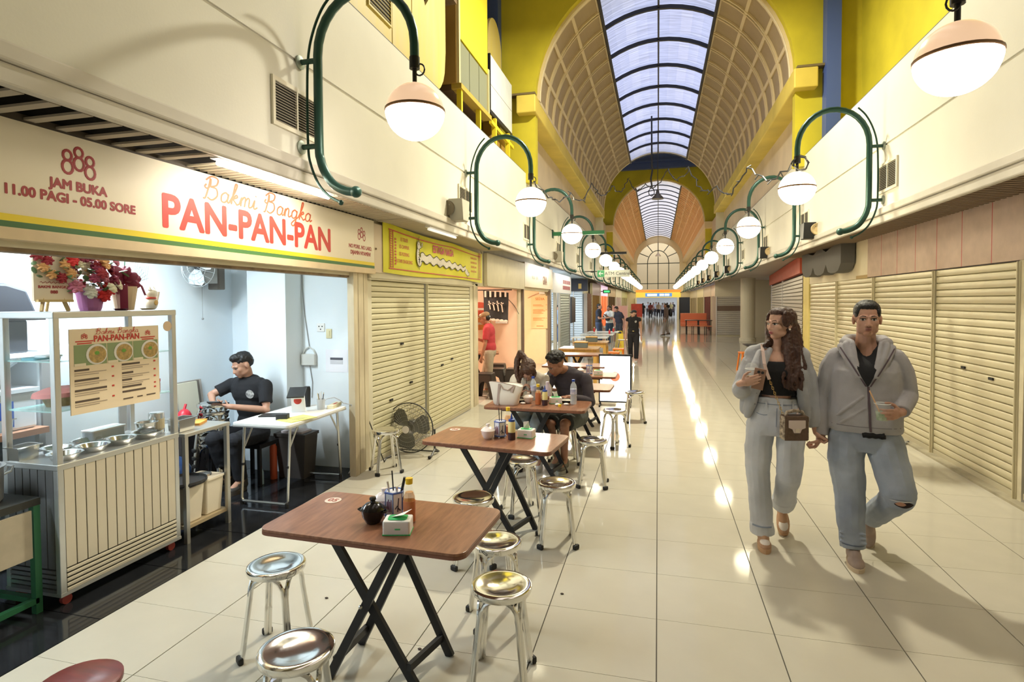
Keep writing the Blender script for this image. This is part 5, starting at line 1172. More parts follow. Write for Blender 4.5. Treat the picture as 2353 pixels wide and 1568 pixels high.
# things on the glass shelves
bk_ = thing('bread_basket', 'woven basket with red cloth on the lower cart shelf', 'basket', (-3.55, 2.70, 1.138)); WK = mat('wicker', (.48, .32, .14), .7, noise=.4, nscale=40)
obj('basket', MB().lathe([(.07, 0), (.10, .09), (.10, .095), (.065, .01), (.0001, .01)], n=18, sy=1.3), WK, bk_); obj('cloth', MB().lathe([(.0001, .10), (.07, .11), (.12, .085), (.125, .06)], n=16, sy=1.35), mat('cloth_rose', (.62, .22, .20), .8), bk_, smooth=True)
pt = thing('noodle_bag', 'clear bag of yellow noodles on the lower cart shelf', 'bag', (-3.5, 2.93, 1.138)); obj('bag', MB().ell((0, 0, .06), .07, .09, .06, 14, 8), mat('noodle_yellow', (.80, .68, .25), .5, noise=.3, nscale=20), pt, smooth=True); obj('knot', MB().tube([(0, 0, .115), (.01, .01, .15)], .012, 6), WPLAST, pt)
bx_ = thing('storage_box', 'blue and white storage box low behind the cart', 'box', (-4.25, 2.75, .92)); obj('box', MB().box(-.14, .14, -.2, .2, 0, .25), mat('tub_clear', (.72, .78, .84), .3), bx_, bevel=.02); obj('label', MB().box(.141, .143, -.15, .05, .03, .2), mat('label_blue', (.05, .12, .45), .4), bx_); obj('lid', MB().box(-.15, .15, -.21, .21, .25, .275), mat('tub_clear', (.7, .78, .8)), bx_)
prt = thing('prep_table', 'wooden topped work table behind the cart', 'table', (-4.3, 2.9, 0))
obj('worktop', MB().box(-.25, .25, -1.2, .08, .88, .92), mat('work_wood', (.40, .20, .12), .5), prt)
for x in (-.22, .22):
    for y in (-1.15, .04): obj('leg', MB().box(x-.02, x+.02, y-.02, y+.02, 0, .88), STEEL, prt)
bin_('steel tray with a spoon on the wooden work table behind the cart', -4.13, 2.70, .92, .055, .075, .09, True)
for i, (y, z, c) in enumerate(((3.20, 1.138, (.62, .06, .06)), (3.25, 1.138, (.6, .1, .08)))):
    t = thing('red_jar', ['left', 'right'][i]+' small red capped jar at the right end of the lower shelf', 'jar', (-3.48+.06*i, y, z)); obj('glass', MB().lathe([(.025, 0), (.025, .06), (.02, .07), (.0001, .07)], n=12), mat('jar_glass', (.6, .3, .28), .2), t); obj('lid', MB().lathe([(.026, .07), (.026, .09), (.0001, .09)], n=12), mat('jar_red', (.55, .04, .05), .4), t)
wb_ = thing('wire_basket', 'small wire basket with wrapped food on the upper cart shelf', 'basket', (-3.50, 3.22, 1.428)); obj('wire', MB().tube([(.05*cos(R(a)), .07*sin(R(a)), .06) for a in range(0, 360, 20)], .003, 4, closed=True).tube([(.04*cos(R(a)), .06*sin(R(a)), .004) for a in range(0, 360, 20)], .003, 4, closed=True), STEEL, wb_); obj('food', MB().ell((0, 0, .045), .045, .06, .03, 10, 6), mat('bread_tan', (.6, .42, .22), .7, noise=.3), wb_)
kn = thing('cloth_pile', 'folded blue and white cloths on the upper cart shelf', 'cloth', (-3.58, 2.60, 1.428)); obj('cloth', MB().rbox(-.06, .06, -.08, .08, 0, .012, .02), mat('cloth_teal', (.10, .30, .36), .7), kn); obj('upper_cloth', MB().rbox(-.04, .06, -.02, .09, .012, .022, .02), mat('cloth_white', (.7, .74, .74), .7), kn)
lb_ = thing('drink_jug', 'clear plastic container stack behind the cart glass', 'container', (-3.66, 3.05, .835)); obj('box', MB().rbox(-.05, .05, -.12, .12, 0, .07, .015), mat('tub_haze', (.6, .66, .70), .25), lb_); obj('lid', MB().rbox(-.055, .055, -.125, .125, .07, .08, .015), WPLAST, lb_)
cn = thing('steel_canister', 'tall steel canister at the right end inside the cart', 'canister', (-3.46, 3.28, .84)); obj('can', MB().lathe([(.05, 0), (.05, .14), (.045, .145), (.0001, .145)], n=20), PAN, cn, smooth=True); obj('label', MB().lathe([(.051, .03), (.051, .10)], n=20), mat('label_tan', (.6, .5, .3), .5), cn)
# on top of the cart
ez = thing('opening_easel', 'small wooden easel card with red flowers on the cart top', 'easel', (-3.5, 2.62, 1.715), 1.35); PW = mat('easel_wood', (.60, .40, .16), .5)
obj('card', MB().box(-.10, .10, -.012, .012, .06, .34), mat('card_cream', (.74, .60, .44), .6), ez)
for x in (-.07, .07): obj('leg', MB().bar((x, -.02, 0), (x*.7, -.0, .08), .014, .02), PW, ez)
obj('ledge', MB().box(-.09, .09, -.04, .0, .055, .07), PW, ez); obj('back_leg', MB().bar((0, .08, 0), (0, .01, .2), .012, .012), PW, ez)
text('BAKMI BANGKA', .022, '-y', (0, -.014, .145), bold=.0006, m=RI2, parent=ez, world=False); text('888', .026, '-y', (0, -.014, .115), bold=.0006, m=RI2, parent=ez, world=False)
obj('script_line', MB().tube([(-.07+.007*i, -.014, .172+.006*sin(i*2.1)) for i in range(21)], .0016, 4), RI2, ez)
random.seed(5)
def flower(par, c, r, col, name, ax=(1, 0, .3)):
    mb = MB(); c = Vector(c); AX = Vector(ax).normalized().to_track_quat('Z', 'Y').to_matrix()
    for ring, (rr, k, tz) in enumerate(((1, 7, .15), (.65, 6, .5), (.35, 4, .85))):
        for i in range(k):
            a = 2*pi*i/k+ring*.4; d = AX@Vector((cos(a), sin(a), tz)).normalized()
            M = d.to_track_quat('Z', 'Y').to_matrix(); mb.ell(c+d*r*rr*.55, r*.40, r*.24, r*.5, 7, 5, M)
    return obj('flower', mb, mat(name, col, .6, noise=.25, nscale=30), par, smooth=True)
def leaf(par, c, d, L):
    d = Vector(d).normalized(); M = d.to_track_quat('Z', 'Y').to_matrix(); return obj('leaf', MB().ell(Vector(c)+d*L/2, L*.28, .004, L*.55, 8, 4, M), mat('leaf_green', (.10, .16, .06), .5), par, smooth=True)
FC = {'rose_red': (.30, .012, .02), 'rose_pink': (.50, .13, .18), 'peach_bloom': (.70, .34, .12), 'cream_bloom': (.72, .62, .42), 'wine_bloom': (.24, .02, .05), 'white_bloom': (.78, .76, .66), 'bright_red': (.62, .02, .02)}
for x, z, r, c in [(a_, b_, r_*1.15, c_) for a_, b_, r_, c_ in ((-.09, .33, .032, 'rose_red'), (-.04, .30, .03, 'rose_red'), (.05, .28, .03, 'peach_bloom'), (.09, .31, .035, 'bright_red'), (-.02, .22, .028, 'peach_bloom'), (.03, .20, .03, 'rose_red'), (.08, .23, .03, 'peach_bloom'), (-.06, .26, .028, 'peach_bloom'), (.06, .36, .03, 'cream_bloom'))]:
    flower(ez, (x, -.035, z), r, FC[c], c, (x*3, -1, .2))
for i in range(14): leaf(ez, (random.uniform(-.1, .1), -.03, random.uniform(.19, .34)), (random.uniform(-1, 1), -.5, random.uniform(-.8, .8)), .05)
fv = thing('flower_bouquet', 'large bouquet of pink, red and cream flowers in a lilac wrap on the cart top', 'flowers', (-3.5, 2.85, 1.715))
obj('wrap', MB().lathe([(.055, 0), (.062, .02), (.075, .10), (.09, .14), (.06, .12), (.0001, .1)], n=14), mat('wrap_lilac', (.46, .16, .36), .5), fv)
cs = list(FC)
for i in range(46):
    a = random.uniform(0, 2*pi); q = random.uniform(.25, 1); c = cs[i % 5 if i % 4 else 4]
    flower(fv, (.10*q*cos(a)+.03, .15*q*sin(a), .22+.09*(1-q)*1.2+random.uniform(-.09, .10)), random.uniform(.030, .046), FC[c], c, (.8, sin(a)*.9, .5))
for p in ((.06, -.05, .12), (.07, .03, .10), (.05, .08, .14)): flower(fv, p, .05, FC['white_bloom' if p[1] < 0 else 'bright_red'], 'white_bloom' if p[1] < 0 else 'bright_red')
for i in range(34): leaf(fv, (random.uniform(-.07, .09), random.uniform(-.13, .16), random.uniform(.12, .34)), (random.uniform(-.4, 1), random.uniform(-1, 1), random.uniform(-.5, 1)), .06)
bl = thing('yellow_balloon', 'yellow round balloon behind the flowers', 'balloon', (-3.66, 2.84, 1.96)); obj('balloon', MB().ell((0, 0, .16), .085, .085, .095, 20, 12), mat('balloon_yellow', (.80, .62, .03), .3), bl, smooth=True); obj('stick', MB().tube([(0, 0, .07), (0, 0, -.245)], .004, 5), WPLAST, bl)
gpv = thing('wrapped_flower_pot', 'tan paper flower pot with a wine red ribbon bow', 'flower pot', (-3.5, 3.09, 1.715), -.75)
obj('pot', MB().lathe([(.055, 0), (.08, .16), (.07, .15), (.0001, .14)], n=18), mat('kraft', (.56, .40, .24), .6), gpv); WN = mat('wine_ribbon', (.20, .02, .045), .4)
obj('ribbon', MB().box(.045, .085, -.022, .022, 0, .17), WN, gpv)
for i in range(9):
    a = R(40*i); d = Vector((.5*cos(a)+.2, cos(a*1.7), .8*sin(a)+.3)).normalized(); obj('bow_loop', MB().ell(Vector((.02, 0, .21))+d*.05, .018, .035, .055, 8, 5, d.to_track_quat('Z', 'Y').to_matrix()), WN, gpv, smooth=True)
obj('trailing_ribbon', MB().tube([(.05, .06, .2), (.06, .1, .16), (.06, .12, .1)], .007, 5), WN, gpv)
for s in (-1, 1):
    mb = MB()
    for i in range(7): mb.tube([(0, .05*s, .18), (.0, .07*s+.012*i*s, .34-.02*i)], .0012, 3); mb.tube([(0, (.055+.012*i)*s, .2), (0, (.07+.012*i)*s, .30)], .001, 3)
    obj('netting', mb, mat('net_green', (.3, .42, .4), .6), gpv)
obj('stem', MB().tube([(-.02, 0, .2), (-.02, .01, .40)], .004, 5), mat('stem_green', (.15, .35, .25), .5), gpv)
ca = thing('beckoning_cat', 'white ceramic beckoning cat figurine on the cart top', 'figurine', (-3.5, 3.30, 1.715), pi/2+.3); CW = mat('cat_white', (.72, .62, .50), .3)
obj('body', MB().ell((0, 0, .045), .05, .04, .05, 14, 8), CW, ca, smooth=True); obj('head', MB().ell((-.01, -.01, .115), .042, .036, .036, 14, 8), CW, ca, smooth=True)
for s in (-1, 1): obj('ear', MB().lathe([(.016, 0), (.0001, .03)], (-.01+.024*s, -.01, .14), 8), CW, ca)
obj('raised_paw', MB().tube([(.045, -.01, .06), (.055, -.015, .10), (.055, -.02, .13)], .011, 8), CW, ca, smooth=True); obj('collar', MB().tube([(-.01+.032*cos(R(a)), -.005+.028*sin(R(a)), .083) for a in range(0, 360, 24)], .006, 5, closed=True), RED, ca); obj('bib', MB().ell((-.005, -.038, .05), .024, .006, .02, 10, 6), mat('bib_gold', (.6, .35, .1), .4), ca)
for i, (y, c, l) in enumerate(((2.99, (.08, .01, .02), 'dark dish with red rim beside the wrapped pot'), (3.19, (.5, .36, .16), 'small wooden saucer beside the cat figurine'))):
    t = thing('small_dish', l, 'dish', (-3.42, y, 1.715)); obj('dish', MB().lathe([(.03, 0), (.045, .012), (.04, .01), (.0001, .005)], n=16), mat('dish%d' % i, c, .4), t); obj('foot', MB().lathe([(.02, 0), (.02, .004)], n=10), mat('dish%d' % i, c), t)
# grill and fridge at the far left of the room
ws_ = thing('wall_shelf', 'white wall shelf under the dark domed machine', 'shelf', (-4.36, 2.72, 1.40)); obj('board', MB().box(-.23, .22, -.5, .28, 0, .03), SW, ws_)
for y in (-.4, .2): obj('bracket', MB().bar((-.22, y, -.2), (.15, y, 0), .03, .03), SW, ws_)
gr = thing('covered_grill', 'dark grey domed machine with an orange handle behind the cart', 'machine', (-4.34, 2.60, 1.68)); GD = mat('machine_grey', (.05, .055, .07), .5)
obj('lid', MB().plate([(-.35, 0), (-.35, .20), (.20, .22), (.33, .18), (.40, .0)], 'x', -.2, .2), GD, gr, bevel=.02); obj('rim', MB().box(-.22, .22, -.36, .43, -.03, 0), BPLAST, gr); obj('base', MB().box(-.18, .18, -.34, .34, -.25, -.03), GD, gr, bevel=.01)
obj('handle', MB().bar((.215, .08, .14), (.215, .12, -.12), .03, .045), mat('handle_orange', (.80, .25, .05), .5), gr); obj('label', MB().box(.2, .203, -.12, .02, .05, .10), mat('label_yellow', (.6, .5, .05), .5), gr)
fr = thing('glass_fridge', 'tall glass door fridge at the back wall behind the cart', 'fridge', (-4.36, 3.36, 0)); obj('cabinet', MB().box(-.22, .18, -.35, .35, .0, 1.44), mat('fridge_white', (.7, .76, .8), .3), fr, bevel=.01); obj('door_frame', MB().box(.18, .2, .24, .34, .05, 1.4).box(.18, .2, -.34, -.28, .05, 1.4), GREYP, fr); obj('door_glass', MB().box(.185, .19, -.28, .24, .06, 1.4), mat('fridge_glass', (.75, .86, .95), .1), fr)
# green stove stand with pot, bottom left
gs_ = thing('stove_stand', 'green angle iron stove stand at the left edge', 'stand', (-3.62, 2.30, 0)); 
for x, y in ((.20, .12), (.20, -.5), (-.25, .12), (-.25, -.5)): obj('leg', MB().box(x-.018, x+.018, y-.018, y+.018, 0, .64), GREEN2, gs_)
obj('top_frame', MB().box(-.27, .22, -.52, .14, .62, .66), mat('stove_black', (.03, .03, .025), .6), gs_); obj('lower_bar', MB().box(.182, .218, -.5, .12, .06, .09).box(-.25, .2, .10, .135, .06, .09), GREEN2, gs_)
obj('heat_shield', MB().box(.21, .222, -.5, .09, .33, .60), mat('old_board', (.55, .48, .36), .8, noise=.25, nscale=7), gs_)
pot_ = thing('stock_pot', 'large aluminium stock pot with loop handles at the left edge', 'pot', (-3.62, 2.24, .66)); obj('pot', MB().lathe([(.12, 0), (.135, .02), (.14, .19), (.148, .20), (.15, .205), (.13, .205), (.128, .03), (.0001, .03)], n=32), ALU, pot_, smooth=True)
for s in (-1, 1): obj('handle', MB().tube([(.0, s*.138, .12), (.02, s*.19, .14), (.02, s*.20, .165), (-.02, s*.20, .165), (-.02, s*.19, .14), (-.0, s*.138, .12)], .007, 6), ALU, pot_)
# steel side table with tubs
sd = thing('steel_table', 'narrow steel side table between cart and seated man', 'table', (-3.53, 3.60, 0)); STT = mat('table_steel', (.55, .54, .50), .35, .8)
obj('worktop', MB().box(-.22, .22, -.225, .225, .785, .812), STT, sd, bevel=.004); obj('lower_shelf', MB().box(-.20, .20, -.21, .21, .10, .125), mat('shelf_wood', (.42, .33, .2), .5), sd)
for x in (-.2, .2):
    for y in (-.205, .205): obj('leg', MB().box(x-.015, x+.015, y-.015, y+.015, 0, .785), STT, sd)
for i, (y, l) in enumerate(((3.49, 'cream plastic tub with a black tray on top under the steel table'), (3.69, 'cream lidded plastic tub with a round lid under the steel table'))):
    t = thing('plastic_tub', l, 'tub', (-3.45, y, .125)); TB_ = mat('tub_cream', (.80, .72, .58), .4)
    obj('tub', MB().add([(-.09, -.075, 0), (.09, -.075, 0), (.09, .075, 0), (-.09, .075, 0), (-.11, -.09, .27), (.11, -.09, .27), (.11, .09, .27), (-.11, .09, .27)], [(0, 3, 2, 1), (0, 1, 5, 4), (1, 2, 6, 5), (2, 3, 7, 6), (3, 0, 4, 7), (4, 5, 6, 7)]), TB_, t, bevel=.01)
    obj('lid', MB().rbox(-.12, .12, -.095, .095, .27, .285, .02) if i else MB().lathe([(.0001, .29), (.16, .29), (.165, .30), (.16, .315), (.15, .30), (.0001, .3)], n=24), [BPLAST, TB_][i], t)
    if i: obj('knob', MB().lathe([(.06, .285), (.055, .30), (.0001, .302)], n=18), PAN, t)
sp_b = thing('orange_packet', 'orange paper packet on the steel side table', 'packet', (-3.50, 3.70, .812), .4); obj('packet', MB().rbox(-.04, .04, -.08, .08, 0, .018, .01), mat('packet_orange', (.70, .33, .06), .6), sp_b); obj('fold', MB().box(-.04, .04, .06, .085, .018, .022), mat('packet_orange', (.7, .33, .06)), sp_b)
wtr = thing('water_gallon', 'dark blue water gallon bottle behind the steel table', 'bottle', (-4.05, 4.0, 0)); obj('bottle', MB().lathe([(.12, 0), (.135, .02), (.135, .10), (.128, .11), (.135, .12), (.135, .22), (.128, .23), (.135, .24), (.135, .33), (.10, .40), (.04, .44), (.04, .48), (.0001, .48)], n=24), mat('gallon_blue', (.02, .05, .14), .15), wtr, smooth=True); obj('cap', MB().lathe([(.043, .44), (.043, .49), (.0001, .49)], n=14), mat('cap_blue', (.1, .2, .5), .4), wtr)
# white folding table
wtb = thing('white_folding_table', 'white folding table with steel legs beside the seated man', 'table', (-3.30, 4.62, 0))
obj('tabletop', MB().rbox(-.27, .29, -.48, .46, .70, .725, .03), mat('top_white', (.84, .84, .82), .4), wtb, bevel=.004); obj('edge_trim', MB().rbox(-.274, .294, -.484, .464, .692, .702, .03), ALU, wtb)
for y, s in ((-.38, 1), (.36, -1)):
    obj('leg_frame', MB().tube([(-.22, y, .69), (-.22, y-.05*s, .06), (-.20, y-.055*s, .035), (.22, y-.055*s, .035), (.24, y-.05*s, .06), (.24, y, .69)], .012, 8), STEEL, wtb, smooth=True)
    for x in (-.215, .235): obj('foot_cap', MB().lathe([(.016, 0), (.016, .04), (.0001, .04)], (x, y-.055*s, 0), 8), RUBBER, wtb); obj('brace', MB().tube([(x, y-.01*s, .5), (x, y+.12*s, .69)], .008, 6), ALU, wtb); obj('collar', MB().lathe([(.015, .34), (.015, .36)], (x, y-.03*s, 0), 8), BLACK, wtb)
ts = thing('tablet_stand', 'white payment stand with a tilted black tablet and red logo', 'stand', (-3.27, 4.66, .725), .45); obj('column', MB().add([(-.06, .02, 0), (.06, .02, 0), (.06, .06, 0), (-.06, .06, 0), (-.06, -.06, .20), (.06, -.06, .20), (.06, -.03, .20), (-.06, -.03, .20)], [(0, 1, 2, 3), (0, 4, 5, 1), (1, 5, 6, 2), (2, 6, 7, 3), (3, 7, 4, 0), (4, 7, 6, 5)]), WPLAST, ts); obj('tablet', MB().bar((0, -.16, .17), (0, .02, .235), .15, .012), BPLAST, ts)
obj('logo', MB().lathe([(.0001, 0), (.035, 0), (.035, .004)], (0, -.03, .12), 18, 'y'), RED, ts)
pc = thing('pen_cup', 'clear cup of pens on the white folding table', 'cup', (-3.16, 4.86, .725)); obj('cup', MB().lathe([(.035, 0), (.04, .10), (.036, .1), (.032, .01), (.0001, .01)], n=16), mat('cup_clear', (.7, .74, .78), .2, alpha=.6), pc)
for i in range(6): obj('pen', MB().tube([(.01*cos(i), .01*sin(i), .01), (.03*cos(i), .03*sin(i), .15+.01*(i % 3))], .004, 5), mat('pen%d' % (i % 3), [(.05, .05, .06), (.6, .5, .3), (.7, .7, .7)][i % 3], .4), pc)
for nm, l, c, loc, d, rz in (('flat_tray', 'black flat tray on the far side of the white folding table', (.02, .02, .02), (-3.42, 4.48, .725), (.1, .07, .012), .3), ('card_reader', 'small black box on the middle of the white table', (.02, .02, .022), (-3.22, 4.36, .725), (.05, .035, .05), .3), ('yellow_folder', 'yellow green paper folder on the near right of the white table', (.62, .60, .18), (-3.10, 4.40, .725), (.10, .14, .008), -.3), ('power_strip', 'cream power strip with red switch at the end of the white table', (.72, .66, .46), (-3.10, 5.0, .725), (.03, .12, .035), .2)):
    t = thing(nm, l, nm.split('_')[1], loc, rz); obj('body', MB().cbox((0, 0, d[2]/2), (2*d[0], 2*d[1], d[2])), mat(nm, c, .5), t, bevel=.003); obj('detail', MB().cbox((d[0]*.3, 0, d[2]+.001), (d[0]*.7, d[1]*.8, .002)), mat(nm+'_d', (.5, .08, .05) if nm == 'power_strip' else tuple(q*.6+.05 for q in c), .5), t)
cb_ = thing('cable_tangle', 'tangle of white and dark cables at the end of the white table', 'cable', (-3.08, 4.98, .73)); obj('cable', MB().tube([(-.12, -.1, .01), (-.08, -.02, .08), (-.02, .02, .09), (.02, .05, .06), (.04, .09, .02)], .004, 5).tube([(.04, .1, .02), (.1, .14, 0), (.09, .2, -.3), (.09, .22, -.6), (.02, .2, -.72)], .005, 5), mat('cable_grey', (.5, .5, .5), .5), cb_)
vb = thing('tumbler', 'black tumbler bottle behind the tablet stand', 'bottle', (-3.38, 4.96, .725)); obj('body', MB().lathe([(.032, 0), (.036, .17), (.0001, .17)], n=16), BPLAST, vb, smooth=True); obj('lid', MB().lathe([(.037, .17), (.03, .20), (.0001, .2)], n=16), BLACK, vb)
tb_ = thing('trash_bin', 'dark brown bin with papers on top under the white table', 'bin', (-3.55, 5.02, 0)); BB_ = mat('bin_brown', (.06, .05, .045), .5); obj('bin', MB().add([(-.14, -.09, 0), (.14, -.09, 0), (.14, .09, 0), (-.14, .09, 0), (-.17, -.11, .42), (.17, -.11, .42), (.17, .11, .42), (-.17, .11, .42)], [(0, 3, 2, 1), (0, 1, 5, 4), (1, 2, 6, 5), (2, 3, 7, 6), (3, 0, 4, 7), (4, 5, 6, 7)]), BB_, tb_); obj('lid', MB().box(-.18, .18, -.12, .12, .42, .45), BB_, tb_); obj('papers', MB().box(-.12, .12, -.08, .08, .45, .47), mat('paper_pink', (.7, .6, .6), .6), tb_)
ox = thing('fire_extinguisher', 'thin orange red canister behind the white table leg', 'canister', (-3.72, 4.88, 0)); obj('body', MB().lathe([(.035, 0), (.035, .32), (.015, .36), (.0001, .36)], n=14), mat('ext_red', (.55, .09, .03), .4), ox, smooth=True); obj('valve', MB().lathe([(.012, .36), (.012, .40), (.0001, .4)], n=8), BPLAST, ox)
wbt = thing('small_water_bottle', 'small water bottle with red cap on the black shop floor', 'bottle', (-3.73, 4.70, 0)); obj('bottle', MB().lathe([(.03, 0), (.03, .12), (.012, .16), (.0001, .16)], n=12), mat('bottle_blue_clear', (.35, .5, .6), .15), wbt, smooth=True); obj('cap', MB().lathe([(.014, .16), (.014, .18), (.0001, .18)], n=10), RED, wbt)
for i, (dx, c, l) in enumerate(((0, (.70, .66, .52), 'pale framed board leaning at the back wall'), (.04, (.18, .15, .12), 'dark framed board leaning behind the pale board'), (.08, (.5, .45, .4), 'third board leaning deepest at the back wall'))):
    t = thing('leaning_board', l, 'board', (-4.46-dx, 4.46+.05*i, .60), 0, 'boards leaning at the shop back wall'); obj('panel', MB().add([(0, 0, 0), (0, .28+.02*i, 0), (-.05, .28+.02*i, .38), (-.05, 0, .38), (.02, 0, 0), (.02, .28+.02*i, 0), (-.03, .28+.02*i, .38), (-.03, 0, .38)], [(0, 1, 2, 3), (4, 7, 6, 5), (0, 4, 5, 1), (1, 5, 6, 2), (2, 6, 7, 3), (3, 7, 4, 0)]), mat('lboard%d' % i, c, .6), t); obj('edge', MB().bar((.022, 0, 0), (-.028, 0, .38), .01, .02), GREYP, t)
lbx = thing('supply_box', 'low dark box under the leaning boards', 'box', (-4.45, 4.55, 0)); obj('box', MB().box(-.14, .14, -.2, .3, 0, .58), mat('supply_dark', (.06, .05, .05), .6), lbx); obj('lid', MB().box(-.15, .15, -.21, .31, .58, .60), mat('supply_dark', (.06, .05, .05)), lbx)
rbg = thing('red_plastic_bag', 'red plastic bag hanging beside the stool stack', 'bag', (-4.22, 4.30, .62)); obj('bag', MB().ell((0, 0, .08), .06, .07, .09, 12, 8), mat('bag_red', (.60, .03, .05), .35), rbg, smooth=True); obj('knot', MB().tube([(0, 0, .16), (0, .02, .21)], .012, 6), mat('bag_red', (.6, .03, .05)), rbg)
# ================================================================ TABLEWARE
ZT = .7355
def lidpot(lab, loc, m, r=.05, lugs=False):
    t = thing('sauce_pot', lab, 'pot', loc, 0); k = r/.05
    obj('bowl', MB().lathe([(.026*k, 0), (.03*k, .004), (.045*k, .03*k), (.05*k, .055*k), (.052*k, .06*k), (.045*k, .058*k), (.0001, .02*k)], n=26), m, t, smooth=True)
    obj('lid', MB().lathe([(.053*k, .06*k), (.048*k, .066*k), (.03*k, .082*k), (.012*k, .087*k), (.01*k, .094*k), (.015*k, .10*k), (.013*k, .108*k), (.0001, .11*k)], n=26), m, t, smooth=True)
    if lugs:
        for s in (-1, 1): obj('lug', MB().tube([(s*.047*k, -.015, .05*k), (s*.064*k, -.008, .054*k), (s*.064*k, .008, .054*k), (s*.047*k, .015, .05*k)], .005, 6), m, t)
    return t
BCER = mat('black_ceramic', (.012, .010, .010), .12); WCER = mat('white_ceramic', (.80, .72, .68), .25)
lidpot('black lidded sauce pot on the nearest table', (-1.275, 2.37, ZT), BCER, .055, True); lidpot('white lidded pot half hidden behind the cutlery box on the nearest table', (-1.30, 2.53, ZT), WCER, .05)
lidpot('white lidded pot at the front of the second table', (-1.225, 4.05, ZT), WCER, .052); lidpot('white lidded pot beside the handbag on the third table', (-1.26, 5.57, ZT), WCER, .05)
lidpot('white lidded pot on the fifth table', (-1.05, 7.95, ZT), WCER, .05)
BLUEP = mat('print_blue', (.08, .14, .42), .4)
def cutlery(lab, loc, rz, sticks=2, spoons=True):
    t = thing('cutlery_box', lab, 'cutlery box', loc, rz, 'hexagonal cutlery boxes'); r = .045
    hx_ = [(r*cos(R(60*i+30)), r*sin(R(60*i+30))) for i in range(6)]
    obj('box', MB().prism(hx_, .006, .12), mat('box_white', (.80, .80, .84), .35), t)
    obj('rim', MB().tube([(x*1.02, y*1.02, .12) for x, y in hx_], .005, 5, closed=True).tube([(x*1.03, y*1.03, .012) for x, y in hx_], .005, 5, closed=True), BLUEP, t)
    for i in range(6): obj('foot', MB().ell((hx_[i][0], hx_[i][1], .005), .008, .008, .006, 6, 4), MATS['box_white'], t)
    for i in range(6):
        a = Vector((*hx_[i], 0)); b = Vector((*hx_[(i+1) % 6], 0)); c = (a+b)/2; nrm = c.normalized(); d = (b-a).normalized(); mb = MB()
        if i % 2: 
            for k in range(4): mb.bar(c+nrm*.001+d*(.012-.008*k)+Vector((0, 0, .03)), c+nrm*.001+d*(.012-.008*k)+Vector((0, 0, .09-.01*(k % 2))), .003, .002, nrm)
        else: mb.bar(c+nrm*.001+Vector((0, 0, .03)), c+nrm*.001+d*.006+Vector((0, 0, .095)), .004, .002, nrm).bar(c+nrm*.001+Vector((0, 0, .06)), c+nrm*.001-d*.012+Vector((0, 0, .045)), .004, .002, nrm).bar(c+nrm*.001+Vector((0, 0, .05)), c+nrm*.001+d*.014+Vector((0, 0, .035)), .006, .002, nrm)
        obj('print', mb, [mat('print_dark', (.05, .05, .10), .5), mat('print_plum', (.25, .08, .2), .5)][(i//2) % 2], t)
        obj('blue_edge', MB().tube([a*1.01+Vector((0, 0, .012)), a*1.01+Vector((0, 0, .12))], .0022, 4), BLUEP, t)
    for k in range(sticks): obj('chopstick', MB().tube([(.01*k, .005, .02), (-.012+.02*k, .01, .215)], .0035, 5), BLACK, t)
    if spoons:
        obj('spoon_handle', MB().tube([(-.01, -.01, .03), (-.03, -.012, .17)], .005, 6), STEEL, t); obj('spoon_handle', MB().tube([(.01, -.012, .03), (.014, -.018, .145)], .006, 6), STEEL, t); obj('ladle_handle', MB().bar((.015, .0, .03), (.05, .0, .185), .016, .012), BPLAST, t)
    return t
cutlery('hexagonal blue and white cutlery box with chopsticks on the nearest table', (-1.215, 2.47, ZT), .3, 1)
cutlery('hexagonal blue and white cutlery box on the second table', (-1.15, 4.12, ZT), .1, 2, False); cutlery('hexagonal cutlery box full of dark chopsticks on the fifth table', (-.93, 8.0, ZT), .2, 4, False)
SAUCE = mat('chilli_sauce', (.55, .13, .02), .3, noise=.2, nscale=20); YCAP = mat('cap_yellow', (.85, .55, .02), .4)
def sauce(lab, loc, fill=.6):
    t = thing('chilli_bottle', lab, 'bottle', loc, 0, 'chilli sauce bottles')
    obj('sauce', MB().lathe([(.0001, .004), (.0285, .004), (.0286, .10*fill/.6), (.0001, .10*fill/.6)], n=18), SAUCE, t, smooth=40)
    obj('glass', MB().lathe([(.026, 0), (.029, .004), (.029, .115), (.024, .135), (.014, .165), (.014, .185)], n=20), mat('bottle_glass', (.90, .85, .75), .08, alpha=.07), t, smooth=True)
    obj('smear', MB().lathe([(.0275, .10), (.026, .118), (.018, .140)], n=9), mat('sauce_smear', (.75, .34, .06), .4, alpha=.5), t)
    obj('cap', MB().lathe([(.016, .178), (.017, .205), (.0001, .208)], n=16), YCAP, t); return t
sauce('chilli sauce bottle with yellow cap on the nearest table', (-1.115, 2.42, ZT)); sauce('chilli sauce bottle behind the cutlery box on the second table', (-1.12, 4.24, ZT), .35); sauce('chilli sauce bottle on the third table beside the white pot', (-1.145, 5.50, ZT), .72)
def squeeze(lab, loc):
    t = thing('squeeze_bottle', lab, 'bottle', loc, 0, 'squeeze bottles'); obj('dark_sauce', MB().lathe([(.027, 0), (.028, .003), (.028, .055), (.0001, .055)], n=18), mat('soy_dark', (.05, .025, .03), .3), t, smooth=40)
    obj('body', MB().lathe([(.0275, .055), (.0275, .125), (.024, .135), (.0001, .135)], n=18), mat('body_cream', (.78, .68, .30), .4), t, smooth=40); obj('nozzle', MB().lathe([(.024, .135), (.024, .15), (.01, .155), (.003, .195), (.0001, .195)], n=14), mat('nozzle_blue', (.02, .06, .30), .4), t, smooth=40); return t
squeeze('cream squeeze bottle with blue nozzle on the second table', (-1.045, 4.06, ZT)); squeeze('cream squeeze bottle with blue nozzle on the third table', (-1.075, 5.49, ZT))
TW = mat('tissue_white', (.82, .78, .74), .7); TG = mat('tissue_green', (.05, .52, .16), .4)
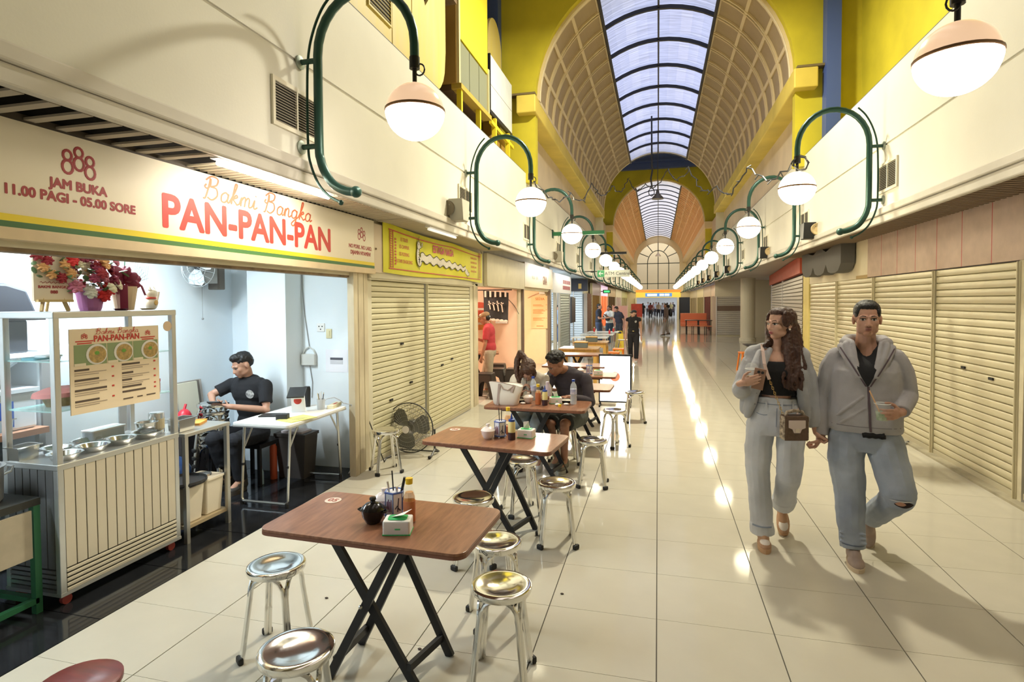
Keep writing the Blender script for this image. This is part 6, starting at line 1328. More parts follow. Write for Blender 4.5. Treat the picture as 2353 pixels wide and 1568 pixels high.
def tissue(lab, loc, rz, up=False):
    t = thing('tissue_pack', lab, 'tissues', loc, rz, 'green and white tissue packs'); obj('pack', MB().rbox(-.06, .06, -.045, .045, 0, .062, .008), TW, t, bevel=.006); obj('green_top', MB().rbox(-.042, .042, -.03, .03, .0625, .066, .015), TG, t); obj('base_line', MB().box(-.061, .061, -.046, .046, 0, .004), TG, t); obj('mark', MB().box(-.006, .018, -.0465, -.0455, .025, .031), TG, t)
    obj('sheet', MB().add([(-.03, 0, .066), (.0, .03, .068), (.06, .02, .095), (.03, -.035, .088)] if not up else [(-.02, -.01, .066), (.02, .01, .066), (.015, .01, .12), (-.025, 0, .115)], [(0, 1, 2, 3)]), TW, t); return t
tissue('tissue pack with green top at the front of the nearest table', (-1.115, 2.30, ZT), .25); tissue('tissue pack with green top on the second table', (-.955, 4.16, ZT), -.1, True); tissue('crushed tissue pack with green top on the third table', (-.99, 5.62, ZT), .3, True); tissue('tissue pack with green top on the fifth table', (-.80, 7.95, ZT), 0)
def water(lab, loc):
    t = thing('water_bottle', lab, 'bottle', loc, 0, 'clear water bottles'); obj('bottle', MB().lathe([(.03, 0), (.033, .01), (.033, .06), (.030, .07), (.033, .08), (.033, .17), (.026, .195), (.014, .215), (.014, .225)], n=20), mat('pet_plastic', (.84, .90, .95), .08, alpha=.38), t, smooth=True); obj('label', MB().lathe([(.0335, .10), (.0335, .15)], n=20), mat('label_wave', (.25, .35, .70), .4, noise=1, nscale=25, col2=(.8, .75, .78)), t); obj('cap', MB().lathe([(.016, .225), (.016, .245), (.0001, .246)], n=14), mat('cap_blue2', (.03, .08, .42), .4), t); return t
water('clear water bottle with blue cap at the right end of the third table', (-.81, 5.62, ZT)); water('clear water bottle in front of the seated woman', (-1.25, 5.76, ZT))
fk = thing('lilac_flask', 'matt lilac metal flask between the seated couple', 'flask', (-1.09, 5.72, ZT)); obj('body', MB().lathe([(.034, 0), (.036, .004), (.036, .13), (.02, .165), (.02, .17), (.0001, .17)], n=20), mat('flask_lilac', (.58, .48, .54), .4), fk, smooth=True); obj('cap', MB().lathe([(.019, .17), (.019, .20), (.0001, .2)], n=16), mat('flask_lilac', (.58, .48, .54)), fk)
for i, (x, y, l) in enumerate(((-.90, 5.74, 'black noodle plate with chopsticks at the right of the third table'), (-1.37, 5.66, 'black plate half behind the handbag on the third table'))):
    t = thing('plate', l, 'plate', (x, y, ZT)); obj('dish', MB().lathe([(.06, 0), (.10, .022), (.095, .022), (.055, .006), (.0001, .006)], n=24), BCER, t, smooth=True); obj('food', MB().ell((0, 0, .012), .06, .05, .014, 12, 6), mat('rice_pale', (.72, .66, .55), .7, noise=.3, nscale=40), t, smooth=True)
    obj('chopstick', MB().tube([(-.1, -.03, .03), (.10, .02, .03)], .003, 5), BLACK, t)
for i, (x, y) in enumerate(((-.95, 5.50), (-1.30, 5.50), (-.87, 5.54))):
    t = tag(obj('crumpled_tissue', MB().ell((x, y, ZT+.01), .03, .022, .012, 7, 5), TW), 'crumpled white tissue on the third table %s' % ['beside the squeeze bottle', 'in front of the white pot', 'near its right end'][i], 'tissue', 'crumpled tissues on the third table')
yc_ = tag(obj('bottle_cap', MB().lathe([(.016, 0), (.016, .02), (.0001, .02)], (-.92, 5.45, ZT), 14), YCAP), 'loose yellow bottle cap on the third table', 'cap')
hb = thing('tote_bag', 'white tote handbag with taupe straps on the third table', 'handbag', (-1.46, 5.46, ZT), .05); BGW = mat('bag_white', (.78, .72, .62), .55); BGT = mat('bag_taupe', (.42, .32, .27), .5)
mb = MB(); v = []
for z, sx, sy in ((0, .12, .055), (.02, .13, .065), (.10, .145, .06), (.18, .165, .04), (.215, .175, .03)):
    for k in range(16):
        a = 2*pi*k/16; ex = .5; c, s_ = cos(a), sin(a); v.append((sx*abs(c)**ex*(1 if c > 0 else -1), sy*abs(s_)**.7*(1 if s_ > 0 else -1), z+(.012*sin(a*2) if z > .2 else 0)-(.03*(c > 0)*c if z > .1 else 0)))
mb.add(v, [(i*16+k, i*16+(k+1) % 16, i*16+16+(k+1) % 16, i*16+16+k) for i in range(4) for k in range(16)]+[tuple(range(15, -1, -1)), tuple(range(64, 80))]); obj('body', mb, BGW, hb, smooth=True)
for x in (-.06, .075):
    obj('strap', MB().bar((x-.015, -.068, .0), (x+.0, -.045, .21), .022, .004, (0, -1, .2)), BGT, hb) if x < 0 else obj('strap', MB().bar((x-.01, -.062, .13), (x+.01, -.036, .20), .024, .004, (0, -1, .2)), BGT, hb)
obj('handle', MB().tube([(-.055, -.04, .2), (-.02, -.055, .16), (.03, -.06, .15), (.085, -.04, .19)], .006, 6), BGT, hb); obj('top_trim', MB().tube([(.177*cos(R(a)), .032*sin(R(a)), .215+.012*sin(R(2*a))-.03*max(0, cos(R(a)))) for a in range(0, 360, 20)], .004, 5, closed=True), BGT, hb)
spot = tag(obj('water_ring', MB().lathe([(.0001, .0008), (.018, .0008), (.018, 0)], (-.80, 4.0, ZT), 18), mat('ring_pale', (.6, .42, .2), .3)), 'small pale round stain on the second table', 'stain')
# ================================================================ PEOPLE
from mathutils.bvhtree import BVHTree
V3 = Vector
class Blob(MB):
    """primitives that a voxel remesh fuses into one continuous skin"""
    def limb(s, pts, rad, n=14, ends=(1, 1)):
        pts = [V3(p) for p in pts]; P = []; Q = []
        for i in range(len(pts)-1):
            for k in range(4):
                t = k/4; P.append(pts[i].lerp(pts[i+1], t)); Q.append(rad[i]*(1-t)+rad[i+1]*t)
        P.append(pts[-1]); Q.append(rad[-1]); s.tube(P, Q, n)
        if ends[0]: s.ell(pts[0], rad[0]*.98, n=n, m=8)
        if ends[1]: s.ell(pts[-1], rad[-1]*.98, n=n, m=8)
        for i in range(1, len(pts)-1): s.ell(pts[i], rad[i], n=n, m=8)
        return s
    def hull(s, rings, n=28):
        """rings (cx, cy, cz, rx, ry, squareness)"""
        vs = []; m = len(rings)
        for cx, cy, cz, rx, ry, e in rings:
            for k in range(n):
                a = 2*pi*k/n; c, q = cos(a), sin(a); vs.append((cx+rx*math.copysign(abs(c)**e, c), cy+ry*math.copysign(abs(q)**e, q), cz))
        fs = [(i*n+k, i*n+(k+1) % n, (i+1)*n+(k+1) % n, (i+1)*n+k) for i in range(m-1) for k in range(n)]
        fs += [tuple(range(n-1, -1, -1)), tuple(range((m-1)*n, m*n))]
        return s.add(vs, fs)
    def fuse(s, name, m, parent, vox, smooth=3, crumple=0, csize=.1, dec=0, label=None):
        me = bpy.data.meshes.new('tmp'); me.from_pydata(s.v, [], s.f); me.validate()
        o = bpy.data.objects.new('tmp', me); COL.objects.link(o)
        r = o.modifiers.new('r', 'REMESH'); r.mode = 'VOXEL'; r.voxel_size = vox
        if smooth: q = o.modifiers.new('s', 'SMOOTH'); q.iterations = smooth; q.factor = .5
        if crumple:
            tname = 'folds%g' % csize; t = bpy.data.textures.get(tname) or bpy.data.textures.new(tname, 'CLOUDS'); t.noise_scale = csize; t.noise_depth = 1
            d = o.modifiers.new('d', 'DISPLACE'); d.texture = t; d.strength = crumple; d.mid_level = .5; d.texture_coords = 'LOCAL'
        dg = bpy.context.evaluated_depsgraph_get(); e = bpy.data.meshes.new_from_object(o.evaluated_get(dg))
        bpy.data.objects.remove(o); bpy.data.meshes.remove(me)
        e.materials.clear(); e.materials.append(m); e.polygons.foreach_set('use_smooth', [True]*len(e.polygons))
        e.name = name
        return obj(name, e, None, parent, label=label)
def bvh(o):
    return BVHTree.FromPolygons([v.co[:] for v in o.data.vertices], [p.vertices[:] for p in o.data.polygons])
def decal(tree, L, Rr, nc, m, name, parent, off=.003, d=(0, 1, 0), back=1.0, label=None, org=(0, 0, 0), rot=None, close=False):
    """thin shell laid on a skin between two edge lines (x, z in the frame org/rot), cast along d"""
    rot = rot or Matrix.Identity(3); dv = rot@V3(d); org = V3(org); v = []
    for a, b in zip(L, Rr):
        for i in range(nc+1):
            t = i/nc; p = org+rot@V3((a[0]+(b[0]-a[0])*t, 0, a[1]+(b[1]-a[1])*t))-dv*back
            h = tree.ray_cast(p, dv)
            v.append((h[0]-dv*off) if h[0] else p+dv*back)
    n = len(L); mb = MB(); mb.add(v, [(r*(nc+1)+c, r*(nc+1)+c+1, (r+1)*(nc+1)+c+1, (r+1)*(nc+1)+c) for r in range(n-1) for c in range(nc)])
    return obj(name, mb, m, parent, smooth=True, label=label)
def lens(cx, cz, w, h, n=8, tilt=0, p=.7):
    """two edge lines of an almond"""
    L = []; U = []
    for i in range(n+1):
        t = i/n; x = cx-w+2*w*t; q = sin(pi*t)**p*h if 0 < t < 1 else .0004
        L.append((x, cz-q+tilt*(x-cx))); U.append((x, cz+q+tilt*(x-cx)))
    return L, U
SKIN = lambda n, c: mat('skin_'+n, c, .5, noise=.12, nscale=14, sss=.08)
HAIRM = lambda n, c: mat('hair_'+n, c, .42, noise=.5, nscale=30, stretch=(3, 3, .35), bump=.5, bscale=60)
CLOTH = lambda n, c, b=.25, s=260: mat('cloth_'+n, c, .88, noise=.14, nscale=7, bump=b, bscale=s)
DENIM = lambda n, c, c2: mat('denim_'+n, c, .85, noise=1, nscale=3.5, col2=c2, bump=.2, bscale=300)
def hand(B, w, fd, pn, k=1.0, curl=.5, thumb=1, spread=.010, tcurl=.4, grip=None):
    """five fingers of unequal length, bent, thumb leaving the palm side. w wrist, fd finger direction, pn palm normal (inner side)"""
    w = V3(w); fd = V3(fd).normalized(); pn = V3(pn); pn = (pn-fd*pn.dot(fd)).normalized(); sd = fd.cross(pn)*thumb
    c = w+fd*.045*k
    M = Matrix((sd, fd, pn)).transposed()
    B.ell(c, .036*k, .048*k, .014*k, 12, 8, M); B.ell(c+sd*.016*k-fd*.01*k+pn*.006*k, .018*k, .032*k, .014*k, 10, 7, M)
    B.limb([w-fd*.02*k, w+fd*.02*k], [.023*k, .025*k], 12)
    for i, (o, L) in enumerate(((.028, .072), (.0095, .080), (-.0095, .074), (-.028, .058))):
        base = c+sd*o*k+fd*(.036-.006*abs(i-1))*k; d = fd+sd*spread*(1.5-i)*8*.15; d.normalize(); a = curl
        p = [base]; q = base; ang = 0
        for seg, fr in enumerate((.45, .32, .25)):
            ang += a*(.8 if seg == 0 else 1.0); dd = d*cos(ang)+pn*sin(ang); q = q+dd*L*fr*k; p.append(q)
        B.limb(p, [.0085*k, .008*k, .0075*k, .0062*k], 8)
    t0 = c+sd*.026*k-fd*.022*k; t1 = t0+(sd*.75+fd*.5+pn*.35).normalized()*.034*k; t2 = t1+(fd*.75+sd*(.5-tcurl)+pn*(.3+tcurl)).normalized()*.030*k; t3 = t2+(fd*.7+sd*(.2-tcurl)+pn*(.3+tcurl)).normalized()*.024*k
    B.limb([t0, t1, t2, t3], [.013*k, .0105*k, .0095*k, .0075*k], 8)
def head(B, c, rot, k=1.0, fem=False):
    """skull, jaw, nose, brow, cheeks, ears; c head centre, faces local -y"""
    c = V3(c); E = lambda p, rx, ry, rz, n=16, m=12: B.ell(c+rot@V3(p)*k, rx*k, ry*k, rz*k, n, m, rot)
    LM = lambda pts, r, n=8: B.limb([c+rot@V3(p)*k for p in pts], [q*k for q in r], n)
    jw = .88 if fem else 1
    E((0, .012, .030), .074, .094, .090, 24, 16); E((0, -.030, -.030), .062*jw, .066, .078, 20, 14); E((0, -.062, -.088), .026*jw, .026, .022)
    for s in (-1, 1):
        E((s*.034, -.058, -.020), .028, .026, .030); E((s*.040*jw, -.022, -.062), .022*jw, .045, .030)
        LM([(s*.012, -.086, .018), (s*.045, -.074, .018)], [.011, .010]); E((s*.076, .012, -.004), .010, .020, .030, 10, 8); E((s*.074, .008, -.028), .009, .012, .010, 8, 6)
        E((s*.0115, -.094, -.036), .0090, .009, .0075, 8, 6)
    LM([(0, -.082, .012), (0, -.094, -.010), (0, -.103, -.032)], [.0075, .0090, .0105] if fem else [.0085, .010, .0125]); E((0, -.086, -.060), .022, .014, .012); LM([(-.016, -.088, -.054), (.016, -.088, -.054)], [.006, .006]); LM([(-.013, -.087, -.066), (.013, -.087, -.066)], [.0065, .0065])
def face(tree, root, c, rot, k=1.0, fem=False, lipc=(.42, .14, .12), browc=(.02, .014, .012), gaze=0, mous=False):
    W_ = mat('eye_white', (.62, .58, .54), .3); IR = mat('iris_dark', (.02, .012, .008), .15); BRW = mat('brow_%d' % int(browc[0]*1000), browc, .8); LP = mat('lips_%d' % int(lipc[0]*100), lipc, .45); LN = mat('lip_line', (.12, .03, .03), .6)
    D = lambda L, U, m, n, off: decal(tree, [(x*k, z*k) for x, z in L], [(x*k, z*k) for x, z in U], 3, m, n, root, off, (0, 1, 0), .3, org=c, rot=rot)
    for s in (-1, 1):
        ex = s*.031
        D(*lens(ex, .001, .0155, .0062, 8, -.05*s if not fem else .08*s), W_, 'eye', .0012); D(*lens(ex+gaze, .0015, .0068, .0066, 8, 0, .5), IR, 'iris', .0020)
        L, U = lens(ex, .0035, .0175, .0062, 8, .0); D([(x, z-.0022) for x, z in U], [(x, z+.0028) for x, z in U], IR, 'lash_line', .0026)
        L, U = lens(ex, .0035, .0165, .0068, 8, .0)
        b = [(ex+s*.017*(-1+2*i/6), .0205+(.005*sin(pi*min(1, i/6*.9)))+(.003 if fem else .0)-(.004*(i/6 > .8))) for i in range(7)]
        D([(x, z-.0028*(1-.6*i/6)) for i, (x, z) in enumerate(b)], [(x, z+.0032*(1-.7*i/6)) for i, (x, z) in enumerate(b)], BRW, 'eyebrow', .0018)
    D(*lens(0, -.0555, .0225, .0052, 10, 0, .8), LP, 'upper_lip', .0012); D(*lens(0, -.0655, .0200, .0068, 10, 0, .8), LP, 'lower_lip', .0012); D(*lens(0, -.0600, .0215, .0012, 10), LN, 'lip_line', .0022)
    for s in (-1, 1): D(*lens(s*.0075, -.0425, .0045, .0022, 5), LN, 'nostril', .0012)
    if mous: D(*lens(0, -.0475, .020, .0022, 8), mat('stubble', (.20, .11, .08), .8), 'moustache', .0010)
def shoe(par, a, toe, m, sole, k=1.0, up=(0, 0, 1), laces=None, vox=.006, name='shoe'):
    """a ankle, toe tip direction; built round the foot line"""
    a = V3(a); toe = V3(toe); d = toe.normalized(); u = V3(up); u = (u-d*u.dot(d)).normalized(); s_ = d.cross(u); M = Matrix((s_, d, u)).transposed()
    B = Blob(); P = lambda x, y, z: a+M@V3((x, y, z))*k
    B.ell(P(0, -.02, -.045), .040*k, .062*k, .045*k, 14, 10, M); B.ell(P(0, .09, -.058), .046*k, .085*k, .034*k, 14, 10, M); B.ell(P(0, .04, -.038), .038*k, .07*k, .045*k, 14, 10, M); B.limb([P(0, -.03, 0), P(0, -.025, -.05)], [.040*k, .040*k])
    o = B.fuse(name, m, par, vox, 2)
    pts = []
    for i in range(20):
        t = 2*pi*i/20; y = .055+.125*cos(t); x = (.046+.006*cos(t))*sin(t); pts.append((x, y))
    mb = MB(); mb.add([P(x, y, -.098) for x, y in pts]+[P(x*1.02, y*1.0, -.062) for x, y in pts], [tuple(range(19, -1, -1)), tuple(range(20, 40))]+[(i, (i+1) % 20, 20+(i+1) % 20, 20+i) for i in range(20)])
    obj('sole', mb, sole, o, smooth=True)
    if laces:
        for i in range(4): y = .02+.022*i; obj('lace', MB().tube([P(-.026, y, -.018-.007*i), P(0, y+.004, -.003-.008*i), P(.026, y, -.018-.007*i)], .0035*k, 5), laces, o)
    return o
def rotz3(a): return Matrix.Rotation(a, 3, 'Z')
def person(label, loc, rz, J, c, vox=.012, group=None, hr=None, hk=1.0, fem=False, facey=True, top='short', bottom='long', build=1.0, lean=None):
    """generic clothed figure. J joints (local, faces -y). c colours: skin, hair, top, bottom, shoe"""
    t = thing('person', label, 'person', loc, rz, group); hr = hr or Matrix.Identity(3); b = build
    B = Blob(); head(B, J['head'], hr, hk, fem)
    hc = V3(J['head']); nb = V3(J['neck']); pv = V3(J['pelvis']); ch = nb.lerp(pv, .28)
    B.limb([hc+hr@V3((0, .012, -.06))*hk, nb, ch], [.050*hk, .056*hk, .09*b], 14)
    B.limb([ch, nb.lerp(pv, .65), pv], [.10*b, .09*b, .10*b])
    for s in 'LR':
        B.limb([J['sh'+s], J['el'+s], J['wr'+s]], [.045*b, .037*b, .026*b]); w = V3(J['wr'+s]); e = V3(J['el'+s])
        if vox < .009: hand(B, w, J.get('fd'+s, w-e), J.get('pn'+s, (0, 1, 0)), .95*hk, J.get('curl', .5), 1 if s == 'L' else -1)
        else:
            d = (V3(J.get('fd'+s, w-e))).normalized(); B.limb([w, w+d*.08, w+d*.15], [.026, .03, .016]); B.limb([w+d*.03, w+d*.08+V3((.03, 0, 0))], [.014, .01])
        B.limb([J['hp'+s], J['kn'+s], J['an'+s]], [.075*b, .052*b, .036*b]); a = V3(J['an'+s]); B.limb([a, a+V3(J.get('toe'+s, (0, -1, 0))).normalized()*.12+V3((0, 0, -.05))], [.034, .028])
    sk = SKIN(c['n'], c['skin']); body = B.fuse('body', sk, t, vox, 2)
    if facey: face(bvh(body), t, hc, hr, hk, fem)
    T = Blob(); cl = CLOTH(c['n']+'_top', c['top']); sh = (V3(J['shL'])+V3(J['shR']))/2
    wv = V3(J['shL'])-V3(J['shR']); wv.normalize(); rr = .5*(V3(J['shL'])-V3(J['shR'])).length
    up = (nb-pv).normalized(); fw_ = wv.cross(up); M = Matrix((wv, -fw_, up)).transposed()
    T.ell(nb.lerp(pv, .22), rr*1.02*b, .115*b, .17*b, 18, 12, M); T.ell(nb.lerp(pv, .5), .155*b, .115*b, .2*b, 18, 12, M); T.ell(nb.lerp(pv, .85), .165*b, .125*b, .16*b, 18, 12, M)
    T.limb([V3(J['shL']).lerp(nb, .3), V3(J['shR']).lerp(nb, .3)], [.062*b, .062*b])
    T.limb([hc.lerp(nb, .75), nb+(pv-nb)*.15], [.062*hk, .08], ends=(0, 1))
    for s in 'LR':
        S_, E_, W_ = V3(J['sh'+s]), V3(J['el'+s]), V3(J['wr'+s])
        if top == 'short': T.limb([S_, S_.lerp(E_, .72)], [.066*b, .062*b], ends=(1, 0))
        elif top == 'none': T.limb([S_, S_.lerp(E_, .18)], [.066*b, .06*b], ends=(1, 0))
        else: T.limb([S_, E_, W_.lerp(E_, .06)], [.066*b, .054*b, .042*b], ends=(1, 0))
    tt = T.fuse('shirt', cl, t, vox, 4, .010 if vox < .01 else 0, .09)
    P = Blob(); pc_ = CLOTH(c['n']+'_trousers', c['bottom'])
    P.ell(pv+V3((0, 0, -.02)), .165*b, .122*b, .13, 18, 12)
    for s in 'LR':
        H_, K_, A_ = V3(J['hp'+s]), V3(J['kn'+s]), V3(J['an'+s])
        if bottom == 'long': P.limb([H_, K_, A_+(K_-A_).normalized()*.02], [.095*b, .072*b, .062*b], ends=(1, 0))
        else: P.limb([H_, H_.lerp(K_, .9)], [.10*b, .09*b], ends=(1, 0))
    P.fuse('trousers', pc_, t, vox, 3, .010 if vox < .01 else 0, .08)
    for s in 'LR': shoe(t, J['an'+s], J.get('toe'+s, (0, -1, 0)), mat('shoe_'+c['n'], c.get('shoe', (.03, .03, .03)), .6), mat('sole_'+c['n'], c.get('sole', (.5, .5, .48)), .6), vox=max(vox, .007))
    return t, body, tt
def wig(t, name, c, col, ells, vox=.008, hr=None, crumple=0, csize=.03, smooth=2):
    B = Blob(); hr = hr or Matrix.Identity(3)
    for p, r in ells: B.ell(V3(c)+hr@V3(p), r[0], r[1], r[2], 14, 10, hr)
    return B.fuse('hair', HAIRM(name, col), t, vox, smooth, crumple, csize)
# ---------------------------------------------------------------- walking man in the grey hoodie
SKM = SKIN('walking_man', (.52, .285, .195)); HOOD = CLOTH('grey_hoodie', (.42, .405, .415)); BTEE = CLOTH('black_tee', (.012, .012, .014))
man = thing('person', 'man in grey zip hoodie and ripped jeans, walking and holding a drink', 'person', (1.37, 4.33, 0), -.24)
hm = (.004, -.01, 1.626); HR = rotz3(.03) @ Matrix.Rotation(.04, 3, 'X')
B = Blob(); head(B, hm, HR, 1.04); VX = .0038
B.limb([(0, .012, 1.55), (0, .02, 1.47), (0, .02, 1.35)], [.056, .062, .09]); B.limb([(0, .0, 1.3), (0, 0, 1.1), (0, 0, .9)], [.10, .09, .10])
B.limb([(-.175, .01, 1.375), (-.25, .02, 1.09), (-.258, -.03, .81)], [.045, .036, .026]); B.limb([(.175, .01, 1.375), (.245, .03, 1.12), (.185, -.185, 1.035)], [.045, .036, .026])
hand(B, (-.262, -.035, .80), (-.42, -.12, -.9), (-.88, .1, .42), 1.0, 1.15, -1, spread=0); hand(B, (.180, -.195, 1.035), (-.62, -.78, -.05), (-.78, .62, 0), 1.02, .62, -1, tcurl=.1)
B.limb([(-.10, 0, .88), (-.085, -.07, .49), (-.066, -.13, .10)], [.075, .05, .036]); B.limb([(.10, 0, .88), (.185, -.13, .475), (.05, .22, .18)], [.075, .05, .036])
mb_ = B.fuse('body', SKM, man, VX, 2); face(bvh(mb_), man, hm, HR, 1.04, False, (.36, .15, .12), mous=True)
H = Blob(); c = V3(hm); H.ell(c+HR@V3((0, .020, .055)), .0815, .094, .076, 22, 14, HR); H.ell(c+HR@V3((0, .045, .02)), .080, .072, .075, 18, 12, HR); H.ell(c+HR@V3((0, -.035, .088)), .058, .050, .030, 16, 10, HR)
for s in (-1, 1): H.ell(c+HR@V3((s*.058, -.010, .050)), .021, .052, .045, 12, 10, HR)
H.fuse('hair', HAIRM('black', (.012, .010, .010)), man, .0045, 2, .006, .012)
T = Blob(); T.hull([(0, .005, .90, .18, .13, .9), (0, .005, 1.1, .18, .12, .9), (0, .01, 1.28, .19, .115, .85), (0, .02, 1.36, .16, .09, .8), (0, .03, 1.41, .10, .07, .9)])
tee = T.fuse('black_tee', BTEE, man, .006, 2); T = Blob(); T.hull([(0, 0, .868, .215, .145, .85), (0, 0, .89, .225, .15, .85), (0, 0, .91, .222, .152, .85), (0, 0, 1.0, .222, .155, .85), (0, 0, 1.15, .212, .150, .85), (0, .0, 1.28, .205, .145, .8), (0, .018, 1.345, .190, .120, .75), (0, .050, 1.385, .165, .080, .75), (0, .068, 1.42, .13, .06, .75), (0, .075, 1.44, .10, .05, .9)])
T.limb([(-.175, .01, 1.365), (-.215, .015, 1.27), (-.250, .02, 1.08), (-.258, -.01, .93), (-.258, -.03, .815)], [.062, .066, .060, .055, .046], ends=(1, 0)); T.limb([(.175, .01, 1.365), (.215, .015, 1.28), (.245, .035, 1.12), (.216, -.08, 1.075), (.192, -.165, 1.038)], [.062, .064, .062, .056, .046], ends=(1, 0))
for q in (-1, 1):
    T.limb([(q*.080, -.075, 1.462), (q*.068, -.118, 1.37), (q*.030, -.150, 1.245)], [.016, .017, .012]); T.limb([(q*.115, -.055, 1.455), (q*.092, -.112, 1.37), (q*.040, -.148, 1.25)], [.022, .022, .014]); T.limb([(q*.150, -.03, 1.44), (q*.118, -.10, 1.36), (q*.052, -.145, 1.25)], [.020, .020, .014])
T.limb([(-.085, -.06, 1.468), (-.125, .0, 1.468), (-.10, .09, 1.475), (0, .125, 1.47), (.10, .09, 1.475), (.125, .0, 1.468), (.085, -.06, 1.468)], [.020, .034, .042, .046, .042, .034, .020])
for p, q in (((-.17, -.128, .98), (-.02, -.152, 1.12)), ((-.15, -.130, .93), (-.01, -.153, 1.04))): T.limb([p, V3(p).lerp(V3(q), .5)+V3((0, -.004, 0)), q], [.006, .010, .005], 8)
hd = T.fuse('hoodie', HOOD, man, .0052, 3, .012, .10); tr = bvh(hd)
mbt = MB(); vv = []
for z, xl, xr, yf in ((1.462, -.066, .066, -.062), (1.43, -.086, .086, -.088), (1.39, -.082, .080, -.122), (1.35, -.074, .070, -.142), (1.30, -.056, .054, -.158), (1.25, -.034, .036, -.164), (1.21, -.012, .018, -.166), (1.188, .0, .006, -.166)):
    dp = max(0, (z-1.30)*.44)
    for i in range(9): x = xl+(xr-xl)*i/8; vv.append((x, yf+1.6*x*x+.3*dp*(1-(i/4-1)**2), z-dp*(1-(i/4-1)**2)))
mbt.add(vv, [(r*9+i, r*9+i+1, r*9+i+10, r*9+i+9) for r in range(7) for i in range(8)]); obj('tee_front', mbt, BTEE, man, smooth=True, label='black tee showing in the open neck')
for L in ([(-.158+.0148*i, 1.435-.025*i) for i in range(11)], [(.152-.0138*i, 1.435-.025*i) for i in range(11)]): decal(tr, L, [(x+.010, z) for x, z in L], 2, mat('zip_plum', (.10, .07, .085), .6), 'zip_edge', man, .003)
zl = [(.0, 1.185), (.004, 1.10), (.010, 1.0), (.014, .92), (.018, .885)]; decal(tr, zl, [(x+.014, z) for x, z in zl], 3, mat('zip_plum', (.1, .07, .085)), 'zipper', man, .004)
hl = [(-.20+.033*i, .918) for i in range(13)]; decal(tr, hl, [(x, z-.005) for x, z in hl], 2, mat('hem_dark_grey', (.22, .21, .215), .9), 'hem_seam', man, .002)  # darker grey seam line along the hoodie hem
obj('shirt_tail', MB().tube([(-.02+.018*i, -.128-.004*sin(i), .862+.004*(i % 2)) for i in range(8)], .022, 8), BTEE, man, smooth=True)
DEN = DENIM('blue', (.43, .475, .54), (.26, .30, .38)); P = Blob(); P.hull([(0, 0, .88, .185, .125, .9), (0, 0, .80, .20, .135, .85), (0, 0, .74, .19, .125, .8)])
P.limb([(-.105, -.005, .82), (-.108, -.04, .66), (-.088, -.07, .48), (-.080, -.10, .30), (-.068, -.125, .095)], [.118, .112, .098, .088, .077], ends=(1, 0)); P.limb([(.105, -.005, .82), (.150, -.07, .64), (.188, -.125, .485)], [.115, .112, .100]); P.limb([(.188, -.105, .47), (.12, .06, .335), (.055, .20, .21)], [.094, .085, .078], ends=(1, 0))
for z in (.14, .17, .20): P.limb([(-.14, -.17, z), (.0, -.175, z+.012)], [.010, .010], 8)
jn = P.fuse('jeans', DEN, man, .0055, 3, .016, .09); tr = bvh(jn)
decal(tr, *lens(.198, .462, .058, .020, 10), 4, mat('rip_dark', (.02, .012, .014), .9), 'knee_rip', man, .006) if 0 else None
def dl(tree, LU, m, n, par, off, nc=4, **k): return decal(tree, LU[0], LU[1], nc, m, n, par, off, **k)
dl(tr, lens(.205, .452, .055, .022, 10), mat('rip_dark', (.02, .012, .014), .9), 'knee_rip', man, .004); dl(tr, lens(.185, .457, .030, .014, 8), SKM, 'knee_skin', man, .007); dl(tr, lens(.19, .474, .065, .005, 12), mat('fray_pale', (.62, .62, .62), .9), 'frayed_edge', man, .006)
cf = [(-.145+.0129*i, .135) for i in range(13)]; decal(tr, cf, [(x, z-.008) for x, z in cf], 2, mat('denim_seam', (.14, .17, .24), .9), 'cuff_seam', man, .003)
SHM = mat('sneaker_brown', (.38, .29, .245), .7, noise=.15); SHS = mat('sneaker_sole', (.62, .50, .36), .6); LC = mat('lace_white', (.72, .66, .60), .7)
shoe(man, (-.062, -.13, .098), (.10, -1, -.02), SHM, SHS, 1.08, laces=LC, vox=.005); shoe(man, (.045, .24, .175), (-.02, -.62, -.60), SHM, SHS, 1.05, up=(0, -.6, .8), laces=LC, vox=.005)
# ---------------------------------------------------------------- walking woman
SKW = SKIN('walking_woman', (.60, .355, .255)); wom = thing('person', 'woman with long brown hair in grey cardigan and pale jeans, walking beside the man', 'person', (.83, 4.42, 0), -.18)
hw = (.022, -.012, 1.588); WR = rotz3(-.78) @ Matrix.Rotation(.02, 3, 'X'); B = Blob(); head(B, hw, WR, .97, True)
B.limb([(.018, .012, 1.51), (.0, .015, 1.43), (0, .015, 1.33)], [.045, .050, .085]); B.limb([(0, .01, 1.3), (0, .0, 1.12), (0, 0, .95)], [.095, .095, .10]); B.limb([(-.15, .01, 1.375), (.15, .01, 1.375)], [.042, .042]); B.ell((0, -.012, 1.30), .125, .09, .10)
B.limb([(-.165, .01, 1.36), (-.225, -.02, 1.12), (-.222, -.215, 1.18)], [.040, .032, .023]); B.limb([(.165, .01, 1.36), (.215, .02, 1.10), (.25, -.01, .86)], [.040, .032, .023])
hand(B, (-.222, -.245, 1.180), (.90, -.20, .32), (.15, .97, .1), .92, .34, 1, tcurl=.2); hand(B, (.251, -.010, .845), (.30, -.02, -.95), (.95, .1, .25), .92, 1.05, 1, spread=0)
B.limb([(-.10, 0, .90), (-.115, -.03, .53), (-.082, -.07, .10)], [.075, .05, .034]); B.limb([(.09, 0, .90), (.08, -.06, .52), (.05, .22, .19)], [.075, .05, .034])
wb2 = B.fuse('body', SKW, wom, VX, 2); face(bvh(wb2), wom, hw, WR, .97, True, (.34, .07, .07), gaze=-.003)
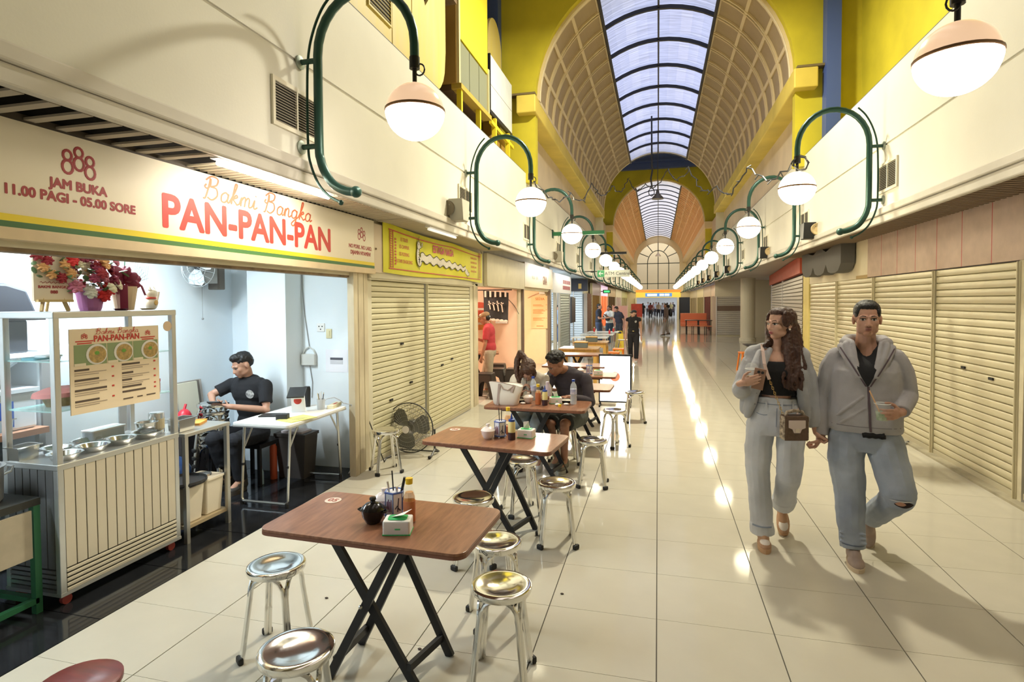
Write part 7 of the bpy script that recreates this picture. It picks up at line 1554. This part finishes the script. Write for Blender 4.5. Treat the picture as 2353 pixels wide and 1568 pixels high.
c = V3(hw); H = Blob(); H.ell(c+WR@V3((0, .034, .042)), .086, .090, .078, 22, 14, WR); H.ell(c+WR@V3((0, -.008, .085)), .068, .070, .034, 18, 10, WR)
for s in (-1, 1): H.ell(c+WR@V3((s*.071, -.008, .035)), .016, .052, .06, 12, 10, WR)
hb_ = [(.052, .03, 1.62), (.075, .035, 1.50), (.098, .005, 1.38), (.105, -.055, 1.28), (.105, -.075, 1.20), (.10, -.075, 1.15)]
H.limb(hb_, [.075, .078, .070, .062, .050, .030]); H.limb([(.10, .04, 1.56), (.13, .02, 1.40), (.15, -.05, 1.28), (.15, -.075, 1.20)], [.05, .05, .042, .022]); H.limb([(.06, -.02, 1.50), (.075, -.07, 1.38), (.085, -.10, 1.28), (.075, -.105, 1.18)], [.035, .034, .03, .018])
H.limb([(-.02, .06, 1.60), (-.03, .05, 1.48), (-.05, -.01, 1.445), (-.08, -.05, 1.435)], [.06, .05, .032, .012])
for i in range(9): x = .05+.014*i; H.limb([(x-.01, -.02-.05*(i % 2), 1.42), (x+.008*(-1)**i, -.10+.012*(i % 3), 1.28), (x-.012*(-1)**i, -.125+.01*(i % 3), 1.22-.012*(i % 3)), (x, -.115, 1.15-.01*(i % 3))], [.014, .014, .013, .006], 8)
H.fuse('hair', HAIRM('brown', (.075, .030, .018)), wom, .0048, 2, .012, .022)
obj('earring', MB().ell(c+WR@V3((.083, .0, -.036)), .007, n=8, m=6), mat('pearl', (.85, .75, .6), .2), wom)
T = Blob(); T.hull([(0, 0, 1.085, .136, .105, .9), (0, 0, 1.16, .138, .108, .9), (0, -.008, 1.26, .150, .118, .9), (0, -.004, 1.31, .145, .108, .85), (0, .0, 1.325, .135, .10, .85)]); T.ell((-.06, -.07, 1.25), .062, .055, .055); T.ell((.06, -.07, 1.25), .062, .055, .055)
T.fuse('black_top', BTEE, wom, .0055, 2); CARD = CLOTH('grey_cardigan', (.45, .455, .475)); T = Blob()
T.limb([(-.150, .01, 1.355), (-.19, .0, 1.25), (-.225, -.03, 1.11)], [.056, .066, .078]); T.limb([(-.225, -.03, 1.11), (-.224, -.13, 1.125), (-.222, -.195, 1.165)], [.076, .062, .042], ends=(1, 0)); T.limb([(.155, .01, 1.355), (.195, .015, 1.24), (.220, .02, 1.08), (.242, .0, .92), (.25, -.012, .865)], [.056, .060, .060, .056, .040], ends=(1, 0))
T.limb([(-.06, .03, 1.40), (-.16, .015, 1.365)], [.045, .06]); T.limb([(.06, .03, 1.40), (.16, .015, 1.365)], [.045, .06]); T.hull([(0, .075, .93, .20, .05, .8), (0, .075, 1.1, .18, .045, .8), (0, .07, 1.3, .18, .05, .8), (0, .05, 1.41, .11, .05, .8)])
T.limb([(-.10, -.045, 1.375), (-.125, -.085, 1.30), (-.142, -.085, 1.18), (-.165, -.08, 1.05), (-.195, -.06, .955)], [.034, .044, .044, .042, .03]); T.limb([(-.17, -.02, 1.3), (-.19, -.01, 1.1), (-.21, .0, .95)], [.05, .05, .035])
T.limb([(-.045, -.045, 1.405), (-.082, -.092, 1.32), (-.118, -.102, 1.18), (-.152, -.098, 1.05), (-.19, -.075, .93)], [.022, .028, .032, .034, .026]); T.limb([(-.03, .03, 1.425), (-.10, .02, 1.40)], [.035, .045]); T.limb([(.12, -.045, 1.37), (.155, -.06, 1.25), (.17, -.05, 1.1), (.185, -.03, .93)], [.034, .042, .04, .034]); T.limb([(.18, .02, 1.2), (.19, .03, .93)], [.05, .045])
cd2 = T.fuse('cardigan', CARD, wom, .0052, 4, .014, .10)
for z in (1.20, 1.10, 1.02): obj('button', MB().ell((-.115-.10*(1.25-z), -.125, z), .006, .004, .006, 8, 5), mat('button_grey', (.25, .25, .26), .5), wom)
DEN2 = DENIM('pale', (.64, .655, .685), (.46, .48, .53)); P = Blob(); P.hull([(0, 0, 1.066, .140, .110, .9), (0, 0, 1.03, .148, .114, .9), (0, 0, .98, .165, .122, .9), (0, 0, .88, .192, .132, .85), (0, 0, .80, .19, .125, .8)])
P.limb([(-.10, -.005, .86), (-.115, -.02, .70), (-.118, -.035, .53), (-.100, -.055, .32), (-.084, -.068, .085)], [.100, .095, .082, .078, .078], ends=(1, 0)); P.limb([(.095, -.005, .86), (.092, -.03, .70), (.085, -.062, .52)], [.098, .094, .084]); P.limb([(.085, -.055, .52), (.065, .07, .36), (.05, .19, .225)], [.082, .078, .078], ends=(1, 0))
P.limb([(-.086, -.067, .085), (-.088, -.066, .155)], [.083, .083], ends=(0, 0)); P.limb([(.052, .18, .235), (.058, .125, .295)], [.083, .083], ends=(0, 0))
jw = P.fuse('jeans', DEN2, wom, .0055, 3, .016, .09); tr = bvh(jw); sm_ = mat('denim_seam_pale', (.24, .28, .36), .9)
for L in ([(-.13+.02*i, 1.022) for i in range(14)], [(-.13+.012*i, .955-.006*i+.0008*i*i) for i in range(7)], [(.06+.012*i, .915+.006*i) for i in range(7)]): decal(tr, L, [(x, z+.005) for x, z in L], 2, sm_, 'seam', wom, .003)
cz = [(-.150+.0115*i, .160) for i in range(12)]; decal(tr, cz, [(x, z-.010) for x, z in cz], 2, sm_, 'cuff_seam', wom, .003)
for x in (-.07, .03, .10): decal(tr, [(x, 1.04), (x, 1.0), (x, .985)], [(x+.012, 1.04), (x+.012, 1.0), (x+.012, .985)], 2, DEN2, 'belt_loop', wom, .007)
fl_ = [(.002, 1.0), (.0, .96), (-.002, .91), (-.003, .87)]; decal(tr, fl_, [(x+.005, z) for x, z in fl_], 2, sm_, 'fly_seam', wom, .003)
SHW = mat('moccasin_tan', (.46, .27, .16), .6, noise=.1); SHT = mat('moccasin_toe', (.74, .68, .62), .6)
for a, d, u in (((-.078, -.075, .098), (.12, -1, -.02), (0, 0, 1)), ((.05, .225, .17), (.05, -.66, -.55), (0, -.6, .8))):
    o = shoe(wom, a, d, SHW, mat('moccasin_sole', (.50, .30, .16), .6), .96, up=u, vox=.005); dd = V3(d).normalized(); uu = V3(u); uu = (uu-dd*uu.dot(dd)).normalized(); M = Matrix((dd.cross(uu), dd, uu)).transposed()
    obj('toe_cap', MB().ell(V3(a)+M@V3((0, .105, -.040))*.96, .034, .052, .020, 14, 8, M), SHT, o, smooth=True)
# her crossbody bag
bagp = thing('crossbody_bag', 'small brown box bag with white flap, worn across the woman in the cardigan', 'handbag', wmat(wom)@V3((.112, -.195, .805)), -.18+.40)
BRN = mat('bag_brown', (.14, .085, .055), .6, noise=.3, nscale=60, col2=(.10, .06, .04)); LEO = mat('bag_leopard', (.70, .58, .42), .6, noise=1, nscale=45, col2=(.06, .03, .02)); BFL = mat('bag_flap', (.66, .54, .48), .4)
obj('body', MB().box(-.078, .078, -.035, .045, 0, .168), BRN, bagp, bevel=.006); obj('side_panel', MB().box(-.081, -.078, -.033, .043, .005, .163).box(.078, .081, -.033, .043, .005, .163), LEO, bagp)
obj('flap', MB().plate([(-.055, .14), (.055, .14), (.055, .09), (.03, .08), (.02, .055), (-.02, .055), (-.03, .08), (-.055, .09)], 'y', -.043, -.035), BFL, bagp); obj('clasp', MB().box(-.012, .012, -.049, -.043, .06, .085), mat('clasp_pale', (.72, .62, .5), .3, .3), bagp)
obj('handle_scarf', MB().tube([(-.06, 0, .165), (-.05, 0, .19), (0, 0, .202), (.05, 0, .19), (.06, 0, .165)], .012, 7), LEO, bagp)
iw = wmat(bagp).inverted()@wmat(wom); SP = [(-.098, -.03, 1.44), (-.090, -.095, 1.395), (-.078, -.148, 1.31), (-.062, -.158, 1.25), (-.046, -.158, 1.205)]
mbs = MB(); PP = [iw@V3(p) for p in SP]
for a_, b_ in zip(PP, PP[1:]): mbs.bar(a_, b_, .022, .004, (0, -1, .1))
obj('strap', mbs, mat('strap_blush', (.66, .50, .44), .5), bagp); CH = [V3(SP[-1]).lerp(V3((.042, -.19, .97)), i/14) for i in range(15)]
for i in range(14): obj('chain_link', MB().tube([iw@(CH[i].lerp(CH[i+1], .5)+V3((.006*cos(R(a)) if i % 2 else 0, .006*cos(R(a)) if not i % 2 else 0, .010*sin(R(a))))) for a in range(0, 360, 45)], .002, 4, closed=True), mat('gold', (.70, .48, .18), .3, 1), bagp)
obj('back_strap', MB().tube([iw@V3(p) for p in ((-.098, -.02, 1.425), (-.06, .06, 1.42), (.05, .14, 1.25), (.15, .10, 1.05), (.13, -.15, .97))], .006, 5), mat('strap_blush', (.66, .5, .44)), bagp)
# drinks and phone
def cup(label, root, p, liquid, tilt=(0, 0), k=1.0, straw=None, dome=True):
    t = thing('iced_drink', label, 'cup', wmat(root)@V3(p)); t.rotation_euler = (tilt[0], tilt[1], 0)
    obj('liquid', MB().lathe([(.0001, .004), (.030*k, .004), (.036*k, .055*k), (.0001, .055*k)], n=20), mat(liquid[0], liquid[1], .3, noise=.6, nscale=25, col2=liquid[2]), t, smooth=40)
    obj('cup', MB().lathe([(.031*k, 0), (.043*k, .105*k)], n=24), mat('cup_plastic', (.90, .92, .91), .08, alpha=.15), t, smooth=True); obj('rim', MB().tube([(.044*k*cos(R(a)), .044*k*sin(R(a)), .105*k) for a in range(0, 360, 20)], .0025, 5, closed=True), mat('cup_rim', (.8, .82, .8), .2), t)
    if dome: obj('dome_lid', MB().lathe([(.044*k, .107*k), (.040*k, .125*k), (.026*k, .142*k), (.014*k, .146*k)], n=22), mat('cup_plastic', (.93, .95, .94)), t, smooth=True)
    if straw: obj('straw', MB().tube([(0, 0, .02), straw], .0042, 6), mat('straw_orange', (.80, .48, .25), .5), t)
    return t
cup('clear iced green drink with orange straw in the walking man\'s hand', man, (.078, -.238, .985), ('drink_green', (.55, .60, .45), (.12, .22, .06)), k=1.05, straw=(-.075, -.005, .19), dome=False)
cup('iced coffee with domed lid in the woman\'s raised hand', wom, (-.158, -.205, 1.175), ('drink_coffee', (.52, .36, .20), (.30, .18, .09)), k=1.0)
ph = thing('brown_phone', 'phone in a brown case held against the iced coffee cup', 'phone', wmat(wom)@V3((-.112, -.238, 1.215)), -.25); ph.rotation_euler = (.12, .18, -.25); obj('case', MB().rbox(-.038, .038, -.004, .004, -.075, .075, .003), mat('case_brown', (.30, .16, .10), .4), ph, bevel=.003)
obj('camera_ring', MB().lathe([(.010, 0), (.010, .003), (.0001, .003)], (.016, -.004, .05), 12, 'y').lathe([(.010, 0), (.010, .003), (.0001, .003)], (-.008, -.004, .05), 12, 'y'), BLACK, ph)
# ---------------------------------------------------------------- seated noodle shop man
RX = lambda a: Matrix.Rotation(a, 3, 'X')
J = dict(head=(.0, -.09, 1.165), neck=(0, -.02, 1.02), pelvis=(0, .06, .50), shL=(.19, -.01, .96), shR=(-.19, -.01, .96), elL=(.255, -.09, .74), elR=(-.30, -.16, .875), wrL=(.02, -.30, .80), wrR=(-.16, -.30, .835), fdL=(-1, -.25, .25), fdR=(.75, -.5, -.2), pnL=(0, .3, 1), pnR=(0, .3, .9),
         hpL=(.09, .03, .48), hpR=(-.09, .03, .48), knL=(.12, -.36, .50), knR=(-.11, -.36, .50), anL=(.10, -.26, .10), anR=(-.10, -.20, .10), curl=.45)
p1, b1, s1_ = person('man in black tee sitting in the noodle shop, looking at his phone', (-3.87, 4.74, 0), .0, J, dict(n='shop_man', skin=(.50, .27, .18), top=(.015, .015, .018), bottom=(.018, .018, .022), shoe=(.05, .045, .04), sole=(.08, .07, .06)), .0065, hr=rotz3(-.45)@RX(.42), hk=1.0)
wig(p1, 'black', J['head'], (.012, .010, .010), [((0, .02, .055), (.082, .094, .072)), ((0, -.03, .095), (.06, .06, .035)), ((0, .05, .02), (.08, .065, .07))], .007, rotz3(-.45)@RX(.42), .012, .02)
dl(bvh(s1_), lens(.085, .885, .038, .042, 10, 0, .5), mat('tee_print', (.70, .70, .68), .7, noise=.8, nscale=40, col2=(.08, .08, .08)), 'chest_print', p1, .004)
chp = thing('phone', 'dark phone in the hands of the seated noodle shop man', 'phone', wmat(p1)@V3((-.075, -.375, .845)), .2); chp.rotation_euler = (-.5, 0, .3); obj('body', MB().rbox(-.06, .06, -.030, .030, -.004, .004, .01), BPLAST, chp); obj('screen', MB().box(-.054, .054, -.027, .027, .004, .0045), mat('screen_dim', (.1, .12, .2), .2, emit=.3), chp)
sc_ = thing('dining_chair', 'dark chair under the seated noodle shop man', 'chair', (-3.87, 4.82, 0)); obj('seat', MB().box(-.19, .19, -.19, .17, .36, .40), BPLAST, sc_)
for x in (-.17, .17):
    for y in (-.17, .15): obj('leg', MB().box(x-.015, x+.015, y-.015, y+.015, 0, .36), BPLAST, sc_)
# ---------------------------------------------------------------- seated couple
J = dict(head=(.0, -.27, 1.03), neck=(0, -.14, .965), pelvis=(0, .06, .53), shL=(.165, -.10, .905), shR=(-.165, -.10, .905), elL=(.20, -.24, .765), elR=(-.20, -.24, .765), wrL=(.06, -.36, .80), wrR=(-.06, -.36, .80), fdL=(-.3, -.2, 1), fdR=(.3, -.2, 1), pnL=(-1, 0, 0), pnR=(1, 0, 0),
         hpL=(.09, .03, .49), hpR=(-.09, .03, .49), knL=(.10, -.36, .49), knR=(-.10, -.36, .49), anL=(.12, -.32, .10), anR=(-.12, -.30, .10), curl=.5)
HW2 = rotz3(.15)@RX(1.0); p2, b2, _ = person('woman in cream top bowing her head at the third table', (-1.34, 6.13, 0), .05, J, dict(n='table_woman', skin=(.48, .27, .19), top=(.70, .64, .54), bottom=(.45, .55, .65), shoe=(.6, .6, .6)), .0065, hr=HW2, hk=.95, fem=True, top='long')
HB = HAIRM('chestnut', (.11, .052, .030)); H = Blob(); c = V3(J['head'])
for p, r in (((0, .025, .045), (.083, .092, .078)), ((0, -.02, .075), (.07, .065, .05)), ((0, .05, .01), (.078, .06, .07)), ((-.06, -.03, -.0), (.03, .045, .08)), ((.06, -.03, .0), (.03, .045, .08))): H.ell(c+HW2@V3(p), *r, 16, 10, HW2)
q = c+HW2@V3((-.02, .10, .06)); H.limb([q, q+V3((-.07, .03, .06)), q+V3((-.10, .02, -.02)), q+V3((-.10, -.03, -.14)), q+V3((-.07, -.06, -.24))], [.03, .036, .034, .028, .012]); H.limb([c+HW2@V3((-.075, -.02, -.02)), c+V3((-.09, -.05, -.12)), c+V3((-.07, -.06, -.19))], [.02, .022, .010])
H.fuse('hair', HB, p2, .0065, 2, .014, .02)
J = dict(head=(-.10, -.19, 1.085), neck=(-.02, -.06, 1.0), pelvis=(.02, .06, .53), shL=(.19, -.06, .93), shR=(-.18, -.09, .95), elL=(.27, -.16, .70), elR=(-.20, -.30, .775), wrL=(.10, -.36, .77), wrR=(-.12, -.42, .80), fdL=(-1, -.2, 0), fdR=(.3, -.9, 0), pnL=(0, 0, -1), pnR=(0, 0, -1),
         hpL=(.09, .03, .49), hpR=(-.09, .03, .49), knL=(.07, -.40, .50), knR=(-.10, -.38, .48), anL=(.05, -.36, .10), anR=(-.06, -.26, .10), curl=.5)
HM2 = rotz3(-.75)@RX(.55); p3, b3, _ = person('man with curly black hair in dark sweatshirt and shorts leaning over the third table', (-.92, 6.17, 0), -.18, J, dict(n='table_man', skin=(.36, .17, .10), top=(.055, .045, .055), bottom=(.06, .065, .06), shoe=(.12, .11, .09), sole=(.4, .4, .36)), .0065, hr=HM2, hk=1.0, top='long', bottom='short')
H = Blob(); c = V3(J['head']); random.seed(11); H.ell(c+HM2@V3((0, .02, .05)), .083, .094, .075, 16, 10, HM2)
for i in range(95):
    a = random.uniform(0, 2*pi); b = random.uniform(-.1, 1.45); d = V3((cos(a)*cos(b), sin(a)*cos(b), sin(b)))
    if d.y < -.5 and d.z < .55: continue
    H.ell(c+HM2@(V3((0, .02, .045))+V3((d.x*.094, d.y*.106, d.z*.094))), .019, .019, .017, 8, 6)
H.fuse('hair', HAIRM('black', (.012, .01, .01)), p3, .006, 1)
# ---------------------------------------------------------------- man in red
J = dict(head=(0, -.07, 1.445), neck=(0, .0, 1.30), pelvis=(0, .02, .84), shL=(.18, .0, 1.25), shR=(-.18, .0, 1.25), elL=(.22, -.03, .98), elR=(-.22, -.06, .98), wrL=(.20, -.10, .74), wrR=(-.14, -.27, 1.06), fdL=(0, -.2, -1), fdR=(.2, -.9, .4), pnL=(-1, 0, 0), pnR=(0, 0, 1),
         hpL=(.09, .02, .80), hpR=(-.09, .02, .80), knL=(.10, .02, .44), knR=(-.09, -.08, .44), anL=(.10, .16, .10), anR=(-.08, -.04, .10), curl=.5)
HR2 = rotz3(0)@RX(.35); p4, b4, s4 = person('man in red shirt and tan cap standing in the pink shop with a phone', (-3.08, 10.25, 0), -1.45, J, dict(n='red_man', skin=(.42, .20, .12), top=(.50, .05, .06), bottom=(.40, .33, .24), shoe=(.3, .28, .2)), .0085, hr=HR2, hk=.98)
c = V3(J['head']); H = Blob(); H.ell(c+HR2@V3((0, .02, .06)), .084, .098, .065, 16, 10, HR2); H.ell(c+HR2@V3((0, -.105, .055)), .065, .055, .009, 14, 8, HR2); H.fuse('cap', CLOTH('cap_tan', (.34, .22, .12)), p4, .007, 2)
wig(p4, 'black', J['head'], (.012, .01, .01), [((0, .055, .0), (.078, .055, .06))], .008, HR2); obj('cap_front', MB().ell(c+HR2@V3((0, -.05, .085)), .05, .03, .028, 12, 8, HR2), mat('cap_cream', (.7, .62, .5), .7), p4)
ph2 = thing('phone', 'phone in the hand of the man in red', 'phone', wmat(p4)@V3((-.13, -.40, 1.14)), -1.45); obj('body', MB().rbox(-.035, .035, -.005, .005, -.07, .07, .004), BPLAST, ph2); obj('screen', MB().box(-.03, .03, .005, .006, -.06, .06), mat('screen_dim', (.1, .12, .2)), ph2)
# ---------------------------------------------------------------- figures down the arcade
def stand(k=1.0, stride=.0, armL=None, armR=None, lean=0):
    J = dict(head=(0, -.03-lean, 1.55), neck=(0, .0-lean*.8, 1.42), pelvis=(0, .01, .93), shL=(.175, -lean*.7, 1.36), shR=(-.175, -lean*.7, 1.36), elL=(.23, .03, 1.09), elR=(-.23, .03, 1.09), wrL=(.24, -.05, .85), wrR=(-.24, -.05, .85),
             hpL=(.09, .01, .88), hpR=(-.09, .01, .88), knL=(.10, -.05-stride*.3, .48), knR=(-.10, -.03+stride*.2, .48), anL=(.09, -stride, .10), anR=(-.09, stride, .10+stride*.25))
    if armL: J['elL'], J['wrL'] = armL
    if armR: J['elR'], J['wrR'] = armR
    return {q: tuple(x*k for x in v) for q, v in J.items()}
def topper(t, J, col, k=1.0, kind='short', hr=None):
    E = {'short': [((0, .02, .05), (.083, .095, .075)), ((0, .05, .0), (.08, .06, .07))], 'cap': [((0, .02, .06), (.086, .098, .062)), ((0, -.10, .045), (.065, .06, .012)), ((0, .08, -.05), (.05, .04, .08))]}[kind]
    return wig(t, 'top%d' % int(col[0]*1000), J['head'], col, [(tuple(q*k for q in p), tuple(q*k for q in r)) for p, r in E], .012, hr)
J = stand(.90, .12); hr = rotz3(-.7); t, b, s = person('woman in black cap, vest and trousers walking toward the camera mid aisle', (-.68, 16.75, 0), -.02, J, dict(n='cap_woman', skin=(.50, .30, .22), top=(.014, .014, .016), bottom=(.016, .016, .02), shoe=(.6, .6, .6)), .010, hr=hr, hk=.92, fem=True, top='none'); topper(t, J, (.012, .011, .012), .94, 'cap', hr)
dl(bvh(s), lens(.07, 1.17, .03, .034, 8, 0, .5), mat('tee_print', (.7, .7, .68)), 'chest_print', t, .006); obj('belt_buckle', MB().cbox((0, -.128, .90), (.05, .012, .02)), mat('buckle', (.6, .5, .2), .4), t)
J = stand(.98, .14); t, b, s = person('man with backpack in brown jacket and grey trousers standing far down the aisle', (.40, 29.6, 0), -1.4, J, dict(n='pack_man', skin=(.34, .17, .11), top=(.13, .095, .085), bottom=(.30, .27, .25), shoe=(.03, .03, .03)), .013, top='long', facey=False); topper(t, J, (.02, .015, .014), 1)
bp_ = thing('backpack', 'black backpack worn by the man in the brown jacket', 'backpack', wmat(t)@V3((0, .20, 1.0)), -1.4); o = Blob().ell((0, 0, .18), .15, .09, .22).ell((0, .05, .10), .12, .06, .12); o.fuse('bag', BPLAST, bp_, .015, 2); obj('strap', MB().tube([(-.11, -.08, .32), (-.12, -.2, .34), (-.12, -.28, .22)], .02, 6), BPLAST, bp_)
up_ = ((.20, -.12, 1.12), (.10, -.34, 1.26)); J = stand(1.0, .03, None, ((-.22, -.08, 1.10), (-.12, -.33, 1.12))); t, b, s = person('man in navy tee standing in profile by the far wooden shutter', (-2.22, 22.2, 0), 1.35, J, dict(n='navy_man', skin=(.44, .24, .16), top=(.03, .035, .055), bottom=(.05, .07, .13), shoe=(.1, .1, .1)), .012, hr=RX(.1)); topper(t, J, (.015, .012, .012))
J = stand(.95, .03, ((.22, -.12, 1.12), (.08, -.26, 1.24)), ((-.22, -.14, 1.12), (-.10, -.28, 1.20))); t, b, s = person('man in white tee with black sling bag drinking, beside the man in navy', (-1.86, 22.8, 0), -.6, J, dict(n='white_man', skin=(.30, .16, .11), top=(.68, .68, .66), bottom=(.03, .05, .08), shoe=(.3, .3, .3)), .012, hr=RX(-.1)); topper(t, J, (.015, .012, .012))
sl = thing('sling_bag', 'black sling bag across the man in the white tee', 'bag', wmat(t)@V3((.05, -.17, 1.05)), -.6); o = Blob().ell((0, 0, 0), .12, .05, .07); o.fuse('bag', BPLAST, sl, .012, 2); obj('strap', MB().tube([(-.08, .02, .04), (-.14, .08, .22), (-.1, .2, .26)], .015, 6), BPLAST, sl)
J = stand(.92, .03, lean=.22); t, b, s = person('person in dark top bending forward behind the man in white', (-1.55, 24.0, 0), -.5, J, dict(n='bent', skin=(.4, .22, .15), top=(.04, .04, .06), bottom=(.05, .05, .06)), .014, facey=False, hr=RX(.5)); topper(t, J, (.014, .012, .012), 1, 'short', RX(.5))
J = stand(.97, .10); t, b, s = person('man in pale blue shirt and jeans walking in the left side passage', (-3.92, 23.0, 0), -1.5, J, dict(n='blue_man', skin=(.42, .24, .16), top=(.24, .32, .46), bottom=(.10, .16, .32), shoe=(.6, .6, .62)), .012, top='long', hr=RX(.1)); topper(t, J, (.014, .012, .012))
far = [(-1.45, 58, (.02, .02, .025), 'dark clothes, leftmost of the far crowd'), (-.72, 57.5, (.16, .04, .05), 'dark red top, second from left in the far crowd'), (.05, 60, (.6, .48, .36), 'tan top in the middle of the far crowd'), (-.2, 63, (.55, .6, .7), 'pale blue top behind the tan one'), (.45, 61, (.62, .64, .70), 'white top right of the tan one'), (.9, 59, (.03, .03, .04), 'black clothes left of the backpack man in the far crowd'), (1.3, 62, (.5, .42, .2), 'yellow headscarf at the right of the far crowd'), (-1.1, 66, (.5, .52, .6), 'grey top deep in the far crowd, left'), (.7, 67, (.1, .12, .2), 'navy top deep in the far crowd, right'), (-.5, 69, (.4, .2, .2), 'rose top deepest in the far crowd'), (1.6, 65, (.05, .05, .06), 'dark top at the far right of the crowd')]
protos = []
for i, (x, y, col, l) in enumerate(far):
    J = stand(.93+.02*(i % 4), .08*(i % 3)); t, b, s = person('distant walker in '+l, (x, y, 0), pi if i in (0, 1, 5) else .2*(i % 3), J, dict(n='far%d' % i, skin=(.42, .25, .18), top=col, bottom=(.03, .03, .045)), .026, 'crowd at the far entrance', facey=False); topper(t, J, (.016, .013, .012) if i != 6 else (.6, .5, .3))
